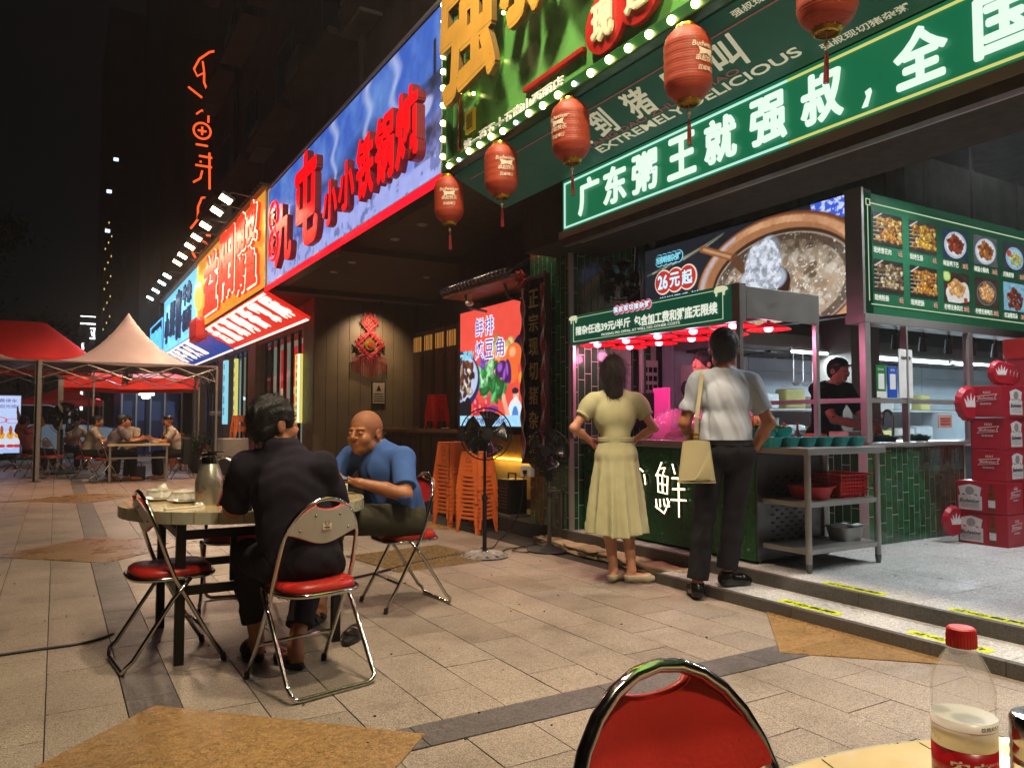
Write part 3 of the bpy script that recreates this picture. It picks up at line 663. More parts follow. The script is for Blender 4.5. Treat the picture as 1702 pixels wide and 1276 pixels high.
M_cr = mat('cream_letter', 'd9d9bd', rough=.5, emit=.35, ecol='dedec4'); M_pk = mat('pink_line', 'b0686a', rough=.5, emit=.12)
text('EXTREMELY DELICIOUS', 1.83, .075, .03, M=FS(4.55, .86)).build('lettering', [M_cr], ss)
for ch, y, t in (('烫', 4.72, .66), ('到', 4.38, .66), ('猪', 3.98, .66), ('嗷', 3.58, .66), ('叫', 3.2, .66)):
    text(ch, .25, .25, .022, M=FS(y, t), shear=.2).build('character', [M_cr], ss)
text('TANG DAO ZHU AO JIAO', 1.5, .06, .01, M=FS(4.6, .74, .003)).build('lettering', [M_pk], ss)
MB().prism([(0, -.004), (8.0, -.004), (8.0, .004), (0, .004)], 0, .003, FS(6.0, .2, .004)).build('red_line', [M_pk], ss)
text('强叔现切猪杂粥', .5, .05, .02, M=FS(2.62, .93)).build('lettering', [M_cr], ss)
text('强叔现切猪杂粥', .5, .05, .02, M=FS(2.85, .14)).build('lettering', [M_cr], ss)

# fascia B
sbb = thing('shop_sign', 'green fascia sign with large white characters and pale borders over the shop opening', 'sign', (3.6, 0, 2.76))
M_gb = mat('green_lightface', '186a4c', rough=.35, emit=.62, ecol='117a52', var=.08, vscale=2)
MB().box((.01, -3, 0), (.2, 5.2, .43)).build('panel', [M_gb], sbb)
M_wl = emis('white_letter', 'e6fbea', 1.05); M_yl = emis('pale_yellow_border', 'e2dc7a', .9); M_cy = emis('pale_cyan_border', 'c2f4e4', 1.0)
MB().box((.0, 2.9, .025), (.009, 5.17, .037)).box((.0, 2.9, .393), (.009, 5.17, .405)).box((.0, 5.158, .037), (.009, 5.17, .393)).build('border', [M_cy], sbb)
MB().box((.0, -2.9, .025), (.009, 2.899, .037)).box((.0, -2.9, .393), (.009, 2.899, .405)).build('border', [M_yl], sbb)
for ch, y in (('广', 4.95), ('东', 4.62), ('粥', 4.28), ('王', 3.90), ('就', 3.55), ('强', 3.17), ('叔', 2.80), ('全', 2.24), ('国', 1.85)):
    text(ch, .27, .29, .027, depth=.012, M=FX(-.004, y, .07), side=True).build('character', [M_wl, M_wl], sbb)
MB().prism([(0, 0), (.03, .0), (.055, .07), (.05, .09), (.02, .08), (.028, .05)], 0, .01, FX(-.004, 2.42, .06)).build('comma', [M_wl], sbb)
MB().box((-.02, -3, -.06), (.22, 5.22, -.002)).box((.2, -3, -.002), (.24, 5.22, .43)).build('steel_rail', [M_steel], sbb)
MB().box((-.01, -3, -.12), (.05, 5.2, -.061)).build('shutter_slat', [M_dsteel], sbb)
struct('canopy_core', MB().box((3.84, -3, 2.8), (4.6, 6.2, 3.4)), M_dark)
# ================================================================ porridge shop interior
def tiles(parent, MX, W, H, mb_join=None, tw=.08, th=.24, g=.007, first=300, name='tile'):
    """upright stretcher tiles laid in running bond on a wall frame MX, W wide and H high"""
    cnt = 0; jb = MB(); key = ('glz', tw, th)
    if key not in tmesh: tmesh[key] = MB().bevbox((g / 2, g / 2, 0), (tw - g / 2, th - g / 2, .002), .0006).mesh('tile', [M_tgreen])
    nx = int(W / tw)
    for i in range(nx):
        off = (0, .5, .25, .75)[i % 4] * th; y = -off
        while y < H - 1e-6:
            a = max(y, 0); b = min(y + th, H)
            if b - a > .012:
                if abs(b - a - th) < 1e-4 and cnt < first:
                    o = link(name, tmesh[key], parent, M=MX @ Matrix.Translation((i * tw, a, random.uniform(0, .0006)))); cnt += 1
                else: jb.box((i * tw + g / 2, a + g / 2, 0), ((i + 1) * tw - g / 2, b - g / 2, .002), MX)
            y += th
    if jb.v:
        o = jb.build('cut_tile', [M_tgreen], parent); o['kind'] = 'stuff'
# pilaster by the lanterns
pl = struct('tiled_pilaster', MB().box((4.22, 5.95, 0), (4.7, 6.68, 3.47)), M_tgrout)
tiles(pl, FX(4.219, 6.68, .02), .72, 3.4, first=240)
tiles(pl, FY(4.221, 5.949, .02), .48, 3.4, first=60)
struct('pilaster_edge', MB().box((4.19, 5.93, 0), (4.24, 5.955, 3.4)), M_steel, pl)
# tiled left wall inside the shop
lw = struct('tiled_side_wall', MB().box((4.7, 6.7, 0), (12, 6.9, 4.1)), M_dark)
lt_ = struct('joint_bed', MB().box((4.7, 6.69, .15), (5.95, 6.699, 4.0)), M_tgrout, lw)
tiles(lt_, FY(4.7, 6.689, .15), 1.25, 3.8, first=300, tw=.09, th=.3)
struct('back_wall', MB().box((13.5, -4, 0), (13.7, 12, 4.2)), M_dark)
struct('shop_ceiling', MB().box((4.6, -4, 4.1), (14, 12, 4.3)), mat('dark_ceiling', '5a5e60', rough=.8, var=.2))
ps = thing('steel_pipe', 'thin vertical steel pipe on the green tiled wall behind the stall', 'pipe', (5.02, 6.63, 0)); MB().tube([(0, 0, .15), (0, 0, 3.3)], .022, 10).build('pipe_run', [M_steel], ps)
rl = thing('shutter_rail', 'upright grey shutter rail with a hanging wire beside the picture panel', 'rail', (5.62, 6.6, 0))
MB().box((0, 0, .15), (.1, .05, 3.3)).box((.035, -.006, .15), (.065, 0, 3.3)).build('rail_profile', [M_dsteel], rl)
MB().tube([(-.05, -.02, 3.3), (-.09, -.03, 2.9), (-.07, -.02, 2.5), (-.11, -.02, 2.2)], .006, 5).build('wire', [M_white], rl)
# ducts, rods and column under the ceiling
dc = thing('air_duct', 'large grey square air duct under the dark ceiling', 'duct', (8.2, 4.6, 3.15)); M_dk = mat('duct_metal', '7b807e', rough=.6, metal=.3, var=.2)
MB().bevbox((-1.5, -.5, 0), (2.5, .5, .55), .01).build('duct_body', [M_dk], dc)
for i in range(5): MB().box((-1.2 + i * .85, -.51, -.01), (-1.17 + i * .85, .51, .56)).build('flange', [M_dk], dc)
MB().tube([(-1.5, .2, .28), (-1.9, .3, .25), (-2.1, .5, .1), (-2.15, .8, -.1)], .22, 16).build('elbow', [M_dk], dc)
cl = thing('concrete_column', 'dark square column standing behind the menu board', 'column', (7.6, 5.4, .15)); MB().box((-.25, -.25, 0), (.25, .25, 3.95)).build('shaft', [mat('dark_col', '5c574f', rough=.8)], cl)
for i, (x, y) in enumerate(((6.4, 4.1), (7.6, 3.98), (5.85, 4.6))):
    q = thing('hanging_rod', ['thin rod hanging down to the left part of the menu board', 'thin rod with a pale clip holding the middle of the menu board', 'thin rod hanging down to the picture panel'][i], 'rod', (x, y, 0))
    MB().cyl((0, 0, 3.0), (0, 0, 4.1), .012, n=8).build('rod', [M_dsteel], q); MB().box((-.02, -.02, 3.05), (.02, .02, 3.12)).build('clip', [M_white], q)
q = thing('far_display', 'dark blue faintly glowing panel high inside the shop behind the menu board', 'panel', (9.6, 5.2, 2.6)); MB().bevbox((-1, 0, 0), (3, .1, 1.7), .02).build('panel_face', [mat('deep_blue', '0a1430', rough=.2, emit=.25, ecol='0a1a44')], q)  # weak blue emission put into the face, no lamp behind it
def spot_(x, y, z, label):
    t = thing('ceiling_spot', label, 'spotlight', (x, y, z))
    MB().cyl((0, 0, 0), (0, 0, 4.1 - z), .008, n=6).build('stem', [M_black], t)
    MB().lathe([(.03, .09), (.06, .05), (.075, -.02), (.07, -.022)], n=16, sx=1.4).build('housing', [M_white], t)
    MB().lathe([(.0, -.018), (.066, -.018)], n=16, sx=1.4).build('lens', [emis('spot_lens', 'eef6ff', 30)], t)
    lamp('SPOT', (0, 0, -.05), 250, (.92, .96, 1), t, .08, (-.55, -.6, -3), 140, .7)
spot_(6.45, 3.35, 3.52, 'bright white ceiling spot with a strong glare inside the shop opening')
spot_(6.3, 2.4, 3.3, 'second white ceiling spot at the top right of the shop opening')
spot_(6.2, .6, 3.3, 'white ceiling spot over the shop floor beyond the frame')
# porridge picture panel
pp = thing('picture_panel', 'long lit picture of a clay pot of porridge with a full spoon above the stall', 'panel', (5.76, 3.9, 2.1))
MB().box((.012, .0, -.02), (.12, 2.78, 1.04)).build('case', [M_black], pp)
ik = Ink(340, 124, '20222a'); n1 = ik.noise(8, 5); n2 = ik.noise(30, 3, seed=4)
ik.mix((ik.X < .42) * .5 * n1, '30333c'); ik.mix(((ik.Y > .86 - .25 * (.4 - ik.X)) & (ik.X < .45)) * .6, '1c2024')
for k in range(9): ik.line(.02 + k * .03, .72 + k * .012, .36 + k * .01, .88 + k * .01, .008, 'a8a68e' if k % 2 else '5e5c50')
ik.mix((ik.X > .82) * (ik.Y > .82) * 1., '3d5fd8'); ik.mix((ik.X > .82) * (ik.Y > .82) * (n2 > .52), 'c9d6ff')
ik.mix((ik.X > .62) * (ik.Y > .9 - (ik.X - .62) * .8) * .0, 'ffffff')
cx, cy = .675, .36
ik.ell(cx, cy, 1.02, .64, '6b3d24', 0, .02); ik.ell(cx - .01, cy + .01, .99, .61, 'a5714c', 0, .03); ik.mix((abs(ik.dist(cx - .01, cy + .01, .93, .57) - 1) < .05) * np.clip(n1 * 1.8 - .3, 0, 1), 'd8a47c')
ik.mix((abs(ik.dist(cx, cy, .96, .6) - 1) < .025) * (ik.X < .5) * .8, 'b9b7c8')
ik.ell(cx + .01, cy - .01, .84, .50, '3c2a22', 0, .02); ik.ell(cx + .012, cy - .02, .81, .47, 'b7a48e', 0, .03)
msk = ik.dist(cx + .012, cy - .02, .81, .47) < .98
ik.mix(msk * np.clip(n1 * 2.4 - .9, 0, 1), '8e7a66'); ik.mix(msk * (n2 > .6) * .7, 'd9cfc0'); ik.mix(msk * np.clip(ik.noise(20, 3, seed=9) * 5 - 3, 0, 1) * .6, '4f463a')
ik.mix(msk * (ik.dist(cx + .012, cy - .02, .81, .47) > .86) * .75, '3a2c22')
for q_ in range(90):
    a_ = ik.rng.random() * 6.28; s_ = math.sqrt(ik.rng.random()) * .8; r_ = .015 + .03 * ik.rng.random(); ik.ell(cx + s_ * .81 / ik.asp * math.cos(a_), cy - .02 + s_ * .47 * math.sin(a_), r_ * 1.6, r_, ['9a8772', 'cfc4b2', '6b5a48', 'b89a7c'][q_ % 4], a_, .4)
ik.mix(msk * (ik.Y > .62) * np.clip(n2 * 2 - .5, 0, 1), '5a4638'); ik.mix(msk * (ik.noise(60, 1, seed=3) > .87), 'f2ecdf')
ik.line(.33, .86, .50, .68, .035, '8a5a3a'); ik.line(.34, .85, .49, .69, .014, 'c89468'); ik.line(.49, .68, .60, .38, .05, '6e4630')
ik.ell(.645, .34, .25, .19, '3a241a', .3, .05)
for (a, b, r_) in ((.5, .6, .14), (.55, .66, .12), (.53, .45, .17), (.46, .38, .12), (.57, .36, .13), (.49, .26, .12), (.545, .52, .15), (.475, .52, .1)):
    a += .10; b += .06; ik.ell(a, b, r_, r_ * .8, 'aab4c4', 0, .25); ik.ell(a - .005, b + .02, r_ * .7, r_ * .55, 'cdd3de', 0, .4)
mm = (ik.dist(.62, .51, .22, .3) < 1); ik.mix(mm * (n2 > .58) * .7, 'eef4ff'); ik.mix(mm * (n2 < .36) * .6, '7e7c84')
ik.mix(msk * np.clip((ik.Y - .42) * 2.2, 0, .7) * np.clip(ik.noise(6, 3, seed=21) * 2, 0, 1) * (mm < .5), '4a3a2e'); ik.vary(.15, 30)
ik.obj('picture', 2.75, 1.02, print_mat('backlit_print', 1.0), pp, M=FX(0, 2.76, 0))
def cloudtext(par, M0, s, dw, dh, disc, ringc, tc, gap=.86, body=None):
    """words on overlapping discs with a pale outline"""
    x = 0
    for i, ch in enumerate(s):
        r = dh * .62; c = (x + r, dh * .5)
        q = MB().prism([(c[0] + (r + dh * .08) * math.cos(a * PI / 12), c[1] + (r + dh * .08) * math.sin(a * PI / 12)) for a in range(24)], .001, .002 + i * .00015, M0).build('disc_outline', [ringc], par)
        MB().prism([(c[0] + r * math.cos(a * PI / 12), c[1] + r * math.sin(a * PI / 12)) for a in range(24)], .006, .008 + i * .00015, M0).build('disc', [disc], q)
        text(ch, dw, dh * .8, .03, M=M0 @ Matrix.Translation((c[0] - dw / 2, dh * .1, .012 + i * .0002))).build('character', [tc], q); x += dw * gap * 1.25
R1, C1_, K1 = emis('disc_red', 'cc3a30', .9), emis('letter_iceblue', 'bfeaff', 1.2), emis('outline_cream', 'f2d8c4', 1.0)
D1 = emis('disc_navy', '1a2a3c', .8); CY1 = emis('letter_cyan', '86dcf0', 1.0)
cloudtext(pp, FX(-.006, 2.56, .82), '招牌猪杂粥', .085, .1, D1, CY1, CY1, .72)
cloudtext(pp, FX(-.006, 2.56, .52), ['26', '元', '起'], .16, .2, R1, K1, C1_, .95)
text('滋滋冒香 鲜', .6, .1, .03, M=FX(-.008, 2.5, .36)).build('character', [C1_], pp)
# menu board
mb_ = thing('menu_board', 'green lit menu board with rows of food photos and prices above the kitchen window', 'menu board', (5.75, 3.9, 2.08))
M_mg = mat('menu_green', '1b4c34', rough=.35, emit=.42, ecol='1c5a3c', var=.06)
MB().box((.005, .0, 0), (5, .12, 1.03)).build('panel', [M_mg], mb_)
MB().bevbox((-.035, -.02, -.02), (.0, .14, 1.06), .004).bevbox((-.03, -.03, -.08), (5, .16, -.005), .004).build('steel_frame', [M_steel], mb_)
M_ml = emis('menu_line', 'c9dcb4', .9)
MB().box((.1, -.006, .94), (4.9, -.002, .948)).box((.1, -.006, .08), (4.9, -.002, .088)).box((.07, -.006, .11), (.076, -.002, .92)).box((.05, -.006, .92), (.11, -.002, .926)).box((.05, -.006, .97), (.056, -.002, .926)).box((.05, -.006, .97), (.11, -.002, .976)).box((.104, -.006, .926), (.11, -.002, .97)).build('border', [M_ml], mb_)
foods = [
 (('c07a2c', 'd9a848', '9a4a22', 'e8c878'), 'skewer', '2e2a26'), (('d8b040', 'c8862c', 'e6cc66', '9c5c28'), 'skewer', '3a3430'), (('8e3a22', 'b25a34', '6e2a1c'), 'plate', '24344a'), (('a8662e', 'c98c46', '7c4420'), 'wplate', '54565a'), (('c9b84a', 'dccf70', '8fa03c'), 'blue', '2c3238'),
 (('b9a37a', '8a6a3a', 'd8cdb4', '6a4a2c'), 'skewer', '2c2824'), (('c8862c', 'a05a20', 'e0b060'), 'skewer', '2a2622'), (('d8a868', 'e6c48c', 'c88a4c'), 'lime', '3a2a20'), (('d89a58', 'c07838', 'ecc490'), 'plate2', '3c2c24'), (('7c3422', '9c5a3a', '5a2418'), 'blue2', '7fb0c8')]
names = ['现烤雪花肉', '现烤生肠', '椒盐鸭下巴', '椒盐小酥肉', '月亮虾饼', '现烤粉肠', '现烤肥肠', '柠檬无骨凤爪', '柠檬无骨鸭爪', '红油猪耳朵']
prices = ['6元', '6元', '38元', '36元', '32元', '8元', '8元', '38元', '38元', '28元']
M_pr = emis('price_red', 'e8a08c', .9); M_mt = emis('menu_white', 'e6ead8', 1.0)
PM = print_mat('menu_print', .85)
for i in range(10):
    c, r_ = i % 5, i // 5; x = .14 + c * .52; z = .60 - r_ * .405; cols_, kind, bgc = foods[i]
    k = Ink(60, 48, bgc); k.vary(.5, 6, seed=i)
    if kind == 'skewer':
        for j in range(6): k.line(.02, .15 + j * .13, .95, .22 + j * .12, .012, 'b8b0a4')
        for j in range(6): k.blobs(26, .54, .2 + j * .12, .42 * 1.25, .05, cols_, .03, .065, .45)
        k.line(.05, .8, .3, .98, .02, 'c9c4bc')
    elif kind in ('plate', 'wplate', 'plate2'):
        k.ell(.5, .48, .55, .44, 'cfd6e0' if kind != 'plate2' else '4a4038', .2); k.ring(.5, .48, .5, .4, .03, '2f5f9c' if kind == 'plate' else '9aa4b0', .2); k.ell(.5, .48, .42, .33, 'e4e6ea' if kind != 'plate2' else '6a5c50', .2)
        k.blobs(60, .5, .5, .34, .28, cols_, .03, .07, .5, 2.0)
    elif kind == 'blue':
        k.ell(.55, .45, .5, .4, '9cc4dc'); k.ring(.55, .45, .44, .35, .04, '3f6fae'); k.ell(.3, .6, .13, .12, 'c04030'); k.blobs(40, .6, .42, .3, .24, cols_, .03, .06, .6)
    elif kind == 'lime':
        k.ell(.12, .85, .2, .18, '8fb84a'); k.ell(.12, .85, .15, .13, 'c4dc8c'); k.line(.3, .15, .9, .3, .22, 'd8d4cc'); k.line(.25, .3, .8, .5, .22, 'd8d4cc'); k.ell(.85, .12, .1, .09, 'a8342c'); k.blobs(60, .5, .48, .36, .26, cols_, .03, .07, .6, 1.8)
    else: k.blobs(70, .5, .42, .4, .38, cols_, .03, .08, .5, 1.5)
    k.vary(.25, 24, seed=i + 3)
    q = k.obj('food_photo', .42, .28, PM, mb_, M=FY(x, -.004, z)); q['label'] = ['photo of grilled pork skewers', 'photo of grilled intestine skewers', 'photo of braised pieces on a blue rimmed plate', 'photo of fried pork strips on a white plate', 'photo of a prawn cake on a blue plate', 'photo of pale sausage skewers', 'photo of browned sausage skewers', 'photo of boneless chicken feet with lime', 'photo of boneless duck feet on a dark plate', 'photo of sliced pig ear on pale blue'][i]
    nn = len(names[i]); text(names[i], .05 * nn, .052, .02, M=FY(x, -.005, z - .075)).build('lettering', [M_mt], mb_); text(prices[i], .034 * len(prices[i]) - .01, .05, .02, M=FY(x + .42 - .034 * len(prices[i]), -.005, z - .075)).build('price', [M_pr], mb_)
# kitchen block
kc = struct('kitchen_counter', MB().box((5.78, 3.92, .15), (7.25, 4.45, .965)).box((5.78, 4.45, .15), (6.1, 6.0, .965)), M_tgrout)
tiles(kc, FY(5.78, 3.919, .15), 1.45, .81, first=140)
tiles(kc, FX(5.779, 5.6, .15), 1.65, .81, first=60)
kt = thing('counter_top', 'stainless steel counter top with a sink running behind the glass screen', 'counter top', (0, 0, .967))
MB().bevbox((5.74, 3.88, 0), (7.3, 4.47, .035), .005).bevbox((5.74, 4.471, 0), (6.14, 6.0, .035), .005).build('steel_top', [M_steel], kt)
kf = thing('glass_screen', 'steel framed glass screen standing on the kitchen counter', 'screen', (5.75, 3.9, 1.003))
for (x, y) in ((0, 0), (1.55, 0), (.55, 0)): MB().bevbox((x - (.035 if x != .55 else .012), y - .03, 0), (x + (.035 if x != .55 else .012), y + .03, .995), .004).build('post', [M_steel], kf)
MB().bevbox((.036, -.02, .33), (1.514, .02, .37), .003).build('rail', [M_steel], kf)
MB().box((.036, -.004, .371), (1.514, .004, .99)).build('pane', [M_glass], kf); MB().box((.036, -.004, .02), (1.514, .004, .329)).build('pane', [M_glass], kf)
for z in (.33,): MB().bevbox((-.02, .03, z), (.02, 1.6, z + .04), .003).build('side_rail', [M_steel], kf)
M_kw = mat('kitchen_wall', 'b4c2ca', rough=.4, var=.1, vscale=3, emit=0)
kw = struct('kitchen_wall', MB().box((5.96, 6.45, .15), (13.5, 6.6, 2.6)), M_kw)
for i in range(6):
    for j in range(3): struct('wall_panel', MB().bevbox((6.0 + i * 1.2, 6.43, .9 + j * .45), (7.19 + i * 1.2, 6.449, 1.34 + j * .45), .003), M_kw, kw)
hd = thing('extractor_hood', 'long stainless extractor hood over the kitchen with lamps along its edge', 'hood', (7.2, 5.5, 1.98))
MB().prism([(0, 0), (.95, 0), (.95, .5), (.35, .5), (0, .14)], 0, 6.2, Matrix(((0, 0, 1, -1.2), (1, 0, 0, 0), (0, 1, 0, 0), (0, 0, 0, 1)))).build('hood_body', [M_steel], hd)
for i in range(8):
    for j in range(6): MB().box((-1.1 + i * .75, .3 + j * .1, -.03), (-.45 + i * .75, .35 + j * .1, -.005)).build('filter_slat', [M_dsteel], hd)
for i in range(6):
    t = thing('tube_lamp', ['first', 'second', 'third', 'fourth', 'fifth', 'sixth'][i] + ' white tube lamp under the hood edge, counted from the cook', 'tube lamp', (6.75 + i * 1.02, 5.45, 1.93), 0, 'white tube lamps under the hood')
    MB().box((0, -.02, .015), (.95, .02, .04)).build('tube_base', [M_white], t)
    MB().cyl((.02, 0, 0), (.93, 0, 0), .016, n=10).build('tube', [emis('cold_tube', 'dcf2ff', 9)], t)
    lamp('AREA', (.47, -.05, -.03), 42, (.72, .87, 1), t, .9, (.47, -.4, -2), sy=.05)
for i in range(6):
    t = thing('track_spot', 'small dark spotlight under the menu board, number ' + 'one two three four five six'.split()[i] + ' from the corner post', 'spotlight', (6.0 + i * .42, 4.05, 2.0), 0, 'dark track spotlights under the menu board')
    MB().cyl((0, 0, 0), (0, 0, -.06), .012, n=6).build('stem', [M_black], t); MB().cyl((0, 0, -.04), (.03, .03, -.17), .032, .036, n=12).build('can', [M_black], t)
sh = thing('wall_shelf', 'steel shelf with rows of bowls and bags at the back of the kitchen', 'shelf', (8.6, 6.2, 1.3)); MB().bevbox((-1.6, -.2, 0), (2.5, .2, .03), .004).bevbox((-1.6, -.2, -.42), (2.5, .2, -.39), .004).build('board', [M_steel], sh)
M_bag = mat('clear_bag', 'c9d2d4', rough=.2, alpha=.75, var=.2)
for i in range(16):
    t = thing('food_box', 'pale box or wrapped tub on the back shelf, ' + ['upper', 'lower'][i % 2] + ' row, place ' + 'one two three four five six seven eight'.split()[i // 2], 'box', (7.15 + (i // 2) * .44, 6.15, 1.33 if i % 2 == 0 else .91), random.uniform(-.2, .2), 'boxes and tubs on the kitchen shelf')
    MB().bevbox((-.15, -.1, 0), (.15, .1, random.uniform(.12, .24)), .03).build('tub', [[M_bag, M_white, mat('straw_tray', 'a09a58', rough=.6)][i % 3]], t)
t = thing('back_counter', 'dark steel work counter along the back kitchen wall', 'counter', (6.4, 6.0, .15)); MB().bevbox((0, -.3, 0), (6, .4, .7), .01).build('body', [M_dsteel], t); MB().bevbox((-.02, -.33, .7), (6, .42, .74), .005).build('worktop', [M_steel], t)
# sink tap, trays, tools on the counter
t = thing('sink_tap', 'curved chrome tap arching over the sink in front of the cook', 'tap', (6.42, 4.1, 1.002)); MB().tube([(0, 0, 0), (0, 0, .2)] + [(-.075 + .075 * math.cos(a), 0, .2 + .075 * math.sin(a)) for a in np.linspace(0, PI, 9)] + [(-.15, 0, .14)], .012, 8).build('spout', [M_chrome], t); MB().cyl((0, 0, 0), (0, 0, .04), .028).build('base', [M_chrome], t)
M_tq = mat('turquoise_plastic', '12a099', rough=.35, var=.08, tint=.06)
def tray(w_, d_, h_):
    m_ = MB(); 
    prof = [(1, 0), (1.0, 0)]
    def ring(s, z, r=.2): return [((w_ / 2 * s) * math.copysign(abs(math.cos(a)) ** .5, math.cos(a)), (d_ / 2 * s) * math.copysign(abs(math.sin(a)) ** .5, math.sin(a)), z) for a in [2 * PI * i / 24 + .01 for i in range(24)]]
    rs = [ring(.8, 0), ring(.98, h_), ring(1.06, h_), ring(1.06, h_ - .006), ring(.99, h_ - .008)]
    ins = [ring(.96, h_), ring(.78, .008)]
    L_ = [ring(.78, .008), ring(.96, h_), ring(1.06, h_), ring(1.06, h_ - .006), ring(.98, h_ - .006), ring(.8, 0)]
    vs = [v for r in L_ for v in r]; fs = [(j * 24 + i, j * 24 + (i + 1) % 24, (j + 1) * 24 + (i + 1) % 24, (j + 1) * 24 + i) for j in range(5) for i in range(24)] + [tuple(range(24)), tuple(5 * 24 + i for i in range(23, -1, -1))]
    m_.add(vs, fs); return m_
TM = tray(.26, .2, .07).mesh('tray', [M_tq], 35)
M_leaf = mat('chopped_greens', '3f6a1e', rough=.6, var=.4, vscale=30); M_meat = mat('pale_offal', 'c2a48c', rough=.4, var=.25, vscale=30); M_carrot = mat('carrot_orange', 'd0661c', rough=.5, var=.2)
def filltray(t, m_, hgt, n_=60):
    f = MB()
    for i in range(n_):
        a, b = random.uniform(-.1, .1), random.uniform(-.07, .07); r = random.uniform(.008, .02); f.ball((a, b, .045 + random.uniform(0, hgt) * (1 - (a / .12) ** 2)), r, 5, (random.uniform(.6, 1.6), random.uniform(.6, 1.6), random.uniform(.4, 1)))
    o = f.build('food', [m_], t, smooth=True); o['kind'] = 'stuff'
# cart
CX, CY = 4.39, 3.42
ct = thing('steel_cart', 'three tier stainless steel work table standing on the shop floor by the steps', 'work table', (CX, CY, .15))
for x in (.03, .80):
    for y in (.03, .46):
        q = MB().cyl((x, y, .06), (x, y, .80), .022, n=14).build('leg', [M_steel], ct, smooth=40); MB().cyl((x, y, 0), (x, y, .06), .016, .024, n=12).build('foot', [M_dsteel], q)
for z, nm, th_ in ((.80, 'worktop', .045), (.44, 'shelf', .035), (.12, 'shelf', .035)):
    MB().bevbox((-.01 if z > .5 else .02, -.01 if z > .5 else .02, z), (.86 if z > .5 else .82, .50 if z > .5 else .47, z + th_), .004).build(nm, [M_steel], ct)
for i in range(6):
    t = thing('plastic_tray', 'turquoise tray on the steel table, ' + ['first', 'second', 'third', 'fourth', 'fifth', 'sixth'][i] + ' of the row from the white shirted man', 'tray', (CX + .02 + .145 * i - .02, CY + .34 - .03 * i, .15 + .846), 0, 'turquoise food trays')
    link('tray_body', TM, t, scale=(.6, 1.0, 1)); 
    filltray(t, [M_meat, M_bag, M_meat, M_leaf, M_meat, M_bag][i], .02, 26)
    for ch in t.children:
        if ch.name.startswith('food'): ch.scale = (.6, 1, 1)
for i, (x, y) in enumerate(((.08, .45), (.24, .44))):
    t = thing('plastic_tray', ['turquoise tray heaped with chopped greens, stacked behind the row, on the left', 'turquoise tray heaped with green vegetables, stacked behind the row, on the right'][i], 'tray', (CX + x, CY + y, .15 + .846 + .06)); link('tray_body', TM, t, scale=(.7, .8, 1)); filltray(t, M_leaf, .05, 60)
t = thing('carrots', 'bundle of orange carrots standing in the tray by the man\'s elbow', 'carrots', (CX + .03, CY + .5, 1.08))
for i in range(4): MB().cyl((i * .022, .01 * (i % 2), 0), (i * .022 + .01, 0, .14), .022, .012, n=9).build('carrot', [M_carrot], t, smooth=True)
t = thing('red_basin', 'round red plastic basin on the middle shelf of the steel table', 'basin', (CX + .28, CY + .2, .15 + .475)); MB().lathe([(.0, .004), (.115, .004), (.15, .09), (.17, .095), (.17, .088), (.155, .084), (.12, -.0), (0, 0)], n=32).build('bowl', [M_rplas], t, smooth=40)
t = thing('red_basket', 'square red perforated plastic basket on the middle shelf of the steel table', 'basket', (CX + .62, CY + .24, .15 + .475)); b = MB()
for sx in (-1, 1):
    for z in range(6):
        for k in range(9): b.cbox((sx * (.155 + z * .004), -.13 + k * .0325, .02 + z * .026), (.004, .022, .006))
        b.cbox((sx * (.155 + z * .004), 0, .032 + z * .026), (.004, .3, .012))
    for z in range(6): b.cbox((0, sx * (.15 + z * .002), .032 + z * .026), (.33, .004, .012))
    for k in range(10): b.cbox((-.15 + k * .033, sx * .152, .085), (.012, .004, .16)); b.cbox((sx * .163, -.14 + k * .031, .085), (.004, .012, .16))
b.box((-.15, -.14, 0), (.15, .14, .006)); b.build('lattice_wall', [M_rplas], t); r = MB()
for sx in (-1, 1): r.cbox((sx * .185, 0, .168), (.025, .35, .01)); r.cbox((0, sx * .165, .168), (.37, .025, .01))
r.build('rim', [M_rplas], t)
t = thing('steel_pan', 'small steel food pan wrapped in film on the lowest shelf of the steel table', 'pan', (CX + .66, CY + .2, .15 + .155)); m_ = tray(.26, .2, .1).build('pan', [M_steel], t, smooth=35); MB().sheet(lambda u, v: (-.13 + .26 * u, -.1 + .2 * v, .105 + .012 * math.sin(9 * u + 4 * v) * math.cos(8 * v)), 12, 10).build('film', [M_bag], t, smooth=True)

# ================================================================ meat stall with red heat lamps
sl_ = thing('meat_stall', 'porridge stall with green sign canopy, steel posts and a green lit front', 'stall', (4.2, 3.83, 0))
M_sf = mat('stall_green', '1a5229', rough=.3, var=.1, emit=0)
MB().bevbox((.15, .02, .17), (.9, 2.1, .96), .006).build('counter_body', [M_sf], sl_)
MB().bevbox((.13, -.02, .965), (.92, 2.14, 1.02), .006).build('counter_top', [M_steel], sl_)
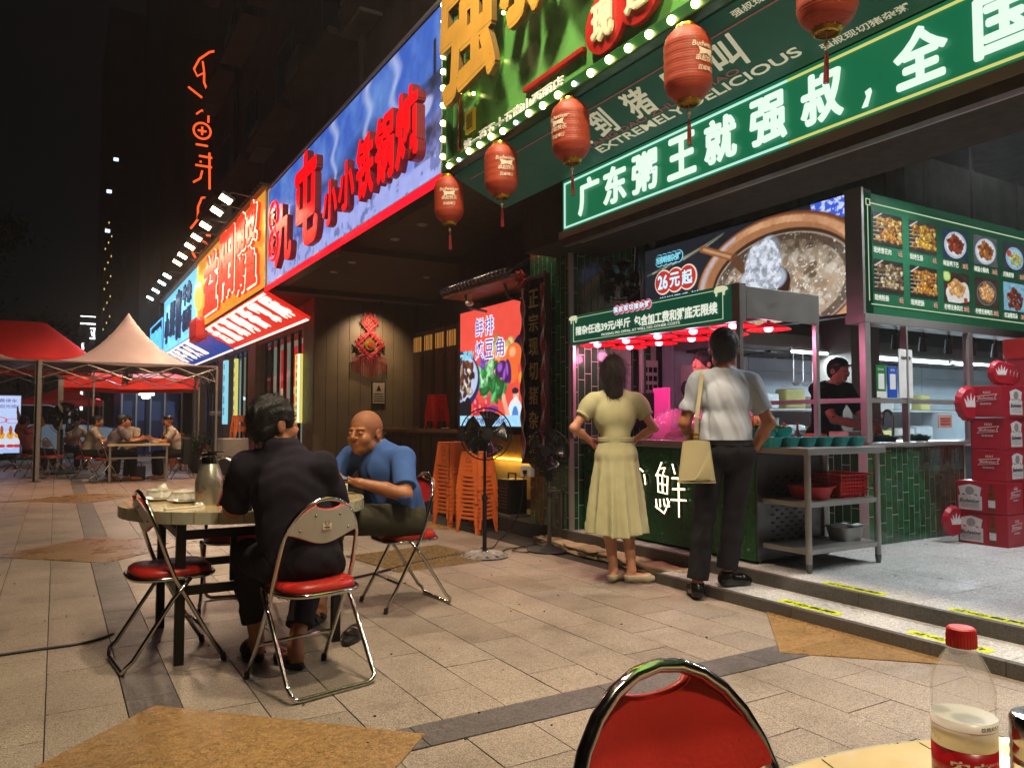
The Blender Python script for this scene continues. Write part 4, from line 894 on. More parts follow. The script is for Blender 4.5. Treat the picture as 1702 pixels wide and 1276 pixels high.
# lit characters on the front
NG = emis('neon_white', 'f4ffd8', 6); NB = mat('neon_back', 'b08a30', rough=.5)
def neon(par, strokes, y0, z0, w_, h_):
    for st_ in strokes:
        pts = [(.128, y0 - a * w_, z0 + b * h_) for a, b in st_]
        MB().tube(pts, .0055, 6).build('neon_stroke', [NG], par)
        MB().tube([(p[0] + .012, p[1] + .004, p[2] - .003) for p in pts], .016, 6).build('neon_backing', [NB], par)
xian = [[(.22, 1), (.10, .82), (.02, .74)], [(.14, .88), (.34, .9), (.26, .78)], [(.08, .76), (.42, .74), (.40, .42), (.10, .44), (.08, .74)], [(.24, .74), (.25, .44)], [(.10, .60), (.40, .58)],
        [(.02, .30), (.05, .12)], [(.15, .30), (.17, .16)], [(.28, .32), (.32, .18)], [(.40, .34), (.46, .18)], [(.0, .16), (.3, .05), (.46, .28)],
        [(.58, .98), (.66, .80)], [(.92, 1), (.80, .78)], [(.56, .72), (.98, .74)], [(.58, .52), (.96, .54)], [(.52, .32), (1.0, .34)], [(.77, .74), (.78, .02)]]
neon(sl_, xian, 1.06, .40, .36, .44)
neon(sl_, [[(.1, 1), (.5, .9), (.2, .7)], [(.0, .6), (.6, .62)], [(.3, .62), (.28, .0)], [(.7, .9), (.95, .8)], [(.8, .7), (.85, .1)], [(1.0, .75), (1.05, .55)]], 1.52, .40, .32, .44)
for (y, z) in ((.08, .25), (.08, .9), (1.0, .9), (1.0, .25), (2.0, .9), (2.0, .25)): MB().cyl((.142, y, z), (.15, y, z), .01, n=10).build('screw', [M_steel], sl_)
# louvred fridge side behind the cart
fr = MB().bevbox((.16, .004, .18), (.9, .019, .94), .003).build('side_panel', [M_dsteel], sl_)
for i in range(9):
    for j in range(8): MB().cbox((.32 + i * .05, .0, .32 + j * .06 + (.03 if i % 2 else 0)), (.03, .008, .014)).build('vent_slot', [M_black], fr)
for (x, y) in ((.02, .02), (.86, .02), (.02, 2.08), (.86, 2.08)): MB().bevbox((x - .018, y - .018, 1.02), (x + .018, y + .018, 1.95), .003).build('post', [M_steel], sl_)
MB().bevbox((.875, -.015, .17), (.91, .02, 1.02), .003).build('post', [M_steel], sl_)
# canopy: sign box, steel side, roof, red lamps
q = MB().bevbox((0.0, 0, 1.90), (.07, 2.1, 2.18), .004).build('sign_box', [M_steel], sl_)
M_sg = mat('stall_sign_green', '1c5c40', rough=.35, emit=.40, ecol='176048', var=.06)
s_ = MB().box((-.006, .075, 1.905), (-.001, 2.095, 2.175)).build('sign_face', [M_sg], sl_)
MB().box((-.010, .15, 1.93), (-.0062, 2.04, 1.934)).box((-.010, .15, 2.15), (-.0062, 2.04, 2.154)).box((-.010, 2.036, 1.934), (-.0062, 2.04, 2.15)).box((-.010, .15, 1.934), (-.0062, .154, 2.15)).build('border', [M_ml], s_)
text('猪杂任选39元/半斤', .80, .085, .035, M=FX(-.012, 2.0, 1.985)).build('lettering', [M_mt], sl_)
text('包含加工费和粥底无限续', .95, .095, .035, M=FX(-.012, 1.15, 1.975)).build('lettering', [M_mt], sl_)
text('PICKING PIG OFFAL AT WILL NO OTHER COSTS', 1.0, .022, .012, M=FX(-.012, 1.6, 1.945)).build('lettering', [M_mt], sl_)
cloudtext(sl_, FX(-.012, 1.42, 2.12), '强叔现切猪杂粥', .06, .062, R1, emis('outline_pink', 'e0b4cc', .9), C1_, .92)
pig = [(-.06, .0), (-.055, .03), (-.035, .042), (.03, .042), (.05, .035), (.065, .03), (.075, .012), (.06, .005), (.045, .0), (.04, -.03), (.03, -.03), (.028, -.002), (-.03, -.004), (-.034, -.03), (-.046, -.03), (-.048, .0), (-.06, -.004)]
for y, sx in ((2.03, -1), (.17, 1)): MB().prism([(a * sx, b) for a, b in pig][::sx], 0, .004, FX(-.012, y, 2.135)).build('pig_emblem', [emis('pig_cream', 'dfe0b8', .9)], sl_)
MB().bevbox((.071, .0, 1.93), (.88, .02, 2.16), .003).build('side_panel', [M_steel], sl_)
MB().bevbox((.071, .021, 2.13), (.88, 2.1, 2.15), .003).build('roof_plate', [M_steel], sl_)
for i in range(3):
    MB().bevbox((.2 + .28 * i, .03, 2.02), (.23 + .28 * i, 2.08, 2.05), .003).build('roof_bar', [M_dsteel], sl_)
M_rs = mat('red_shade', 'c00c1a', rough=.3, emit=.30, ecol='ff1028', var=.05)
for i in range(5):
    for j in range(2):
        t = thing('heat_lamp', 'red disc shaded lamp under the stall canopy, ' + ['first', 'second', 'third', 'fourth', 'fifth'][i] + ' from the right post, ' + ['street', 'kitchen'][j] + ' row', 'lamp', (4.2 + (.17 if j == 0 else .56), 3.83 + .22 + .42 * i, 1.9), 0, 'red heat lamps under the stall canopy')
        MB().cyl((0, 0, .03), (0, 0, .14), .012, n=8).build('stem', [M_black], t)
        MB().lathe([(.035, .05), (.06, .035), (.165, .0), (.17, -.008), (.16, -.006), (.055, .02)], n=28).build('lamp_shade', [M_rs], t, smooth=40)
        MB().ball((0, 0, .0), .035, 12, (1, 1, .7)).build('bulb', [emis('pink_bulb', 'ffb0dc', 8)], t, smooth=True)
        lamp('POINT', (-.05 if j == 0 else 0, 0, -.06), 6 if j == 0 else 3.2, (1, .28, .5), t, .05)
# display case of meat
dp = thing('display_case', 'curved clear display case glowing pink on the stall counter', 'display case', (4.35, 4.0, 1.022))
MB().sheet(lambda u, v: (.02 + .33 * (1 - math.cos(v * PI / 2)), .0 + 1.05 * u, .26 * math.sin(v * PI / 2)), 8, 12, .006).build('curved_glass', [mat('pink_lit_acrylic', 'f7a4d4', rough=.1, alpha=.3, var=.1, spec=1)], dp, smooth=True)  # pink of the lamps is put into the clear hood's own colour
MB().tube([(.02, 0, .0)] + [(.02 + .33 * (1 - math.cos(v)), 0, .26 * math.sin(v)) for v in np.linspace(0, PI / 2, 8)] + [(.35, 0, .26), (.35, 1.05, .26)] + [(.02 + .33 * (1 - math.cos(v)), 1.05, .26 * math.sin(v)) for v in np.linspace(PI / 2, 0, 8)], .008, 6).build('edge_frame', [M_steel], dp)
MB().box((.05, .02, 0), (.6, 1.03, .02)).build('base_tray', [M_white], dp)
mt_ = MB()
for i in range(160): mt_.ball((random.uniform(.1, .45), random.uniform(.08, .98), .03 + random.uniform(0, .08)), random.uniform(.015, .035), 6, (random.uniform(.7, 1.7), random.uniform(.7, 1.7), .7))
o = mt_.build('meat_pieces', [mat('fresh_meat', 'd88a9c', rough=.3, var=.3, vscale=12)], dp, smooth=True); o['kind'] = 'stuff'
MB().bevbox((.12, .45, .10), (.3, .85, .16), .01).build('blue_box', [mat('pale_blue_plastic', '7fa8d8', rough=.4)], dp)
t = thing('monitor', 'dark till monitor facing the woman on the stall counter', 'monitor', (4.65, 5.45, 1.022), .1); MB().bevbox((0, -.16, .1), (.02, .16, .42), .006).build('screen', [M_blackp], t); MB().bevbox((.02, -.03, 0), (.05, .03, .2), .004).box((-.04, -.08, 0), (.1, .08, .01)).build('stand', [M_blackp], t)
t = thing('pink_board', 'bright pink upright board beside the till monitor', 'board', (4.67, 5.2, 1.022), -.1); MB().bevbox((0, -.11, 0), (.03, .11, .46), .006).build('board', [mat('magenta_board', 'd83a90', rough=.4, emit=.35, ecol='ff4aa8')], t)
# things on the side wall behind the stall
for i, (x, z, w_, h_, lab) in enumerate(((5.16, 1.45, .4, .55, 'white notice sheet on the tiled wall, left one behind the woman'), (5.72, 1.42, .24, .46, 'white sheet of small dark pictures on the wall right of the woman'))):
    t = thing('notice', lab, 'notice', (x, 6.68, z)); MB().box((0, -.01, 0), (w_, 0, h_)).build('sheet', [M_white], t)
    if i: 
        for a in range(3):
            for b in range(3): MB().box((.03 + a * .07, -.014, .12 + b * .1), (.08 + a * .07, -.011, .18 + b * .1)).build('printed_square', [M_black], t)
t = thing('spray_bottle', 'tall black and gold bottle standing behind the till', 'bottle', (5.3, 5.9, 1.022)); MB().lathe([(.0, 0), (.03, 0), (.03, .25), (.012, .3), (.012, .34), (0, .34)], n=16).build('bottle_body', [M_blackp], t, smooth=40); MB().cyl((0, 0, .341), (0, 0, .39), .025, n=12).build('cap', [mat('gold_foil', 'c89a2c', rough=.3, metal=1)], t)
for i in range(2):
    t = thing('microwave_oven', ['upper', 'lower'][i] + ' dark fronted oven stacked behind the stall worker', 'oven', (6.35, 6.2, 1.03 + .42 * (1 - i)))
    MB().bevbox((-.3, -.2, 0), (.3, .2, .36), .01).build('case', [M_white], t); MB().bevbox((-.27, -.215, .05), (.18, -.201, .31), .005).build('door', [M_black], t); MB().tube([(-.2, -.22, .33), (-.2, -.24, .33), (.12, -.24, .33), (.12, -.22, .33)], .007, 6).build('handle', [M_steel], t)
t = thing('oven_stand', 'steel stand under the two dark ovens', 'stand', (6.35, 6.2, .15)); MB().bevbox((-.33, -.22, .84), (.33, .22, .87), .004).build('shelf', [M_steel], t)
for sx in (-.3, .3):
    for sy in (-.19, .19): MB().cyl((sx, sy, 0), (sx, sy, .84), .015, n=8).build('leg', [M_steel], t)
# wall fan above the stall
def fan_cage(t, r, m_, n_=36, rings=9, bl=True, depth=.07):
    c = MB()
    for k in range(n_):
        a = 2 * PI * k / n_; ca, sa_ = math.cos(a), math.sin(a)
        c.tube([(.03 * ca, -depth, .03 * sa_), (r * .6 * ca, -depth * .9, r * .6 * sa_), (r * .93 * ca, -depth * .45, r * .93 * sa_), (r * ca, 0, r * sa_)], .0013, 4)
        c.tube([(.04 * ca, depth, .04 * sa_), (r * .7 * ca, depth * .8, r * .7 * sa_), (r * ca, 0, r * sa_)], .0013, 4)
    for k in range(1, rings): rr = r * k / rings; yy = -depth * (1 - (k / rings) ** 3); c.tube([(rr * math.cos(2 * PI * i / 32), yy, rr * math.sin(2 * PI * i / 32)) for i in range(32)], .0013, 4, True)
    c.tube([(r * math.cos(2 * PI * i / 40), 0, r * math.sin(2 * PI * i / 40)) for i in range(40)], .006, 6, True)
    c.build('cage', [m_], t)
    MB().lathe([(0, -.005), (.045, -.003), (.048, .01), (0, .012)], n=20, M=Matrix.Rotation(PI / 2, 4, 'X').to_3x3(), c=(0, -depth - .002, 0)).build('badge', [M_blackp], t)
    MB().cyl((0, depth * .3, 0), (0, depth + .1, 0), .06, .05, 18).build('motor', [M_blackp], t, smooth=40)
    for k in range(5):
        a = 2 * PI * k / 5
        def f(u, v, a=a):
            rr = .03 + (r * .88 - .03) * u; w_ = (v - .5) * (.5 + .45 * u) ; th_ = a + w_ + .15 * u
            return (rr * math.cos(th_), .015 * math.sin(w_ * 3) + (v - .5) * .04, rr * math.sin(th_))
        MB().sheet(f, 6, 6, .002).build('blade', [mat('smoke_blade', '1a1a1c', rough=.25)], t, smooth=True)
t = thing('wall_fan', 'dark round wall fan tilted above the stall on the tiled wall', 'fan', (4.75, 5.85, 2.58), -.75)
fan_cage(t, .21, M_dsteel); MB().tube([(0, .17, 0), (0, .35, -.03), (.1, .42, -.12)], .025, 10).build('arm', [M_blackp], t); MB().bevbox((.04, .4, -.25), (.18, .47, .0), .01).build('bracket', [M_blackp], t)
# signs on the glass: pay plates (codes left out)
for i, (x, z, w_, h_, c, lab) in enumerate(((5.86, 1.38, .13, .27, '1a7a3a', 'green plate standing on the glass rail beside the corner post'), (6.02, 1.38, .13, .26, '1f4fb0', 'blue plate on the glass rail between the green and the white ones'), (6.18, 1.38, .2, .42, 'dcdcd8', 'tall white plate on the glass rail, right of the blue one'))):
    t = thing('pay_plate', lab, 'sign plate', (x, 3.885, z)); MB().bevbox((0, -.008, 0), (w_, 0, h_), .003).build('plate', [mat('plate_' + c, c, rough=.35)], t)
    if i < 2: MB().box((.025, -.011, .07), (w_ - .025, -.0085, .2)).build('label_field', [M_white], t)
    if i == 0: text('推荐使用', .08, .02, .01, M=FY(.02, -.009, .225)).build('lettering', [M_white], t); MB().box((.0, -.0105, .0), (w_, -.0085, .05)).build('label_field', [M_white], t)
    if i == 1: text('支付', .06, .025, .01, M=FY(.035, -.009, .22)).build('lettering', [M_white], t)
    if i == 2: text('扫码开发票', .14, .03, .02, M=FY(.03, -.009, .33)).build('lettering', [M_black], t)
# things on the kitchen counter behind the screen
for i, (x, y, w_, d_, h_, m_, lab, c_) in enumerate(((5.98, 4.2, .36, .2, .09, mat('cream_board', 'dcd2b4', rough=.5), 'thick cream chopping board on the counter in front of the cook', 'chopping board'), (5.7, 4.35, .14, .12, .07, mat('orange_tub', 'd05a28', rough=.4), 'clear tub of orange sauce left of the chopping board', 'tub'))):
    t = thing('_'.join(c_.split()), lab, c_, (x, y, 1.004)); MB().bevbox((-w_/2, -d_/2, 0), (w_/2, d_/2, h_), .01).build('body', [m_], t)
for i in range(2):
    t = thing('plastic_tray', ['turquoise tray under the cook\'s hands by the tap', 'turquoise tray at the right end of the kitchen counter'][i], 'tray', (6.3 + .5 * i, 4.12, 1.003)); link('tray_body', TM, t, scale=(1, 1, .6)); filltray(t, M_leaf if i else M_meat, .01, 20)
t = thing('frying_pan', 'wooden handled pan lying behind the greens on the counter', 'pan', (5.62, 4.6, 1.004)); MB().lathe([(0, 0), (.12, 0), (.14, .06), (.13, .06), (.11, .008), (0, .008)], n=24).build('pan', [M_dsteel], t, smooth=40); MB().cyl((-.13, .05, .05), (-.36, .16, .12), .014, .018, 10).build('handle', [mat('handle_wood', '7a4a2c', rough=.5)], t)
# beer cases
M_bx = mat('beer_red', '9a1626', rough=.4, var=.06, vscale=3); M_bw = mat('beer_white', 'cfc8c4', rough=.45, var=.15, vscale=60); M_bl = mat('bottle_brown', '6b3410', rough=.3, var=.2); M_bk = mat('beer_grey', '8c8480', rough=.5); M_by = mat('script_black', '241414', rough=.5)
def beer_proto(loc, rz, label):
    t = thing('beer_case', label, 'beer case', loc, rz, 'red cardboard beer cases')
    MB().bevbox((0, 0, 0), (.27, .40, .262), .004).build('box', [M_bx], t)
    # label side faces -X
    def crest(M0, s, name='label_print'):
        pl_ = [(.0, .0), (.19, .0), (.19, .115), (.175, .12), (.18, .155), (.19, .19), (.14, .205), (.095, .215), (.05, .205), (.0, .19), (.01, .155), (.015, .12), (.0, .115)]
        o = MB().prism([(a * s, b) for a, b in pl_], .0, .0012, M0).build(name, [M_bw], t)
        MB().lathe([(.032, .002), (.036, .0022), (.036, .0014), (.03, .0013)], n=18, M=M0.to_3x3(), c=M0 @ Vector((.095 * s, .16, 0))).build('crest_ring', [M_bk], o)
        text('Budweiser', .17 * s, .034, .012, M=M0 @ Matrix.Translation((.01 * s, .06, .0022)), shear=.35).build('lettering', [M_by], o)
        for k in range(3): MB().prism([(.02 * s, .045 - k * .012), (.17 * s, .045 - k * .012), (.17 * s, .048 - k * .012), (.02 * s, .048 - k * .012)], .0015, .002, M0).build('fine_line', [M_bk], o)
        for sg in (0, 1): MB().prism([((.03 + .1 * sg) * s, .125), ((.055 + .1 * sg) * s, .118), ((.055 + .1 * sg) * s, .128), ((.03 + .1 * sg) * s, .135)], .0015, .002, M0).build('ribbon', [M_bx], o)
    M0 = FX(-.0005, .385, .02); crest(M0, 1); crest(Matrix(((0, 0, 1, .2705), (1, 0, 0, .10), (0, 1, 0, .02), (0, 0, 0, 1))), 1)
    MB().prism([(.24, .01), (.295, .01), (.295, .14), (.28, .17), (.28, .225), (.255, .225), (.255, .17), (.24, .14)], .0, .0013, M0).build('bottle_print', [M_bl], t)
    MB().prism([(.241, .03), (.294, .03), (.294, .09), (.241, .09)], .0016, .0022, M0).build('bottle_label', [M_bw], t)
    M1 = FY(.03, -.0005, .0)
    M_s = mat('silver_print', 'd0b8b4', rough=.4)
    MB().prism([(.02, .13), (.19, .145), (.18, .165), (.2, .195), (.03, .18), (.045, .155)], 0, .0012, M1).build('bow_outline', [M_s], t); MB().prism([(.03, .137), (.182, .151), (.173, .166), (.188, .188), (.038, .174), (.052, .155)], .0014, .002, M1).build('bow_tie', [M_bx], t)
    text('Budweiser', .125, .024, .012, M=M1 @ Matrix.Translation((.045, .149, .0024)), shear=.3).build('lettering', [M_s], t)
    for k in range(5): MB().prism([(.085 + k * .012, .2), (.093 + k * .012, .2), (.089 + k * .014, .222)], 0, .0012, M1).build('crown_spike', [M_s], t)
    text('百威啤酒', .09, .016, .02, M=M1 @ Matrix.Translation((.06, .105, .001))).build('lettering', [M_s], t)
    return t
B0 = beer_proto((6.66, 3.28, .15), 0, 'beer case with its white label showing, on the floor at the left end')
dup(B0, (6.66, 3.28, .416), .02, 'beer case with the white label showing, second from the floor at the left end')
for i, lab in enumerate(('third case up in the left beer stack, its plain red side turned to the steps', 'fourth case up in the left beer stack', 'topmost case of the left beer stack, under the round trays')):
    dup(B0, (6.67, 3.56, .682 + .266 * i), -PI / 2 + random.uniform(-.03, .03), lab)
for c in range(1, 5):
    for k in range(5):
        if c > 1 and k == 4: continue
        x = 6.66 + (.41 if k > 1 else .28) * c
        dup(B0, (x, (3.28 if k < 2 else 3.56) + random.uniform(-.01, .01), .15 + .266 * k), (-PI / 2 if k > 1 else 0) + random.uniform(-.02, .02), 'beer case in column ' + 'zero two three four five'.split()[c] + ' of the wall, ' + 'bottom row,second row,third row,fourth row,top row'.split(',')[k])
# round crown cap trays on top and behind the cases
def cap_tray(loc, rot, r, label, sc_=1.):
    t = thing('cap_tray', label, 'tray', loc, 0, 'round red cap shaped trays'); t.rotation_euler = rot
    n_ = 48; prof = [(0, .0), (r * .82, .0), (r * .92, .02), (r, .035), (r * 1.0, .04), (r * .9, .026), (r * .8, .008), (0, .008)]
    m_ = MB(); vs = []
    for rr, z in prof:
        for i in range(n_):
            a = 2 * PI * i / n_; q = rr * (1 + (.03 * math.cos(a * 16) if rr > r * .91 else 0)); vs.append((q * math.cos(a), q * math.sin(a), z))
    m_.add(vs, [(j * n_ + i, j * n_ + (i + 1) % n_, (j + 1) * n_ + (i + 1) % n_, (j + 1) * n_ + i) for j in range(7) for i in range(n_)]); m_.build('dish', [M_bx], t, smooth=40)
    cr = [(-.06, -.03), (.06, -.03), (.085, .045), (.045, .01), (.05, .07), (.015, .015), (0, .09), (-.015, .015), (-.05, .07), (-.045, .01), (-.085, .045)]
    MB().prism([(a * r / .15, -b * r / .15) for a, b in cr][::-1], -.002, .0, None).build('crown_print', [M_bw], t)
for i in range(4): cap_tray((6.80 + .17 * i, 3.36 + .05 * i, 1.485 + .105), (R(90) + PI, 0, R(-18 + 4 * i) ), .105, ['first', 'second', 'third', 'fourth'][i] + ' of the round red trays standing in a row on the left beer stack')
cap_tray((6.62, 3.52, 1.33), (R(90) + PI, 0, R(-8)), .15, 'round scalloped tray leaning against the upper left side of the beer stack')
cap_tray((6.60, 3.66, .33), (R(90) + PI, 0, R(-8)), .13, 'round tray edge showing beside the lowest beer cases')
t = thing('display_rack', 'red beer display rack with a blue picture beyond the case stacks', 'display rack', (7.85, 3.5, .15)); MB().bevbox((0, 0, 0), (.9, .35, 1.65), .02).build('cabinet', [M_bx], t)
MB().box((.1, -.006, 1.0), (.7, -.001, 1.35)).build('picture', [emis('rack_blue', '3a7ad0', .8)], t); MB().bevbox((-.02, -.02, 1.62), (.92, .36, 1.82), .02).build('header', [M_rplas], t); text('Budweiser', .6, .12, .02, M=FY(.1, -.022, 1.66), shear=.3).build('lettering', [M_white], t)

# small things that fill the kitchen: bottles on the counter, ladles under the hood, jars by the till
M_sauce = mat('soy_bottle', '2a120a', rough=.2); M_yel = mat('yellow_label', 'c8a23a', rough=.4)
btm = MB().lathe([(0, 0), (.032, 0), (.034, .01), (.034, .14), (.014, .2), (.013, .25), (0, .25)], n=16).mesh('bottle_body', [M_sauce], 40)
btl = MB().lathe([(.0345, .03), (.0345, .11)], n=16).mesh('bottle_label', [M_yel], True); btc = MB().cyl((0, 0, .25), (0, 0, .275), .016, n=10).mesh('bottle_cap', [M_rplas])
for i in range(9):
    t = thing('sauce_bottle', 'dark sauce bottle with a yellow label on the back kitchen worktop, ' + 'first second third fourth fifth sixth seventh eighth ninth'.split()[i] + ' from the left', 'bottle', (6.75 + i * .27 + random.uniform(-.05, .05), 5.85 + random.uniform(-.08, .08), .891), 0, 'sauce bottles on the back worktop')
    link('bottle_body', btm, t); link('bottle_label', btl, t); link('bottle_cap', btc, t)
for i in range(7):
    t = thing('ladle', 'steel ladle hanging from the hood edge, ' + 'first second third fourth fifth sixth seventh'.split()[i] + ' from the cook', 'ladle', (7.0 + i * .16, 5.62, 1.60), 0, 'ladles hanging under the hood')
    MB().tube([(0, 0, .36), (0, 0, .05), (0, .01, .01)], .006, 6).build('handle', [M_steel], t); MB().lathe([(0, -.03), (.03, -.02), (.045, .01), (.04, .01), (.025, -.014), (0, -.022)], n=16, c=(0, -.03, 0)).build('ladle_bowl', [M_steel], t, smooth=40)
for i in range(5):
    t = thing('stock_pot', ['tall steel stock pot', 'wide steel pot with lid', 'black wok', 'small steel saucepan', 'steel bowl of noodles'][i] + ' on the back kitchen worktop', 'pot', (7.1 + i * .62, 6.12, .891)); r = (.16, .2, .19, .11, .13)[i]; h = (.32, .18, .09, .12, .1)[i]
    MB().lathe([(0, 0), (r * (.55 if i in (2, 4) else .98), 0), (r, h), (r + .012, h), (r + .012, h + .006), (0, h + .03)], n=28).build('pot_body', [M_black if i == 2 else M_steel], t, smooth=40)
    for sx in (-1, 1): MB().tube([(sx * r, -.04, h * .75), (sx * (r + .05), -.03, h * .75), (sx * (r + .05), .03, h * .75), (sx * r, .04, h * .75)], .007, 6).build('handle', [M_dsteel], t)
t = thing('paper_roll', 'roll of printed receipts and a small notice stuck low on the glass screen', 'notice', (6.75, 3.885, 1.12)); MB().box((0, -.008, 0), (.22, -.002, .12)).build('sheet', [mat('notice_pink', 'c8a090', rough=.6)], t)
for k_ in range(3): MB().box((.03, -.0105, .03 + k_ * .025), (.19, -.0085, .04 + k_ * .025)).build('text_line', [M_rplas], t)
# ================================================================ folding chairs
M_bplate = mat('grey_white_plate', 'b9b3a8', rough=.35, var=.08, dirt=.15)
M_rub = mat('rubber_foot', '1a1614', rough=.7)
def chair_proto(name='folding_chair', loc=(0, 0, 0), rz=0, label='', grp='red and chrome folding chairs', near=True):
    t = thing(name, label, 'chair', loc, rz, grp)
    def slant(z): return .225 - .235 * z / .43 if z < .43 else -.01 - .30 * (z - .43) ** .9 * 1.0
    hw = .185; z0 = .62; n = 14
    arch = [(-hw - .012, slant(.0), .012)] + [(-hw - .006, slant(z), z) for z in (.15, .3, .43, .52)] + [(-hw * math.cos(a), slant(z0 + .215 * math.sin(a)), z0 + .215 * math.sin(a)) for a in [PI * k / n for k in range(n + 1)]] + [(hw + .006, slant(z), z) for z in (.52, .43, .3, .15)] + [(hw + .012, slant(.0), .012)]
    MB().tube(arch, .0105, 10 if near else 6).build('back_frame', [M_chrome], t, smooth=True)
    q = .03; lw = hw + .022
    loop = [(-lw, .06, .425), (-lw, -.02, .33), (-lw, -.19, .07)] + [(-lw + .045 * (1 - math.cos(a)), -.215 - .012 * math.sin(a), .012 + .045 * (1 - math.sin(a))) for a in (.3, .8, 1.3, 1.57)]
    loop = loop + [(-x, y, z) for x, y, z in reversed(loop)]
    MB().tube(loop, .0105, 10 if near else 6).build('rear_leg_loop', [M_chrome], t, smooth=True)
    MB().tube([(-hw - .008, slant(.17), .17), (hw + .008, slant(.17), .17)], .009, 8).build('front_stretcher', [M_chrome], t, smooth=True)
    MB().tube([(-lw, -.115, .185), (lw, -.115, .185)], .008, 8).build('rear_stretcher', [M_dsteel], t, smooth=True) if False else None
    for sx in (-1, 1): MB().cyl((sx * (hw + .012), .226, 0), (sx * (hw + .011), .218, .035), .0135, n=10).build('foot_cap', [M_rub], t)
    # seat: padded cushion in a chrome rim
    def outline(w_, d_, k=3.2, N=36):
        return [(w_ * math.copysign(abs(math.cos(a)) ** (2 / k), math.cos(a)), .01 + d_ * math.copysign(abs(math.sin(a)) ** (2 / k), math.sin(a))) for a in [2 * PI * i / N for i in range(N)]]
    m_ = MB(); N = 36; L_ = [(1.0, .425), (1.0, .445), (.985, .458), (.9, .468), (.55, .466), (.001, .460)]; vs = []
    for s_, z in L_: vs += [(x * s_, (y - .01) * s_ + .01, z + .006 * ((y / .2) ** 2) * (s_ < .95)) for x, y in outline(.178, .185)]
    m_.add(vs, [(j * N + i, j * N + (i + 1) % N, (j + 1) * N + (i + 1) % N, (j + 1) * N + i) for j in range(5) for i in range(N)] + [tuple(range(N - 1, -1, -1))])
    m_.build('seat_cushion', [M_red], t, smooth=True)
    m_ = MB(); o_ = outline(.186, .193); m_.tube([(x, y, .424) for x, y in o_], .011, 8, True); m_.build('seat_rim', [M_chrome], t, smooth=True)
    # back: curved padded front with a metal plate behind, a grip cut-out at the top
    def ztop(x): return z0 + .215 * math.sqrt(max(0, 1 - (x / hw) ** 2)) - .010 - (.036 * math.cos(min(1, abs(x) / .068) * PI / 2) ** .6 if abs(x) < .068 else 0)
    def zbot(x): return .655 + .012 * (x / .17) ** 2 - .018 * math.cos(x / .17 * PI)
    def surf(off):
        def f(u, v):
            x = -.168 + .336 * u; zb, zt = zbot(x), ztop(x) ; zt = max(zt, zb + .012); z = zb + (zt - zb) * v
            return (x, slant(z) - .028 * (1 - (x / .172) ** 2) + off, z)
        return f
    MB().sheet(surf(.014), 24, 8, -.014).build('back_cushion', [M_red], t, smooth=50)
    p_ = MB().sheet(surf(-.004), 24, 8, -.002).build('back_plate', [M_bplate], t, smooth=50)
    if near:
        for x, z in ((-.12, .70), (.12, .70), (-.06, .765), (.06, .765)):
            y = slant(z) - .028 * (1 - (x / .172) ** 2) - .006; MB().ball((x, y, z), .006, 8).build('screw', [M_dsteel], p_)
        y = slant(.72) - .034; MB().box((-.022, y - .002, .70), (.022, y, .748)).build('maker_label', [mat('label_buff', 'c9b9a0', rough=.5)], p_); 
        MB().tube([(.010 * math.cos(a) , y - .004, .730 + .010 * math.sin(a)) for a in np.linspace(0, 2 * PI, 10)[:-1]], .0015, 4, True).build('maker_mark', [mat('mark_brown', '7a3a28')], p_); MB().box((-.014, y - .004, .707), (.014, y - .002, .711)).build('maker_line', [M_black], p_)
        g = [(x, slant(ztop(x)) - .028 * (1 - (x / .172) ** 2) + .004, ztop(x)) for x in np.linspace(-.068, .068, 13)]; MB().tube(g, .006, 6).build('grip_edge', [M_red], t, smooth=True)
    return t
C1 = chair_proto(loc=(1.02, 3.50, 0), rz=R(12), label='folding chair nearest the viewer at the round table, under the man in dark shirt')
dup(C1, (.50, 4.20, 0), R(-84), 'empty folding chair turned sideways at the left of the round table')
dup(C1, (1.02, 5.16, 0), R(165), 'empty folding chair on the far side of the round table behind the flask')
dup(C1, (1.98, 4.66, 0), R(92), 'folding chair under the man in the blue T-shirt')
dup(C1, (.738, .692, 0), R(180), 'empty red folding chair in the foreground at the near table, its red back towards us')
# ================================================================ round tables with tiled tops
def clip(poly, conv):
    out = poly
    for i in range(len(conv)):
        a, b = conv[i], conv[(i + 1) % len(conv)]; inp, out = out, []
        if not inp: return []
        def side(p): return (b[0] - a[0]) * (p[1] - a[1]) - (b[1] - a[1]) * (p[0] - a[0])
        for j in range(len(inp)):
            p, q = inp[j], inp[(j + 1) % len(inp)]; sp, sq = side(p), side(q)
            if sp >= 0: out.append(p)
            if sp * sq < 0: u = sp / (sp - sq); out.append((p[0] + u * (q[0] - p[0]), p[1] + u * (q[1] - p[1])))
    return out
M_ttop = mat('cream_tile', 'cdb98f', rough=.16, var=.12, vscale=9, coat=.5, tint=.05, dirt=.1); M_tedge = mat('edge_tile', 'a3a28a', rough=.25, var=.15, tint=.08)
M_tjoint = mat('table_joint', '4a4036', rough=.8); M_iron = mat('black_iron', '15120f', rough=.4, var=.2, metal=.3)
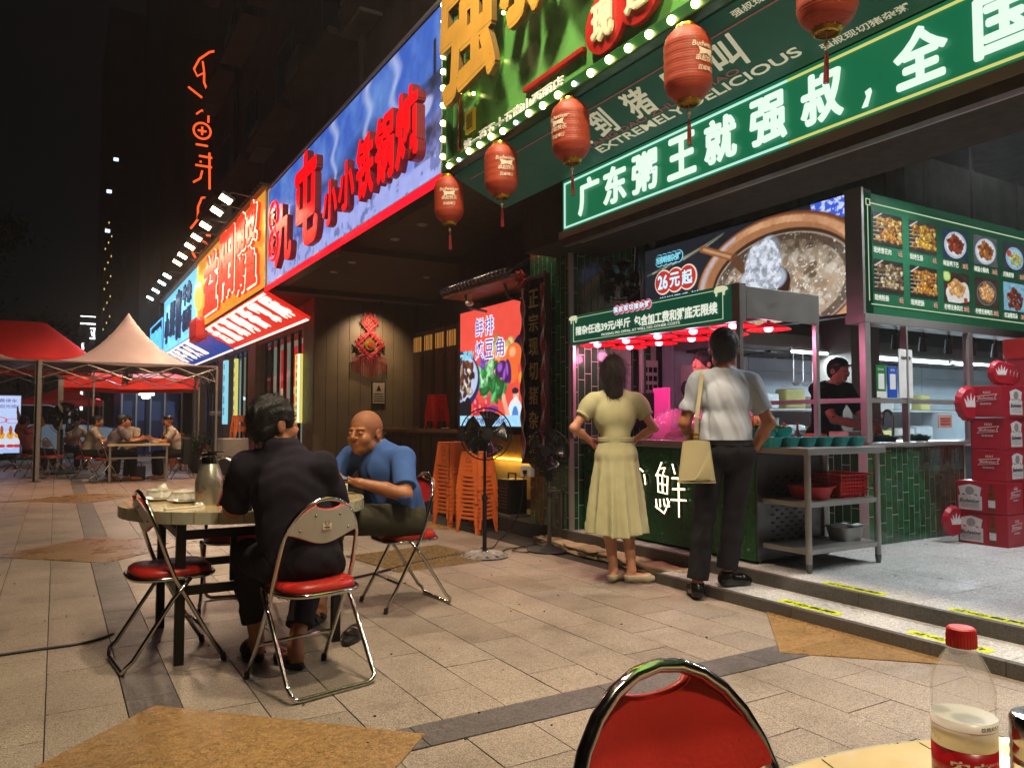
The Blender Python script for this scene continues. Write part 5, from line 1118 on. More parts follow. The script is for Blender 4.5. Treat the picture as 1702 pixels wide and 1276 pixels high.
def round_table(name, loc, r, cell, rz, label, legs=True):
    t = thing(name, label, 'table', loc, rz)
    circ = [(r * math.cos(2 * PI * i / 64), r * math.sin(2 * PI * i / 64)) for i in range(64)]
    MB().lathe([(0, .69), (r - .004, .69), (r - .004, .742), (0, .742)], n=64).build('table_core', [M_tjoint], t, smooth=30)
    k = int(r / cell) + 1
    for i in range(-k, k):
        for j in range(-k, k):
            g = .0014; P_ = clip([(i * cell + g, j * cell + g), ((i + 1) * cell - g, j * cell + g), ((i + 1) * cell - g, (j + 1) * cell - g), (i * cell + g, (j + 1) * cell - g)], circ)
            if len(P_) >= 3: MB().prism(P_, .742, .7462).build('tile', [M_ttop], t)
    ne = int(2 * PI * r / (cell * .75))
    for i in range(ne):
        a0, a1 = 2 * PI * i / ne + .003, 2 * PI * (i + 1) / ne - .003; S_ = 4
        vs = [((r + rr) * math.cos(a0 + (a1 - a0) * s / S_), (r + rr) * math.sin(a0 + (a1 - a0) * s / S_), z) for rr, z in ((-.003, .688), (.004, .688), (.004, .7458), (-.003, .7458)) for s in range(S_ + 1)]
        fs = [(c * 5 + s, c * 5 + s + 1, ((c + 1) % 4) * 5 + s + 1, ((c + 1) % 4) * 5 + s) for c in range(4) for s in range(S_)]
        MB().add(vs, fs).build('edge_tile', [M_tedge], t)
    h = .39
    for sx in (-1, 1):
        for sy in (-1, 1): MB().bevbox((sx * h - .022, sy * h - .022, 0), (sx * h + .022, sy * h + .022, .69), .003).build('leg', [M_iron], t)
    for z, a in ((.60, h), (.33, h)):
        for s in (-1, 1):
            MB().bevbox((-a + .023, s * a - .014, z), (a - .023, s * a + .014, z + .045), .003).build('rail', [M_iron], t); MB().bevbox((s * a - .014, -a + .023, z), (s * a + .014, a - .023, z + .045), .003).build('rail', [M_iron], t)
    for x in (-.14, .14): MB().bevbox((x - .014, -h + .015, .375), (x + .014, -h + .04, .60), .003).build('upright', [M_iron], t)
    return t
round_table('round_table', (.93, 4.45, 0), .64, .15, 0, 'round cream tiled table on black iron legs where the two men sit')
round_table('round_table', (.81, .06, 0), .60, .16, R(-20), 'near round cream tiled table cut off at the lower right corner')
TZ = .7463
# flask
t = thing('vacuum_flask', 'brushed steel vacuum flask with a lever lid and a loop handle on the table', 'flask', (.70, 4.26, TZ), R(-25))
MB().lathe([(0, 0), (.070, 0), (.072, .006), (.072, .11), (.069, .13), (.046, .205), (.041, .212), (0, .212)], n=40).build('body', [mat('flask_steel', 'a39c8c', rough=.3, metal=.7, var=.06)], t, smooth=35)
MB().lathe([(.04, .212), (.043, .214), (.042, .25), (.045, .252), (.045, .262), (.03, .268), (0, .27)], n=32).build('neck', [M_chrome], t, smooth=35)
MB().bevbox((-.012, -.012, .268), (.075, .012, .277), .003).build('lid_lever', [M_chrome], t)
MB().tube([(.038, 0, .236), (.07, 0, .245), (.105, 0, .23), (.122, 0, .19), (.125, 0, .16), (.105, 0, .135), (.064, 0, .125)], .006, 8).build('handle', [M_chrome], t, smooth=True)
MB().lathe([(.001, 0)], n=3) ; MB().prism([(-.05, .236), (-.062, .245), (-.04, .252)], -.01, .01, Matrix(((1, 0, 0, 0), (0, 0, 1, 0), (0, 1, 0, 0), (0, 0, 0, 1)))).build('spout', [M_chrome], t)
# chopstick sleeves leaning on the flask
M_sl = mat('red_sleeve', '6b1a1c', rough=.4, var=.15)
for i, (dx, dy, a) in enumerate(((.03, -.12, .35), (.10, -.075, -.12))):
    t = thing('folded_menu', ['dark red chopstick sleeve leaning on the flask, front one', 'dark red sleeve leaning on the flask, right one'][i], 'sleeve', (.70 + dx, 4.26 + dy, TZ), R(-20) + a)
    MB().bevbox((-.014, -.0, 0), (.014, .008, .155), .001, Matrix.Rotation(-.28, 4, 'X') @ Matrix.Rotation(.38 if i == 0 else -.35, 4, 'Y')).build('sleeve', [M_sl], t)
M_china = mat('white_china', 'd5cfbf', rough=.15, var=.05, coat=.4); M_film = mat('plastic_film', 'd9dcd2', rough=.12, alpha=.45, var=.1, spec=.8)
def bowl(t, r, h, c=(0, 0, 0), name='bowl'):
    return MB().lathe([(0, c[2] + .004), (r * .45, c[2]), (r * .5, c[2] + .006), (r * .85, c[2] + h * .55), (r, c[2] + h), (r * .97, c[2] + h), (r * .8, c[2] + h * .55), (r * .4, c[2] + .012), (0, c[2] + .01)], c=(c[0], c[1], 0), n=32).build(name, [M_china], t, smooth=40)
def film(t, c, r, h, seed):
    rr = random.Random(seed); ph = [rr.uniform(0, 6) for _ in range(6)]
    MB().sheet(lambda u, v: (c[0] + r * v * math.cos(2 * PI * u) * (1 + .07 * math.sin(9 * u * 2 * PI + ph[0]) * v), c[1] + r * v * math.sin(2 * PI * u) * (1 + .07 * math.cos(7 * u * 2 * PI + ph[1]) * v), c[2] + h * (1 - v ** 3) + .004 * math.sin(11 * 2 * PI * u + ph[2]) * math.sin(5 * v + ph[3])), 48, 8).build('wrap_film', [M_film], t, smooth=True)
for i, (x, y, lab) in enumerate(((.50, 4.62, 'film wrapped bowl and dishes at the left edge of the table, rear set'), (.60, 4.44, 'film wrapped bowl on a saucer, nearer set at the left edge of the table'))):
    t = thing('wrapped_tableware', lab, 'tableware', (x, y, TZ)); MB().lathe([(0, 0), (.05, 0), (.085, .012), (.085, .016), (.05, .005), (0, .005)], n=32).build('saucer', [M_china], t, smooth=40)
    bowl(t, .062, .05, (0, 0, .008)); film(t, (0, 0, .02), .078, .048, i); 
    if i == 0: MB().lathe([(0, 0), (.022, 0), (.028, .05), (.025, .05), (0, .01)], n=20, c=(-.01, .0, .05), M=Matrix.Rotation(1.2, 3, 'Y')).build('cup', [M_china], t, smooth=True)
t = thing('chopstick_pack', 'paper wrapped chopsticks and spoon lying in front of the bowls', 'chopsticks', (.56, 4.12, TZ), R(20)); MB().bevbox((-.10, -.012, 0), (.10, .012, .008), .002).build('paper_sleeve', [M_cream], t); MB().bevbox((-.09, .016, 0), (.05, .026, .006), .002).build('spoon_sleeve', [M_cream], t); film(t, (.09, .02, 0), .03, .02, 5)
t = thing('tea_cup', 'small white cup with a black rooster beside the flask', 'cup', (.81, 4.06, TZ)); MB().lathe([(0, 0), (.030, 0), (.034, .006), (.039, .072), (.036, .072), (.031, .01), (0, .008)], n=32).build('cup_body', [M_china], t, smooth=40)
# the print on the cup: a small rooster silhouette wrapped on the cup wall
ro = [(-.014, .02), (-.008, .03), (-.004, .026), (.004, .024), (.012, .032), (.018, .022), (.014, .012), (.008, .006), (.004, .008), (.004, -.002), (.001, -.002), (.0, .006), (-.006, .010), (-.010, .016)]
m_ = MB(); m_.add([(.0378 * math.sin(x / .037 - .35), -.0378 * math.cos(x / .037 - .35), .028 + z) for x, z in ro], [tuple(range(len(ro)))]); m_.build('rooster_print', [M_black], t)
t = thing('wrapped_tableware', 'stack of plates and a lidded bowl behind the rooster cup', 'tableware', (.93, 4.36, TZ)); MB().lathe([(0, 0), (.06, 0), (.075, .01), (.075, .02), (.06, .03), (.072, .04), (0, .042)], n=32).build('plate_stack', [M_china], t, smooth=30); bowl(t, .055, .045, (0, 0, .045))
t = thing('saucer', 'shallow white saucer beside the man\'s left arm', 'saucer', (.95, 4.08, TZ)); MB().lathe([(0, 0), (.045, 0), (.075, .014), (.075, .018), (.045, .005), (0, .005)], n=32).build('dish', [M_china], t, smooth=40)
t = thing('tableware_pack', 'white wrapped cups on the table by the hands of the man in blue', 'tableware', (1.42, 4.40, TZ)); bowl(t, .05, .05); film(t, (0, 0, 0), .065, .07, 9); t = thing('tissue_box', 'pale box on the table between the two men', 'box', (1.46, 4.62, TZ), .2); MB().bevbox((-.09, -.06, 0), (.09, .06, .05), .006).build('box', [M_cream], t)
# near table: water bottle and jar
t = thing('water_bottle', 'clear plastic water bottle with a red cap and red label on the near table', 'bottle', (.905, .50, TZ)); M_pet = mat('clear_pet', 'f4f8f6', rough=.03, trans=1, ior=1.08, alpha=.3, var=0, rvar=0, coat=1)
prof = [(0, .0), (.026, 0), (.032, .006), (.033, .03), (.0315, .034), (.033, .038), (.033, .085), (.0315, .088), (.033, .092), (.033, .13), (.0335, .15), (.031, .168), (.022, .192), (.0145, .205), (.0135, .214)]
MB().lathe(prof, n=48).build('bottle_body', [M_pet], t, smooth=50)
MB().lathe([(0, .1158), (.0335, .1158), (.0336, .1162)], n=40).build('water', [mat('water_fill', 'd4d2ca', rough=.12, alpha=.95, var=0, rvar=0)], t, smooth=50)
cpm = MB(); nn = 60
vs = []; 
for rr, z in ((.0155, .208), (.0155, .222), (.015, .232), (.013, .234), (0, .234)):
    vs += [((rr + (.0006 if i % 2 and z < .23 else 0)) * math.cos(2 * PI * i / nn), (rr + (.0006 if i % 2 and z < .23 else 0)) * math.sin(2 * PI * i / nn), z) for i in range(nn)]
cpm.add(vs, [(j * nn + i, j * nn + (i + 1) % nn, (j + 1) * nn + (i + 1) % nn, (j + 1) * nn + i) for j in range(4) for i in range(nn)]); cpm.build('cap', [mat('cap_red', 'b3141c', rough=.4)], t)
MB().lathe([(.0338, .03), (.0338, .078)], n=48).build('red_label', [mat('label_red', 'a3141c', rough=.3)], t, smooth=True)
MB().lathe([(.0338, .0785), (.0338, .116)], n=48).build('clear_label', [mat('label_clear', 'd8d2c8', rough=.3)], t, smooth=True)
def wrap(body, h, z, ang, r, m_, nm, w_=None, wt=.02):
    v, f = text_raw(body, wt, 0, 0, 0, 1.); lo, hi = v.min(0), v.max(0); w_ = w_ or (hi[0] - lo[0]) / (hi[1] - lo[1]) * h; q = (v - lo) / np.maximum(hi - lo, 1e-6)
    m2 = MB(); m2.add([(r * math.cos(ang + a * w_ / r), r * math.sin(ang + a * w_ / r), z + b * h) for a, b, _ in q], f); return m2.build(nm, [m_], t)
wrap('饮用天然水', .006, .107, R(-122), .0342, mat('label_green', '1f5a3a'), 'lettering'); t.scale = (1, 1, .84)
MB().lathe([(.0341, .104), (.0341, .1045)], n=48).build('label_line', [M_rplas], t)
wrap('农夫', .022, .045, R(-178), .0342, M_white, 'lettering'); wrap('山泉', .022, .045, R(-75), .0342, M_white, 'lettering')
for k in range(4): wrap('天然弱碱性水', .004, .038 + k * .008, R(-122), .0342, mat('label_pink', 'd08a8c'), 'fine_print')
t = thing('pepper_jar', 'glass condiment jar with a steel screw lid at the right edge', 'jar', (.865, .400, TZ)); t.scale = (1, 1, .9); MB().lathe([(0, 0), (.026, 0), (.028, .004), (.028, .095), (.024, .104), (.022, .104), (.0255, .093), (.0255, .004), (0, .003)], n=40).build('glass_body', [M_glass], t, smooth=50)
MB().lathe([(0, .004), (.025, .004), (.025, .06), (0, .062)], n=32).build('powder', [mat('pepper', '8a7048', rough=.9, var=.3, vscale=200)], t, smooth=40)
MB().lathe([(.027, .098), (.0285, .1), (.0275, .107), (.0285, .112), (.0275, .118), (.0285, .123), (.0285, .145), (.026, .151), (0, .152)], n=40).build('lid', [M_chrome], t, smooth=35)

# ================================================================ standing fans
def stand_fan(loc, rz, h, label, tilt=0, film_=False):
    t = thing('standing_fan', label, 'fan', loc, rz)
    b_ = MB().lathe([(0, 0), (.2, 0), (.205, .012), (.19, .025), (.06, .04), (.03, .06), (0, .06)], n=40).build('base', [M_blackp], t, smooth=35)
    if film_: MB().sheet(lambda u, v: (.215 * v * math.cos(2 * PI * u) * (1 + .02 * math.sin(23 * u)), .215 * v * math.sin(2 * PI * u), .055 - .04 * v ** 2 + .006 * math.sin(26 * PI * u) * v * (1 - v) * 4 + .003 * math.sin(50 * u * PI + 9 * v)), 72, 8).build('wrap_film', [mat('crinkled_film', 'c9c4bc', rough=.15, alpha=.35, spec=1)], b_, smooth=True)
    MB().cyl((0, 0, .05), (0, 0, .5), .019, n=14).cyl((0, 0, .5), (0, 0, h - .12), .012, n=12).build('pole', [M_black if film_ else M_dsteel], t, smooth=40); MB().cyl((0, 0, .49), (0, 0, .53), .026, n=14).build('collar', [M_blackp], t)
    if not film_: MB().bevbox((-.03, -.04, h - .32), (.03, .03, h - .12), .01).build('control_box', [M_blackp], t); MB().ball((0, -.045, h - .17), .015, 10).build('dial', [M_steel], t)
    return t
t = stand_fan((3.24, 5.88, 0), R(-20), 1.06, 'tall standing fan with a wire cage and film wrapped base in front of the screen', film_=True)
hc = thing('x', '', '')
bpy.data.objects.remove(hc)
def fan_head(t, h, r, m_):
    n0 = set(bpy.data.objects); fan_cage(t, r, m_)
    for o in set(bpy.data.objects) - n0: o.location = (0, -.08, h)
    MB().tube([(0, 0, h - .14), (0, .0, h - .08), (0, -.0, h)], .02, 8).build('neck', [M_blackp], t)
fan_head(t, 1.07, .225, M_black)
t = stand_fan((3.90, 5.85, 0), R(-45), .95, 'shorter black standing fan with a control box beside the vertical name board'); fan_head(t, .91, .20, M_black)
# ================================================================ stacked stools
def stool_mesh():
    m_ = MB(); s0, s1, h = .135, .18, .45
    m_.bevbox((-s0, -s0, h - .02), (s0, s0, h), .008)
    for sx in (-1, 1):
        for sy in (-1, 1):      # corner legs: an L of two tapering plates
            for ax in (0, 1):
                def P_(z, w_):
                    s = s0 + (s1 - s0) * (h - .02 - z) / (h - .02)
                    return [(sx * s, sy * s, z), (sx * (s - w_), sy * s, z)] if ax == 0 else [(sx * s, sy * s, z), (sx * s, sy * (s - w_), z)]
                a = P_(h - .02, .085); b = P_(.0, .04); th = .006
                off = (0, -sy * th, 0) if ax == 0 else (-sx * th, 0, 0)
                q = [a[0], a[1], b[1], b[0]]; q2 = [tuple(c + d for c, d in zip(p, off)) for p in q]
                m_.add(q + q2, [(0, 1, 2, 3), (7, 6, 5, 4), (0, 4, 5, 1), (1, 5, 6, 2), (2, 6, 7, 3), (3, 7, 4, 0)])
    for k in range(4):
        a = k * PI / 2; ca, sa_ = round(math.cos(a)), round(math.sin(a))
        for z, hh in ((.385, .045), (.16, .03)):
            s = s0 + (s1 - s0) * (h - .02 - z) / (h - .02) - .004; m_.box((-s, -s, z), (s, -s + .006, z + hh), Matrix.Rotation(a, 4, 'Z'))
    m_.tube([(-s1 * 1.02, -s1 * 1.02, .012), (-s1 + .04, -s1 * 1.02, .012)], .004, 4)
    return m_
smo = stool_mesh().mesh('stool_body', [M_orange]); smr = stool_mesh().mesh('stool_body', [M_rplas])
def stack(x, y, n, rz, words_, me=smo, z0=0, grp='stacked orange plastic stools', col='orange', dz=.045, sc=1):
    for i in range(n):
        nm = 'lowest,second,third,fourth,fifth,sixth,seventh,eighth,ninth,tenth,eleventh,twelfth,thirteenth'.split(',')[i]
        o = link('plastic_stool', me, None, loc=(x + random.uniform(-.004, .004), y + random.uniform(-.004, .004), z0 + i * dz), rot=(0, 0, rz + random.uniform(-.03, .03)), scale=(sc,) * 3)
        tag(o, f'{nm} {col} plastic stool from the floor in {words_}' if z0 == 0 else f'{nm} {col} plastic stool in {words_}', 'stool', grp)
stack(3.90, 7.25, 11, .35, 'the nearer, shorter stack behind the tall fan', sc=.9)
stack(3.92, 7.88, 13, .15, 'the taller stack at the back', sc=.9)
stack(5.55, 11.75, 6, .1, 'the red stack standing on the bar counter', smr, 1.05, 'red plastic stools stacked on the bar', 'red', .04, .85)
# plates on the bar
for i in range(7):
    y = 12.6 - i * .5; t = thing('side_dish', 'small white dish on the bar counter, ' + 'first second third fourth fifth sixth seventh'.split()[i] + ' to the right of the red stools' if i > 1 else ['small white dish left of the red stools on the bar', 'small white dish just behind the red stools'][i], 'dish', (5.5 + .06 * (i % 2), y - (0 if i < 2 else .3), 1.051)); MB().lathe([(0, 0), (.05, 0), (.09, .018), (.085, .02), (.05, .006), (0, .006)], n=24).build('dish', [M_china], t, smooth=40)
# ================================================================ lanterns
M_lan = mat('lantern_silk', '8c341a', rough=.55, var=.12, vscale=3, emit=.05, ecol='c83018', bump=.1, bscale=150, stretch=(1, 1, .3)); M_gold = mat('gold_trim', 'b08a2a', rough=.3, metal=.9); M_tas = mat('tassel_red', '6e0e0c', rough=.7)
M_lpr = mat('lantern_print', 'c9b8a0', rough=.5, emit=.05)
def lantern(y, label, ang=0, z=3.42, x=2.98):
    t = thing('paper_lantern', label, 'lantern', (x, y, z), ang, 'red lanterns under the green sign'); H_ = .50; Rr = .135; m_ = MB(); prof = []
    for i in range(61):
        u = i / 60; zz = -.045 - u * (H_ - .09); e = abs(2 * u - 1); r = Rr * (1 - .55 * max(0, (e - .45) / .55) ** 2.2) ** .9; r = r - .006 * (.5 - .5 * math.cos(u * 2 * PI * 26)) ** .6 ; prof.append((r, zz))
    m_.lathe(prof[::-1], n=36); m_.build('silk_body', [M_lan], t, smooth=True)
    for zz, s in ((-.045, 1), (-H_ + .045, -1)):
        MB().lathe([(.062, zz - .006), (.068, zz), (.06, zz + .018 * s), (.05, zz + .022 * s), (.048, zz)][::1], n=28).build('gold_rim', [M_gold], t, smooth=40)
        for k in range(14): a = 2 * PI * k / 14; MB().cbox((.066 * math.cos(a), .066 * math.sin(a), zz - .004 * s), (.006, .006, .014), (0, 0, a)).build('rim_stud', [M_gold], t)
    MB().tube([(-.04, 0, -.03), (0, 0, .0), (.04, 0, -.03)], .003, 5).tube([(0, 0, 0), (0, 0, .035)], .002, 4).build('hanger', [M_gold], t)
    q = MB().cyl((0, 0, -H_ + .03), (0, 0, -H_ - .05), .003, n=6).ball((0, 0, -H_ - .02), .012, 8).build('cord', [mat('cord_cream', 'b89a78')], t)
    tl = MB()
    for k in range(12): a = 2 * PI * k / 12; tl.tube([(0, 0, -H_ - .05), (.008 * math.cos(a), .008 * math.sin(a), -H_ - .08), (.011 * math.cos(a + .3), .011 * math.sin(a + .3), -H_ - .20)], .0022, 4)
    tl.build('tassel', [M_tas], t)
    def onl(body, h, zc, a0, wt=.015, nm='lettering'):
        v, f = text_raw(body, wt, 0, 0, .2, 1.); lo, hi = v.min(0), v.max(0); w_ = (hi[0] - lo[0]) / (hi[1] - lo[1]) * h; q2 = (v - lo) / np.maximum(hi - lo, 1e-6); r = Rr + .002; m2 = MB(); m2.add([(r * math.cos(a0 + (a - .5) * w_ / r), r * math.sin(a0 + (a - .5) * w_ / r), zc + b * h) for a, b, _ in q2], f); m2.build(nm, [M_lpr], t)
    onl('Budweiser', .03, -.20, R(-115)); onl('串起快乐', .035, -.28, R(-115)); onl('百威啤酒', .028, -.33, R(-115))
    bt = [(-.05, 0), (-.045, .02), (-.055, .045), (0, .033), (.055, .045), (.045, .02), (.055, 0), (0, .01)]; r = Rr + .0015
    m2 = MB(); m2.add([(r * math.cos(R(-115) + a / r), r * math.sin(R(-115) + a / r), -.245 + b) for a, b in bt], [tuple(range(8))]); m2.build('bow_tie_print', [M_lpr], t)
    for k in range(10): m2 = MB(); a0 = k * PI / 5; m2.add([((.112) * math.cos(a0 + a), .112 * math.sin(a0 + a), z_) for a, z_ in ((0, -.085), (.4, -.085), (.4, -.08), (0, -.08))], [(0, 1, 2, 3)]); m2.build('key_band', [M_gold], t) if False else None
    t['lean'] = 0; del t['lean']; t.rotation_euler = (0, R(-2), ang)
    return t
for y, l_, a in ((6.1, 'farthest and smallest looking red ribbed lantern, at the corner below the blue sign', 0), (5.16, 'second red ribbed lantern from the left, tassel hanging over the dark entrance', .25), (4.21, 'third red ribbed lantern, in front of the word EXTREMELY', -.9), (3.07, 'largest whole red ribbed lantern, over the teal soffit', .5), (2.16, 'nearest red ribbed lantern, cut off by the top of the picture', 1.6)): lantern(y, l_, a)
# ================================================================ screen, name board, roof canopy, ornament
sn = thing('led_screen', 'bright upright LED screen showing vegetables and a bowl under a red heading', 'screen', (4.6, 7.42, 1.12)); MB().bevbox((.008, 0, -.02), (.14, 1.62, 1.53), .004).build('case', [M_black], sn)
k = Ink(150, 142, 'e2453a'); n1 = k.noise(9, 4)
k.mix(np.clip(n1 * .3, 0, 1), 'f07a60'); k.mix((k.Y < .5 + .06 * np.sin(k.X * 9)) * (k.X < .4) * .0, '000000')
k.ell(.62, .5, .17, .13, 'd8c48c'); k.blobs(16, .70, .62, .16, .1, ['c9b87a', 'b8a460', 'd8cc98'], .05, .07, .6, 1.)
k.ell(.98, .60, .16, .07, '2a1c3c', .6); k.ell(.95, .66, .09, .05, '1c1430', .5)
k.ell(.66, .545, .11, .09, 'e8743a'); k.ell(.64, .57, .05, .04, 'f6a468', 0, .5); k.ell(.88, .56, .125, .10, 'e86a34'); k.ell(.86, .59, .05, .04, 'f8a878', 0, .5); k.ell(.85, .43, .1, .09, 'e86c30'); k.ell(1.0, .38, .06, .05, 'e09040')
for c_ in ((.69, .46, .10, .07, .3), (.76, .40, .05, .10, -.3), (.80, .44, .045, .1, .2)): k.ell(c_[0], c_[1], c_[2], c_[3], '4a1c5e', c_[4]); k.ell(c_[0] - .02, c_[1] + .02, c_[2] * .4, c_[3] * .5, '9a5cc0', c_[4], .6)
k.blobs(60, .48, .40, .14, .14, ['3f9c4c', '7fd88c', '2c6e34', 'a4e6a8'], .015, .035, .5, 2.4); k.blobs(30, .58, .30, .2, .07, ['57b868', '2f7038'], .02, .035, .5, 2.5); k.blobs(14, .42, .55, .08, .06, ['a06cc8', '7c4ab0', 'c89ce0'], .02, .03)
k.ell(.0, .40, .37, .26, '1c2c5a'); k.ell(.02, .42, .31, .21, 'b8c4e0'); k.blobs(70, .03, .42, .24, .17, ['5a2e24', '7c4630', 'caa888', 'e8d8c8', '3c2420'], .015, .035, .5, 2.)
for a, b in ((.08, .16), (.0, .13)): k.ell(a + .06, b, .07, .09, '14181e')
for a, b, r_ in ((.28, .19, .05), (.36, .15, .045), (.28, .12, .05), (.46, .19, .05), (.42, .12, .045)): k.ell(a, b, r_, r_, 'c8283c'); k.ell(a - .01, b + .015, r_ * .4, r_ * .4, 'f08a94', 0, .6)
k.ell(.5, .2, .03, .09, 'e23a50', -.2); k.ell(.56, .14, .1, .03, '8a3a80')
# the man in the advertisement, drawn plainly: cap, beard, apron
k.ell(.90, .10, .11, .12, 'cfe4ee'); k.ell(.90, .07, .05, .09, '4a80c8'); k.ell(.91, .23, .045, .055, 'e0a890'); k.ell(.91, .205, .04, .03, 'e8e4e0'); k.ell(.90, .28, .05, .025, '24242c'); k.line(.73, .22, .80, .08, .03, 'e8a088'); k.ell(.73, .23, .03, .035, 'e8b098')
k.rect(0, 0, 1, .085, '9fd4ee'); k.vary(.12, 20); 
k.obj('picture', 1.57, 1.49, print_mat('led_print', 1.15), sn, M=FX(-.004, 1.6, 0))
VW, VP = emis('screen_white', 'f4e4f4', 1.3), emis('screen_violet', '5a3ca8', .9)
for ch, y, z in (('鲜', 1.18, 1.12), ('排', .92, 1.12), ('炖', 1.18, .83), ('豆', .92, .83), ('角', .66, .83)):
    q = text(ch, .24, .26, .05, M=FX(-.008, y, z)).build('character_outline', [VW], sn); text(ch, .21, .23, .005, M=FX(-.012, y - .015, z + .015)).build('character', [VP], q)
text('清单!', .34, .12, .03, M=FX(-.008, 1.55, .86), shear=.3).build('lettering', [emis('screen_cyan', '6fd0e8', 1.1)], sn); text('量大实惠 现点现炖', 1.0, .07, .01, M=FX(-.008, 1.4, .03)).build('lettering', [VP], sn)
nb = thing('name_board', 'tall narrow black board with gilt vertical characters wrapped in red ribbon', 'name board', (4.12, 6.455, .75), R(-0))
MB().bevbox((0, -.2, 0), (.05, .2, 1.86), .006).build('board', [mat('lacquer_black', '0c0a0a', rough=.25)], nb)
for i, ch in enumerate('正宗现切猪杂粥'): text(ch, .17, .18, .01, depth=.008, M=FX(-.001, .085, 1.58 - i * .245), side=True).build('character', [mat('dull_gilt', 'b09858', rough=.4, metal=.6)] * 2, nb)
M_rib = mat('red_satin', '7c0d14', rough=.3, var=.15, sheen=.5)
for s in (-1, 1): MB().sheet(lambda u, v, s=s: (-.015 - .02 * math.sin(u * 40 + v * 3) * .5, s * (.15 + .07 * v) + .008 * math.sin(u * 25), 1.8 - 1.75 * u), 60, 5, .004).build('ribbon', [M_rib], nb, smooth=True)
MB().bevbox((-.012, -.22, .0), (.055, -.2, 1.9), .004).bevbox((-.012, .2, .0), (.055, .22, 1.9), .004).bevbox((-.012, -.2, 1.861), (.055, .2, 1.9), .004).build('frame', [M_wood], nb)
fl = MB()
for i in range(64):
    a, b = random.uniform(0, 2 * PI), random.uniform(-.3, 1.4); r = random.uniform(.05, .13); d = Vector((-abs(math.cos(b)) * .6 - .1, math.cos(a) * math.cos(b * .6), math.sin(a) * math.cos(b * .6) * .7)).normalized()
    c = Vector((-.03, .12, 1.88)); fl.tube([c + d * r * .2, c + d * r * .7, c + d * r], [.008, .016, .009], 6)
fl.build('ribbon_flower', [mat('red_petal', 'a01218', rough=.4)], nb, smooth=True)
tr = thing('tiled_canopy', 'small sloping canopy of glossy rounded roof tiles above the LED screen', 'canopy', (4.2, 7.0, 2.78))
MB().bevbox((-.02, 0, -.05), (.55, 1.7, .0), .006).build('eave_board', [mat('eave_wood', '6e4c30', rough=.5, var=.3)], tr)
rt = MB().tube([(-.06, 0, .02), (.25, 0, .17), (.55, 0, .30)], .042, 10).mesh('roof_tile', [mat('glazed_roof', '1c1826', rough=.12, coat=.6)], True)
for i in range(18): link('roof_tile', rt, tr, loc=(0, .05 + i * .094, 0))
for y in (.35, 1.3): MB().tube([(.1, y, -.05), (.15, y, -.2), (.5, y, -.24)], .018, 8).build('bracket', [M_dsteel], tr)
cam_ = thing('security_camera', 'small white dome camera under the tiled canopy', 'camera', (4.3, 8.2, 2.62)); MB().ball((0, 0, 0), .05, 14, (1, 1, .8)).build('dome', [M_white], cam_, smooth=True); MB().cyl((0, 0, .03), (0, 0, .11), .03, n=14).build('mount', [M_white], cam_)
og = thing('hanging_ornament', 'large red Chinese knot ornament with a long fringe on the brown wall', 'ornament', (5.1, 13.82, 1.98))
M_kn = mat('knot_red', '86080e', rough=.5)
def knot(cx, cz, s, nm):
    m_ = MB()
    for k_ in range(5):      # woven diamond: two sets of cords crossing over and under
        q = (k_ / 4 - .5) * s * .62; h = s * .36
        for sg in (1, -1): m_.tube([(cx + (u * h + q * .7) * 1., -.02 + .008 * math.sin(u * 9 + k_ * PI + (sg > 0) * PI), cz + sg * (u * h - q * .7)) for u in np.linspace(-1, 1, 9)], .017 * s + .003, 6)
    m_.tube([(cx, -.02, cz + s * .52), (cx + s * .52, -.02, cz), (cx, -.02, cz - s * .52), (cx - s * .52, -.02, cz)], .026 * s + .004, 8, True)
    for i in range(12):
        a = 2 * PI * i / 12; rr = s * (.40 + .14 * abs(math.cos(2 * a))); m_.tube([(cx + rr * math.cos(a) + .055 * s * math.cos(b), -.015, cz + rr * math.sin(a) + .055 * s * math.sin(b)) for b in np.linspace(0, 2 * PI, 9)[:-1]], .014 * s, 5, True)
    m_.build(nm, [M_kn], og, smooth=True)
knot(0, .66, .50, 'main_knot'); knot(0, 1.08, .30, 'upper_knot'); MB().lathe([(0, -.02), (.09, -.015), (.11, 0), (0, .005)], n=24, M=Matrix.Rotation(PI / 2, 3, 'X'), c=(0, -.05, .66)).build('medallion', [M_gold], og); text('福', .11, .11, .01, M=FY(-.055, -.075, .605)).build('character', [M_kn], og)
for k_ in range(3): MB().tube([(-.1 + .1 * k_, 0, 1.2), (-.1 + .1 * k_, 0, 1.28 + .05 * (k_ == 1))], .012, 6).build('top_loop', [M_kn], og)
for i in range(21):
    x = -.33 + i * .033; z1 = .55 + .0 * abs(x); z0_ = .02 + .35 * abs(x) * 1.2; MB().tube([(x * .8, -.01, .52 - abs(x) * .3), (x, -.015, .44 - abs(x) * .1), (x, -.01, z0_)], .009, 5).build('fringe_strand', [M_tas], og)
t = thing('wall_spot', 'small warm spotlight fixed over the red ornament', 'spotlight', (5.1, 13.2, 3.42)); MB().cyl((0, 0, 0), (0, .03, -.1), .035, n=12).build('can', [M_black], t); lamp('SPOT', (0, .03, -.12), 160, (1, .76, .5), t, .03, (0, .62, -.95), 105, .9)
t = thing('wall_notice', 'small framed notice with a lighter panel on the brown wall', 'notice', (5.3, 13.86, 1.5)); MB().bevbox((-.14, -.02, 0), (.14, 0, .44), .004).build('frame', [M_black], t); MB().box((-.12, -.024, .02), (.12, -.021, .42)).build('paper', [mat('notice_paper', '8c7c6a')], t); MB().prism([(-.05, .26), (.0, .38), (.05, .26)], 0, .002, FY(0, -.025, 0)).build('emblem', [M_black], t)
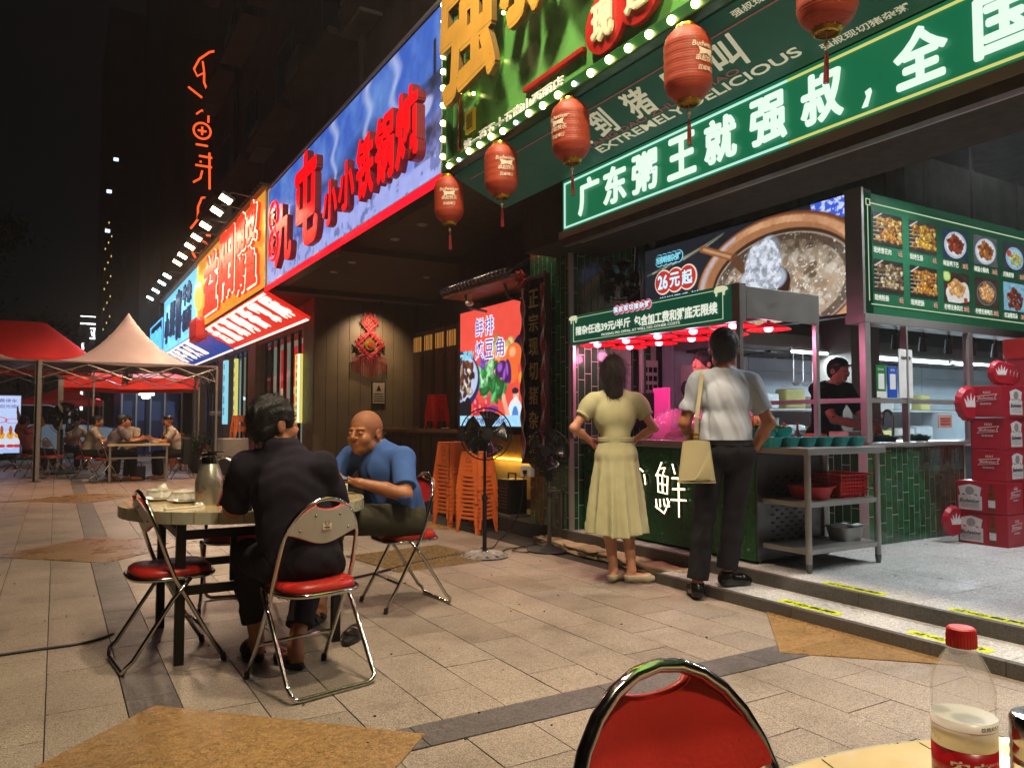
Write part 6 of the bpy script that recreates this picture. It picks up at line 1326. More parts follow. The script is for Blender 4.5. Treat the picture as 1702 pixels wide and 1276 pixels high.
for i in range(4): MB().box((-.1, -.027, .06 + i * .045), (.1, -.0245, .075 + i * .045)).build('text_line', [M_black], t) 
# yellow light strip, speaker box and sockets under the screen
t = thing('light_strip', 'glowing yellow light strip low on the wall under the LED screen', 'light strip', (4.70, 7.35, .72)); MB().box((0, 0, .0), (.03, 1.1, .012)).build('strip', [emis('warm_strip', 'ffc040', 14)], t)
M_plq = mat('rough_gold_wall', '8c7038', rough=.6, bump=.5, bscale=18); MB().bevbox((.035, -.02, -.45), (.049, 1.2, .3), .003).build('wall_plate', [M_plq], t); lamp('AREA', (-.03, .5, .02), 3, (1, .7, .25), t, .9, (.05, .5, -.4), sy=.03)
t = thing('speaker_box', 'black portable speaker box on the ledge by the orange stools', 'speaker', (4.4, 7.35, .16)); MB().bevbox((-.12, -.13, 0), (.12, .13, .38), .02).build('cabinet', [M_blackp], t); MB().tube([(0, -.08, .38), (0, -.08, .44), (0, .08, .44), (0, .08, .38)], .01, 8).build('handle', [M_blackp], t)
for i in range(7): MB().box((-.123, -.1, .06 + i * .035), (-.12, .1, .075 + i * .035)).build('grille_bar', [M_dsteel], t)
struct('ledge', MB().bevbox((4.22, 7.1, 0), (4.75, 9.4, .16), .008), M_riser)
t = thing('power_socket', 'white power socket with a cable on the board edge between the fans', 'socket', (4.13, 6.56, .62)); MB().bevbox((-.05, -.1, 0), (.0, .1, .11), .01).build('box', [M_white], t); MB().bevbox((-.08, -.04, .03), (-.05, .0, .07), .005).build('plug', [M_black], t)
t = thing('water_tap', 'small steel wall tap behind the shorter fan', 'tap', (4.15, 6.12, .48)); MB().tube([(.06, 0, .03), (-.06, 0, .03), (-.07, 0, -.03)], .012, 8).tube([(0, 0, .02), (0, 0, .06), (-.03, .03, .06)], .007, 6).build('tap_body', [M_steel], t); t2 = thing('drain_pipe', 'pale vertical pipe low on the tiled pilaster', 'pipe', (4.17, 6.05, 0)); MB().cyl((0, 0, 0), (0, 0, .5), .025, n=12).build('pipe_run', [M_dsteel], t2)
# cables on the ground, wire mat
def cable(pts, r, label, m_=M_blackp):
    P_ = [Vector(p) for p in pts]; out = []
    for i in range(len(P_) - 1):
        p0, p1, p2, p3 = P_[max(i - 1, 0)], P_[i], P_[i + 1], P_[min(i + 2, len(P_) - 1)]
        for k_ in range(8):
            u = k_ / 8; out.append(.5 * ((2 * p1) + (p2 - p0) * u + (2 * p0 - 5 * p1 + 4 * p2 - p3) * u * u + (3 * p1 - p0 - 3 * p2 + p3) * u ** 3))
    out.append(P_[-1]); m_ = MB().tube(out, r, 6).build('power_cable', [m_], None, smooth=True); tag(m_, label, 'cable')
cable([(1.3, 5.2, .012), (1.6, 5.4, .012), (2.1, 5.62, .012), (2.65, 5.9, .012), (2.95, 6.02, .012), (3.1, 6.0, .02)], .010, 'thick dark cable snaking behind the blue shirted man\'s chair')
cable([(3.26, 5.98, .06), (3.5, 6.2, .01), (3.8, 6.6, .008), (4.0, 6.75, .06), (4.06, 6.62, .3), (4.06, 6.54, .66)], .006, 'black fan cable rising from the tall fan to the wall socket')
cable([(3.95, 6.0, .05), (3.8, 6.15, .008), (3.62, 6.02, .008), (3.55, 5.9, .02), (3.66, 5.84, .008), (3.75, 5.98, .02), (3.62, 6.1, .008), (3.45, 5.95, .008), (3.3, 5.75, .008)], .005, 'coiled thin black wire on the ground between the two fans')
cable([(-3.0, 4.4, .008), (-1.4, 4.55, .008), (-.2, 4.66, .008), (.15, 4.68, .008), (.3, 4.8, .008)], .008, 'thin black cable lying across the paving at the left')
t = thing('wire_mat', 'dirty open grid drain mat lying behind the red seated chairs', 'mat', (2.72, 6.1, .006), R(8)); t.scale = (.75, .8, 1); m_ = MB()
for i in range(25): m_.box((-.62, -.55 + i * .046, 0), (.62, -.542 + i * .046, .007))
for i in range(25): m_.box((-.62 + i * .0515, -.55, .0071), (-.612 + i * .0515, .56, .012))
o = m_.build('grid_wire', [mat('rusty_wire', '8a7450', rough=.8, var=.4, vscale=20)], t); o['kind'] = 'stuff'
MB().box((-.62, -.55, -.0025), (.62, .56, -.0005)).build('stained_sheet', [mat('stained_ground', 'a8926e', rough=.8, var=.45, vscale=12)], t)
# loose sandal
def sandal_mesh(parent, M0, m_=None):
    def f(u, v):
        a = 2 * PI * u; x = .045 * math.cos(a) * (1 + .12 * math.sin(a)); y = .125 * math.sin(a); return (x * v, y * v, 0)
    N = 28; m1 = MB()
    def ol(s, z): return [(.044 * math.cos(a) * (1 + .16 * math.sin(a)) * s, .128 * math.sin(a) * s, z) for a in [2 * PI * i / N for i in range(N)]]
    vs = ol(.95, 0) + ol(1, .006) + ol(1, .022) + ol(.94, .026) + ol(.001, .024); m1.add([M0 @ Vector(v) for v in vs], [(j * N + i, j * N + (i + 1) % N, (j + 1) * N + (i + 1) % N, (j + 1) * N + i) for j in range(4) for i in range(N)] + [tuple(range(N - 1, -1, -1))])
    m1.build('sole', [m_ or M_blackp], parent, smooth=40)
    for y, w_ in ((.03, .05), (-.035, .03)):
        m2 = MB().sheet(lambda u, v: (-.05 * math.cos(PI * u), y + (v - .5) * w_ + .02 * math.sin(PI * u), .014 + .05 * math.sin(PI * u)), 14, 3, .003); m2.v = [tuple(M0 @ Vector(v)) for v in m2.v]; m2.build('strap', [m_ or M_blackp], parent, smooth=40)
t = thing('sandal', 'single black sandal left lying on the paving between the chairs', 'sandal', (1.40, 4.02, .008), R(-35)); sandal_mesh(t, Matrix())
# ================================================================ pop-up tents and the far dining area
M_cg = mat('grey_canopy', '7a686a', rough=.6, var=.12, vscale=1.5, bump=.2, bscale=6); M_crd = mat('red_canopy', 'cc2015', rough=.55, var=.12, vscale=1.5, bump=.2, bscale=6, emit=.05)  # red cloth has faint emission standing for lamplight through it
M_pole = mat('pale_pole', '8d8782', rough=.4, metal=.5)
def tent(loc, w_, d_, eave, peak, m_, label, poles=True, grp=None, steep=2.2, val=.2, truss=True, ridge=0.):
    t = thing('pop_up_tent', label, 'tent', loc, 0, grp)
    def roof(u, v):
        x = -w_ / 2 + w_ * u; y = -d_ / 2 + d_ * v; r = max(max(0, abs(x) - ridge) / (w_ / 2 - ridge), abs(y) / (d_ / 2)); ang = math.atan2(y, x); h = (1 - r) ** steep
        sag = -.05 * math.sin(min(1, r) * PI) * (abs(math.sin(2 * ang)) * .5 + .5); return (x, y, eave + (peak - eave) * h + sag * .6 + .012 * math.sin(14 * u + 3 * v) * math.sin(9 * v) * r)
    MB().sheet(roof, 36, 36).build('canopy', [m_], t, smooth=True)
    for k_ in range(4):
        L = w_ if k_ % 2 == 0 else d_; D_ = d_ if k_ % 2 == 0 else w_
        MB().sheet(lambda u, v: tuple(Matrix.Rotation(k_ * PI / 2, 3, 'Z') @ Vector((-L / 2 + L * u, -D_ / 2 - .004 - .008 * math.sin(u * 40), eave - val * v + .02 * math.sin(u * 9) * v))), 40, 3).build('valance', [m_], t, smooth=True)
    if truss:
        for k_ in range(4):
            L = w_ if k_ % 2 == 0 else d_; D_ = d_ if k_ % 2 == 0 else w_; Rm = Matrix.Rotation(k_ * PI / 2, 4, 'Z')
            for s in range(4):
                a, b = -L / 2 + L * s / 4, -L / 2 + L * (s + 1) / 4; z0, z1 = eave - .06, eave - .36
                for p, q in (((a, z0), (b, z1)), ((a, z1), (b, z0))): MB().tube([Rm @ Vector((p[0], -D_ / 2 + .03, p[1])), Rm @ Vector((q[0], -D_ / 2 + .03, q[1]))], .013, 5).build('scissor_bar', [M_pole], t)
        for dx, dy in ((1, 0), (-1, 0), (0, 1), (0, -1)):
            n_ = 4; L = (w_ if dx else d_) / 2
            for s in range(3):
                a, b = L * s / 3, L * (s + 1) / 3; z0, z1 = eave - .05, eave - .33
                for p, q in (((a, z0), (b, z1)), ((a, z1), (b, z0))): MB().tube([(dx * p[0], dy * p[0], p[1]), (dx * q[0], dy * q[0], q[1])], .012, 5).build('scissor_bar', [M_pole], t)
        MB().cyl((0, 0, eave - .4), (0, 0, peak - .03), .02, n=8).build('centre_mast', [M_pole], t)
    for sx in (-1, 1):
        for sy in (-1, 1):
            if not poles and sy < 0: continue
            b_ = MB().bevbox((sx * w_ / 2 - .05 * (sx < 0 and sy < 0) - .022, sy * d_ / 2 - .03, 0), (sx * w_ / 2 + .022 + .02 * (sx < 0 and sy < 0), sy * d_ / 2 + .03, eave - .01), .004).build('pole', [M_pole], t)
            MB().box((sx * w_ / 2 - .08, sy * d_ / 2 - .08, 0), (sx * w_ / 2 + .08, sy * d_ / 2 + .08, .012)).build('foot_plate', [M_dsteel], b_)
    return t
tent((1.35, 19.1, 0), 3.3, 3.0, 2.39, 3.62, M_cg, 'grey peaked pop-up tent over the diners, in front of the cyan sign', val=.05)
tent((-1.97, 19.1, 0), 3.25, 3.0, 2.39, 3.62, M_cg, 'grey pop-up tent cut off by the left edge of the picture', val=.05)
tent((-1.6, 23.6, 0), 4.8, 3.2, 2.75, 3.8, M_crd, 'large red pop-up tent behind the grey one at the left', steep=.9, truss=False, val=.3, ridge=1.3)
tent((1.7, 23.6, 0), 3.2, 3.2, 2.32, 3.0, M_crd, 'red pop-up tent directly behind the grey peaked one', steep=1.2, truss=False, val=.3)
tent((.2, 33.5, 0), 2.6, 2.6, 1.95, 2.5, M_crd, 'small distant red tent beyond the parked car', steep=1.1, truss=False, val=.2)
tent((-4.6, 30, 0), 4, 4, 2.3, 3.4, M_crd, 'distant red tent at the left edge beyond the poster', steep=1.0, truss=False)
# long table and its chairs
lt2 = thing('long_table', 'long narrow table with a steel frame under the grey tent', 'table', (1.43, 16.9, 0), R(-4))
MB().bevbox((-.55, -.38, .70), (.55, .6, .74), .006).build('tabletop', [M_ttop], lt2)
for sx in (-.5, .5):
    for sy in (-.34, .55): MB().bevbox((sx - .02, sy - .02, 0), (sx + .02, sy + .02, .70), .003).build('leg', [M_pole], lt2)
for sy in (-.34, .55): MB().bevbox((-.48, sy - .012, .45), (.48, sy + .012, .48), .003).build('rail', [M_pole], lt2)
for i, (x, y, w_) in enumerate(((1.25, 16.8, 0), (1.5, 17.1, 1), (1.72, 16.75, 0), (1.85, 17.0, 2))):
    t = thing('table_ware', ['dark tray of food on the long table', 'dark teapot on the long table', 'white bowl on the long table', 'tall dark bottle on the long table'][i], ['tray', 'teapot', 'bowl', 'bottle'][i], (x, y, .741))
    if i == 0: MB().bevbox((-.2, -.14, 0), (.2, .14, .05), .01).build('tray', [M_blackp], t)
    elif i == 2: bowl(t, .09, .06)
    else: MB().lathe([(0, 0), (.06, 0), (.065, .1), (.03, .17), (.025, .23), (0, .23)], n=18).build('vessel', [M_blackp], t, smooth=40)
C2 = chair_proto(near=False, loc=(.85, 16.85, 0), rz=R(-75), label='folding chair of the man in grey at the left of the long table', grp='folding chairs under the tents')
dup(C2, (2.25, 17.15, 0), R(95), 'folding chair with a dark bag on its back at the right of the long table')
dup(C2, (.55, 17.9, 0), R(-100), 'folding chair of the man in cream at the far left of the long table')
dup(C2, (1.3, 18.4, 0), R(175), 'folding chair at the far side of the long table')
dup(C2, (-.05, 18.6, 0), R(-60), 'empty folding chair beside the tent pole, near the round fan')
dup(C2, (-.45, 19.6, 0), R(120), 'folding chair of the reclining person by the lit poster')
t = thing('shoulder_bag', 'black bag hanging on the right chair at the long table', 'bag', (2.3, 17.0, .3), R(95)); MB().bevbox((-.2, -.1, 0), (.2, .08, .55), .05).build('bag_body', [M_blackp], t); t = thing('floor_bag', 'black bag standing on the ground under the long table', 'bag', (1.45, 17.2, 0)); MB().bevbox((-.14, -.08, 0), (.14, .08, .28), .02).build('bag_body', [M_blackp], t); MB().tube([(-.07, 0, .28), (-.05, 0, .36), (.05, 0, .36), (.07, 0, .28)], .008, 6).build('handle', [M_blackp], t)
# big fan, poster, car, stools, plant, box
t = thing('floor_fan', 'large dark industrial fan on a round base beside the seated diners', 'fan', (.12, 19.9, 0), R(30)); MB().lathe([(0, 0), (.34, 0), (.34, .04), (.05, .08), (0, .08)], n=28).build('base', [M_blackp], t); MB().cyl((0, 0, .05), (0, 0, 1.0), .03, n=10).build('pole', [M_blackp], t)
n0 = set(bpy.data.objects); fan_cage(t, .38, M_black, 28, 7, depth=.1)
for o in set(bpy.data.objects) - n0: o.location = (0, -.1, 1.27)
t = thing('light_poster', 'backlit blue white poster with three bottles at the left edge', 'poster', (-1.1, 22.8, .35), R(4)); MB().bevbox((-.35, 0, 0), (.35, .1, 1.5), .01).build('case', [M_dsteel], t)
k = Ink(60, 130, 'a9c4f8'); k.mix(np.clip(k.Y, 0, 1) * .5, 'd4e2ff')
for a, s in ((.12, .85), (.42, .95), (.70, 1.0), (.92, .75)):
    k.ell(a, .24, .10 * s / 2.17 * 2, .17 * s, 'cfd8ec'); k.ell(a, .31, .06 * s, .06 * s, 'e0a030'); k.ell(a, .40, .025, .08, 'a8502c'); k.ell(a, .13, .06, .03, 'c8323c')
k.ring(.3, .58, .12, .05, .12, 'd04a50'); k.ring(.75, .56, .1, .04, .12, 'd04a50'); k.obj('picture', .66, 1.44, print_mat('backlit_print', 1.0), t, M=FY(-.33, -.004, .03))
for i, s in enumerate(('免费停车', '欢迎光临')): text(s, .5, .09, .01, M=FY(-.25, -.007, 1.3 - i * .14)).build('lettering', [emis('poster_violet', '6a4ab0', .8)], t)
MB().tube([(-.15, .05, 1.5), (-.15, .05, 1.6), (.15, .05, 1.6), (.15, .05, 1.5)], .012, 6).build('handle', [M_dsteel], t)
for sx in (-.25, .25): MB().box((sx - .02, -.2, -.35), (sx + .02, .3, -.31)).box((sx - .02, .03, -.31), (sx + .02, .07, 0)).build('leg', [M_black], t)
t = thing('folding_stand', 'small dark folding stool with crossed legs in front of the lit poster', 'stool', (-.85, 21.6, 0)); MB().bevbox((-.2, -.15, .4), (.2, .15, .43), .005).build('seat', [M_blackp], t)
for s in (-1, 1): MB().tube([(-.18 * s, -.12, .0), (.18 * s, -.12, .4)], .014, 6).build('leg', [M_dsteel], t); MB().tube([(-.18 * s, .12, .0), (.18 * s, .12, .4)], .014, 6).build('leg', [M_dsteel], t)
# car
car = thing('parked_car', 'pale sport utility car with dark windows parked behind the tents', 'car', (-.3, 28.6, 0), R(-8)); M_cp = mat('pale_car_paint', 'b0b6bc', rough=.25, coat=.6, var=.04); M_cgl = mat('car_glass', '0a0c10', rough=.05)
def loft(secs, n=1):
    m_ = MB(); N = len(secs[0]); m_.add([p for s in secs for p in s], [(j * N + i, j * N + (i + 1) % N, (j + 1) * N + (i + 1) % N, (j + 1) * N + i) for j in range(len(secs) - 1) for i in range(N)] + [tuple(range(N - 1, -1, -1)), tuple((len(secs) - 1) * N + i for i in range(N))]); return m_
bodyp = [(-2.3, .35), (-2.35, .7), (-2.25, 1.0), (-1.9, 1.1), (1.1, 1.08), (1.5, 1.02), (2.2, .92), (2.35, .65), (2.3, .3), (1.9, .25), (-1.9, .25)]
roofp = [(-2.15, 1.06), (-1.85, 1.55), (-1.4, 1.68), (.2, 1.68), (.6, 1.55), (1.3, 1.06)]
loft([[(x * .985, y, z) for x, z in bodyp] if abs(y) > .9 else [(x, y, z) for x, z in bodyp] for y in (-.95, -.88, .88, .95)]).build('body', [M_cp], car, smooth=30)
loft([[(x * (.93 if abs(y) > .7 else 1), y * (1 if True else 1), z if not (abs(y) > .7 and z > 1.2) else z - .02) for x, z in roofp] for y in (-.78, -.66, .66, .78)]).build('cabin', [M_cgl], car, smooth=30)
loft([[(-1.75, y, 1.60), (-1.4, y, 1.70), (.2, y, 1.70), (.5, y, 1.6)] for y in (-.7, .7)]).build('roof', [M_cp], car)
for x in (-1.45, 1.45):
    for y in (-.9, .9): w_ = MB().cyl((x, y - .1, .34), (x, y + .1, .34), .34, n=28).build('wheel', [M_rub], car, smooth=40); MB().cyl((x, y - .11, .34), (x, y + .11, .34), .2, n=20).build('rim', [M_steel], w_)
for y in (-.7, .7): MB().bevbox((2.26, y - .2, .72), (2.36, y + .2, .84), .02).build('headlight', [M_glass], car); MB().bevbox((-2.36, y - .12, .8), (-2.3, y + .12, 1.0), .01).build('tail_light', [M_rplas], car)
for y in (-1, 1):
    for x in (-1.05, -.1, .75): MB().box((x, y * .79, 1.08), (x + .06, y * .80, 1.6)).build('window_pillar', [M_cp], car)
stack(2.55, 20.3, 8, .2, 'the amber stack left of the plant pot', sc=1.05, grp='amber stools by the far shop', dz=.06); stack(3.1, 20.0, 4, .5, 'the short amber stack beside the grey box', grp='amber stools by the far shop', dz=.06); stack(3.75, 18.9, 3, .1, 'the stools on top of the grey box', z0=.78, grp='amber stools by the far shop')
t = thing('planter', 'leafy green plant in a dark pot by the amber stools', 'plant', (2.85, 18.8, 0)); MB().lathe([(0, 0), (.22, 0), (.27, .4), (.24, .4), (.2, .33), (0, .33)], n=24).build('pot', [M_blackp], t, smooth=40); m_ = MB()
M_lf = mat('leaf_green', '24401a', rough=.5, var=.3)
for i in range(420):
    d = Vector((random.gauss(0, 1), random.gauss(0, 1), random.uniform(.1, 1.6))).normalized(); c = Vector((0, 0, .38)) + d * random.uniform(.1, .55); a = d.orthogonal().normalized() * random.uniform(.02, .04); b = d * .09
    m_.add([c, c + a + b * .5, c + b, c - a + b * .5], [(0, 1, 2, 3)])
o = m_.build('leaves', [M_lf], t); o['kind'] = 'stuff'
for i in range(7): a = i * .9; MB().tube([(0, 0, .33), (.1 * math.cos(a), .1 * math.sin(a), .6), (.25 * math.cos(a), .25 * math.sin(a), .85)], .008, 5).build('stem', [M_wood], t)
t = thing('grey_box', 'large grey metal box cabinet with a white sticker under the stools', 'cabinet', (3.6, 18.6, 0), R(-5)); MB().bevbox((-.5, -.4, 0), (.55, .5, .78), .01).build('cabinet_body', [mat('grey_box', '8d857c', rough=.5, var=.1, dirt=.2)], t); MB().box((.3, -.406, .3), (.42, -.401, .5)).build('sticker', [M_white], t)
t = thing('dark_bin', 'black square bin with a pole standing left of the grey box', 'bin', (3.0, 17.7, 0)); MB().bevbox((-.3, -.25, 0), (.3, .25, .42), .02).build('bin_body', [M_blackp], t); MB().bevbox((-.05, -.05, .42), (.05, .05, 1.35), .01).build('post', [M_blackp], t); MB().bevbox((-.12, -.1, 1.3), (.12, .1, 1.4), .02).build('head', [M_dsteel], t)
t = thing('side_shop', 'blue lit shop booth with glass panels far behind the tents', 'booth', (2.4, 30, 0)); MB().box((-.5, 0, 0), (1.4, 3, 2.4)).build('wall', [mat('booth_blue', '141c34', rough=.5, emit=.03, ecol='2040a0')], t)
for i in range(4): MB().box((-.45 + i * .46, -.03, .1), (-.4 + i * .46, -.005, 2.2)).build('mullion', [M_steel], t); MB().box((-.38 + i * .46, -.02, 1.2), (-.1 + i * .46, -.006, 1.9)).build('lit_panel', [emis('booth_panel', '5a78b8', .15)], t)
MB().box((.1, -.06, 2.1), (.6, -.01, 2.2)).build('lit_sign', [emis('white_sign', 'ffffff', 3)], t)
for i, (x, y, z, c, s, lab) in enumerate(((1.35, 34, 2.0, 'ff5060', 4, 'small red and white lamp far behind the tents'), (.2, 40, 2.5, 'ffffff', 5, 'tiny white street lamp far away beyond the tents'), (.9, 42, 2.9, '6040ff', 3, 'violet neon patch far behind the red tent'), (1.6, 38, 3.0, 'd8ffe0', 4, 'pale lamp among the dark shapes behind the tents'), (2.6, 28.6, 2.0, 'dff0ff', 5, 'bright white lamp in the far blue shop'))):
    t = thing('street_light', lab, 'light', (x, y, z)); MB().ball((0, 0, 0), .09, 8, (1.6, .5, .8)).build('lens', [emis('far_' + c, c, s)], t); MB().cyl((0, 0, -.05), (0, 0, -z), .03, n=6).build('post', [M_black], t)
# ================================================================ far towers
M_tw = mat('tower_night', '1a1512', rough=.9, var=.2, vscale=.2); M_tb = mat('tower_brown', '3a2a22', rough=.9, var=.2, vscale=.3)
tw = thing('tower_block', 'brown tower with a vertical orange neon sign running down its edge', 'building', (5.2, 50, 0)); MB().box((0, 0, 0), (12, 14, 48)).build('wall', [M_tb], tw)
wm = MB().box((-.6, -.05, 0), (.6, 0, 1.4)).mesh('window', [mat('far_pane', '0a0a0d', rough=.3)])
for fl in range(14):
    for c in range(3): link('window', wm, tw, loc=(3.6 + c * 2.6, -.01, 3 + fl * 3.1))
NO = emis('neon_orange', 'ff5a28', 1.5)
nsn = thing('neon_sign', 'vertical orange neon sign with a fish outline above rounded characters', 'neon sign', (6.5, 49.9, 12)); MB().box((-.1, .0, -.4), (2.3, .05, 13)).build('back_board', [M_tw], nsn)
def nst(pts, nm='neon_stroke', r=.065): MB().tube([(a, -.1, b) for a, b in pts], r, 6).build(nm, [NO], nsn)
nst([(1.9, 12.6), (1.2, 12.3), (.6, 11.7), (.3, 11.0), (.5, 10.6), (.9, 10.9), (.8, 11.6)], 'fish_outline'); nst([(.9, 10.9), (.9, 10.3), (1.2, 9.6), (1.6, 9.1)], 'fish_outline'); nst([(.0, 9.8), (.8, 9.3), (1.7, 8.8)], 'fish_outline'); nst([(1.7, 10.8), (1.3, 10.2), (1.6, 9.6), (1.9, 9.2)], 'fish_outline'); nst([(1.5, 12.5), (1.7, 12.0), (2.0, 11.7)], 'fish_outline')
nst([(.5, 8.2), (.8, 8.5), (1.2, 8.3), (1.2, 7.8)]); nst([(.85 + .5 * math.cos(a), 7.2 + .5 * math.sin(a)) for a in np.linspace(0, 2 * PI, 17)]); nst([(.6, 7.2), (1.1, 7.2)]); nst([(.85, 6.95), (.85, 7.45)]); nst([(.5, 6.3), (1.2, 6.3)])
nst([(.7, 5.6), (1.5, 5.6)]); nst([(.5, 5.0), (1.6, 5.0)]); nst([(1.3, 5.9), (1.35, 3.6)]); nst([(.8, 5.3), (.8, 5.2)]); nst([(.9, 4.7), (.8, 4.2), (.4, 3.9)])
nst([(1.5, 3.1), (.9, 3.0), (.7, 2.4), (.7, 1.6), (.3, 1.0)]); nst([(1.5, 2.6), (1.1, 2.3), (1.1, 1.8)]); nst([(1.4, 2.1), (1.5, 1.9)]); nst([(1.1, 1.2), (1.5, 1.2)]); nst([(1.2, .7), (1.5, .7)])
nst([(.45, .1), (.45, -.5), (.8, -1.1), (1.2, -1.5)]); nst([(1.0, .3), (1.4, .1), (1.4, -.4)]); nst([(1.0, -.3), (.9, -.9), (1.3, -1.2)]); nst([(1.5, -2.2), (1.0, -2.3), (.6, -2.9), (.6, -3.6)]); nst([(1.4, -2.8), (1.0, -3.2), (1.1, -3.7)])
nst([(.5 + .3 * math.cos(a), -4.6 + .3 * math.sin(a)) for a in np.linspace(0, 2 * PI, 13)]); nst([(1.1, -4.4), (1.5, -4.6)]); nst([(1.0, -5.1), (1.4, -5.3)]); nst([(.6, -6.5), (1.4, -6.6)]); nst([(.9, -6.2), (.9, -7.0)])
tw2 = thing('tower_block', 'darker tower left of the neon sign with two lit windows', 'building', (3.4, 79, 0)); MB().box((0, 0, 0), (14, 14, 40)).build('wall', [M_tw], tw2)
for fl in range(12):
    for c in range(5): link('window', wm, tw2, loc=(1.2 + c * 2.4, -.01, 3 + fl * 3.1))
for x, z in ((.9, 25.4), (.4, 22.3), (.35, 18.6)):
    q = MB().box((x - .3, -.1, z), (x + .1, -.05, z + .3)).build('lit_window', [emis('cold_window', 'cfe0ff', 2.5)], tw2)
for i in range(26): MB().ball((.1 + .25 * (i % 3), -.2, 4 + i * .62), .07, 6, (.6, .6, 1.6)).build('facade_light', [emis('facade_yellow', 'd8c02c' if False else 'c8b060', 2.)], tw2)
ht = thing('hotel_tower', 'far dark hotel tower with a white two character sign and a lit vertical bar', 'building', (2.2, 104, 0)); MB().box((0, 0, 0), (7, 12, 13.2)).build('wall', [M_tw], ht); WW = emis('white_sign', 'ffffff', 3)
text('亚朵', 2.6, 1.5, .02, M=FY(1.0, -.3, 10.9)).build('lettering', [WW], ht); MB().box((.2, -.3, 2.5), (.45, -.1, 10.5)).build('light_bar', [WW], ht); MB().box((.0, -.3, 12.75), (4.6, -.1, 12.9)).box((0, -.3, 13.65), (4.6, -.1, 13.75)).build('roof_bar', [WW], ht)
# trees at the left
def tree(x, y, h, r, label, n=5200):
    t = thing('street_tree', label, 'tree', (x, y, 0)); MB().tube([(0, 0, 0), (.1, 0, h * .3), (-.1, .1, h * .55), (.1, 0, h * .8)], [.22, .17, .12, .05], 8).build('trunk', [M_wood], t, smooth=True)
    for i in range(6): a = i * 1.1; MB().tube([(0, 0, h * (.35 + .06 * i)), (r * .4 * math.cos(a), r * .4 * math.sin(a), h * (.5 + .06 * i)), (r * .8 * math.cos(a), r * .8 * math.sin(a), h * (.62 + .05 * i))], [.09, .06, .02], 6).build('limb', [M_wood], t, smooth=True)
    cl_ = [Vector((random.gauss(0, r * .45), random.gauss(0, r * .45), h * .72 + random.gauss(0, h * .13))) for _ in range(34)]; vs = []; fs = []
    for i in range(n):
        c = cl_[i % 34] + Vector((random.gauss(0, .5), random.gauss(0, .5), random.gauss(0, .38))); a = Vector((random.gauss(0, 1), random.gauss(0, 1), random.gauss(0, 1))).normalized(); b = a.orthogonal().normalized(); s = random.uniform(.09, .17); k_ = len(vs)
        vs += [c, c + a * s + b * s * .5, c + a * 2 * s, c + a * s - b * s * .5]; fs.append((k_, k_ + 1, k_ + 2, k_ + 3))
    MB().add(vs, fs).build('crown', [M_lf], t)
tree(-4.5, 38, 9.5, 3.2, 'dark leafy street tree at the far left behind the red tent'); tree(-9, 44, 11, 3.6, 'taller dark tree at the left edge of the picture'); tree(-.8, 52, 8, 2.4, 'smaller dark tree between the left trees and the hotel tower', 3600)
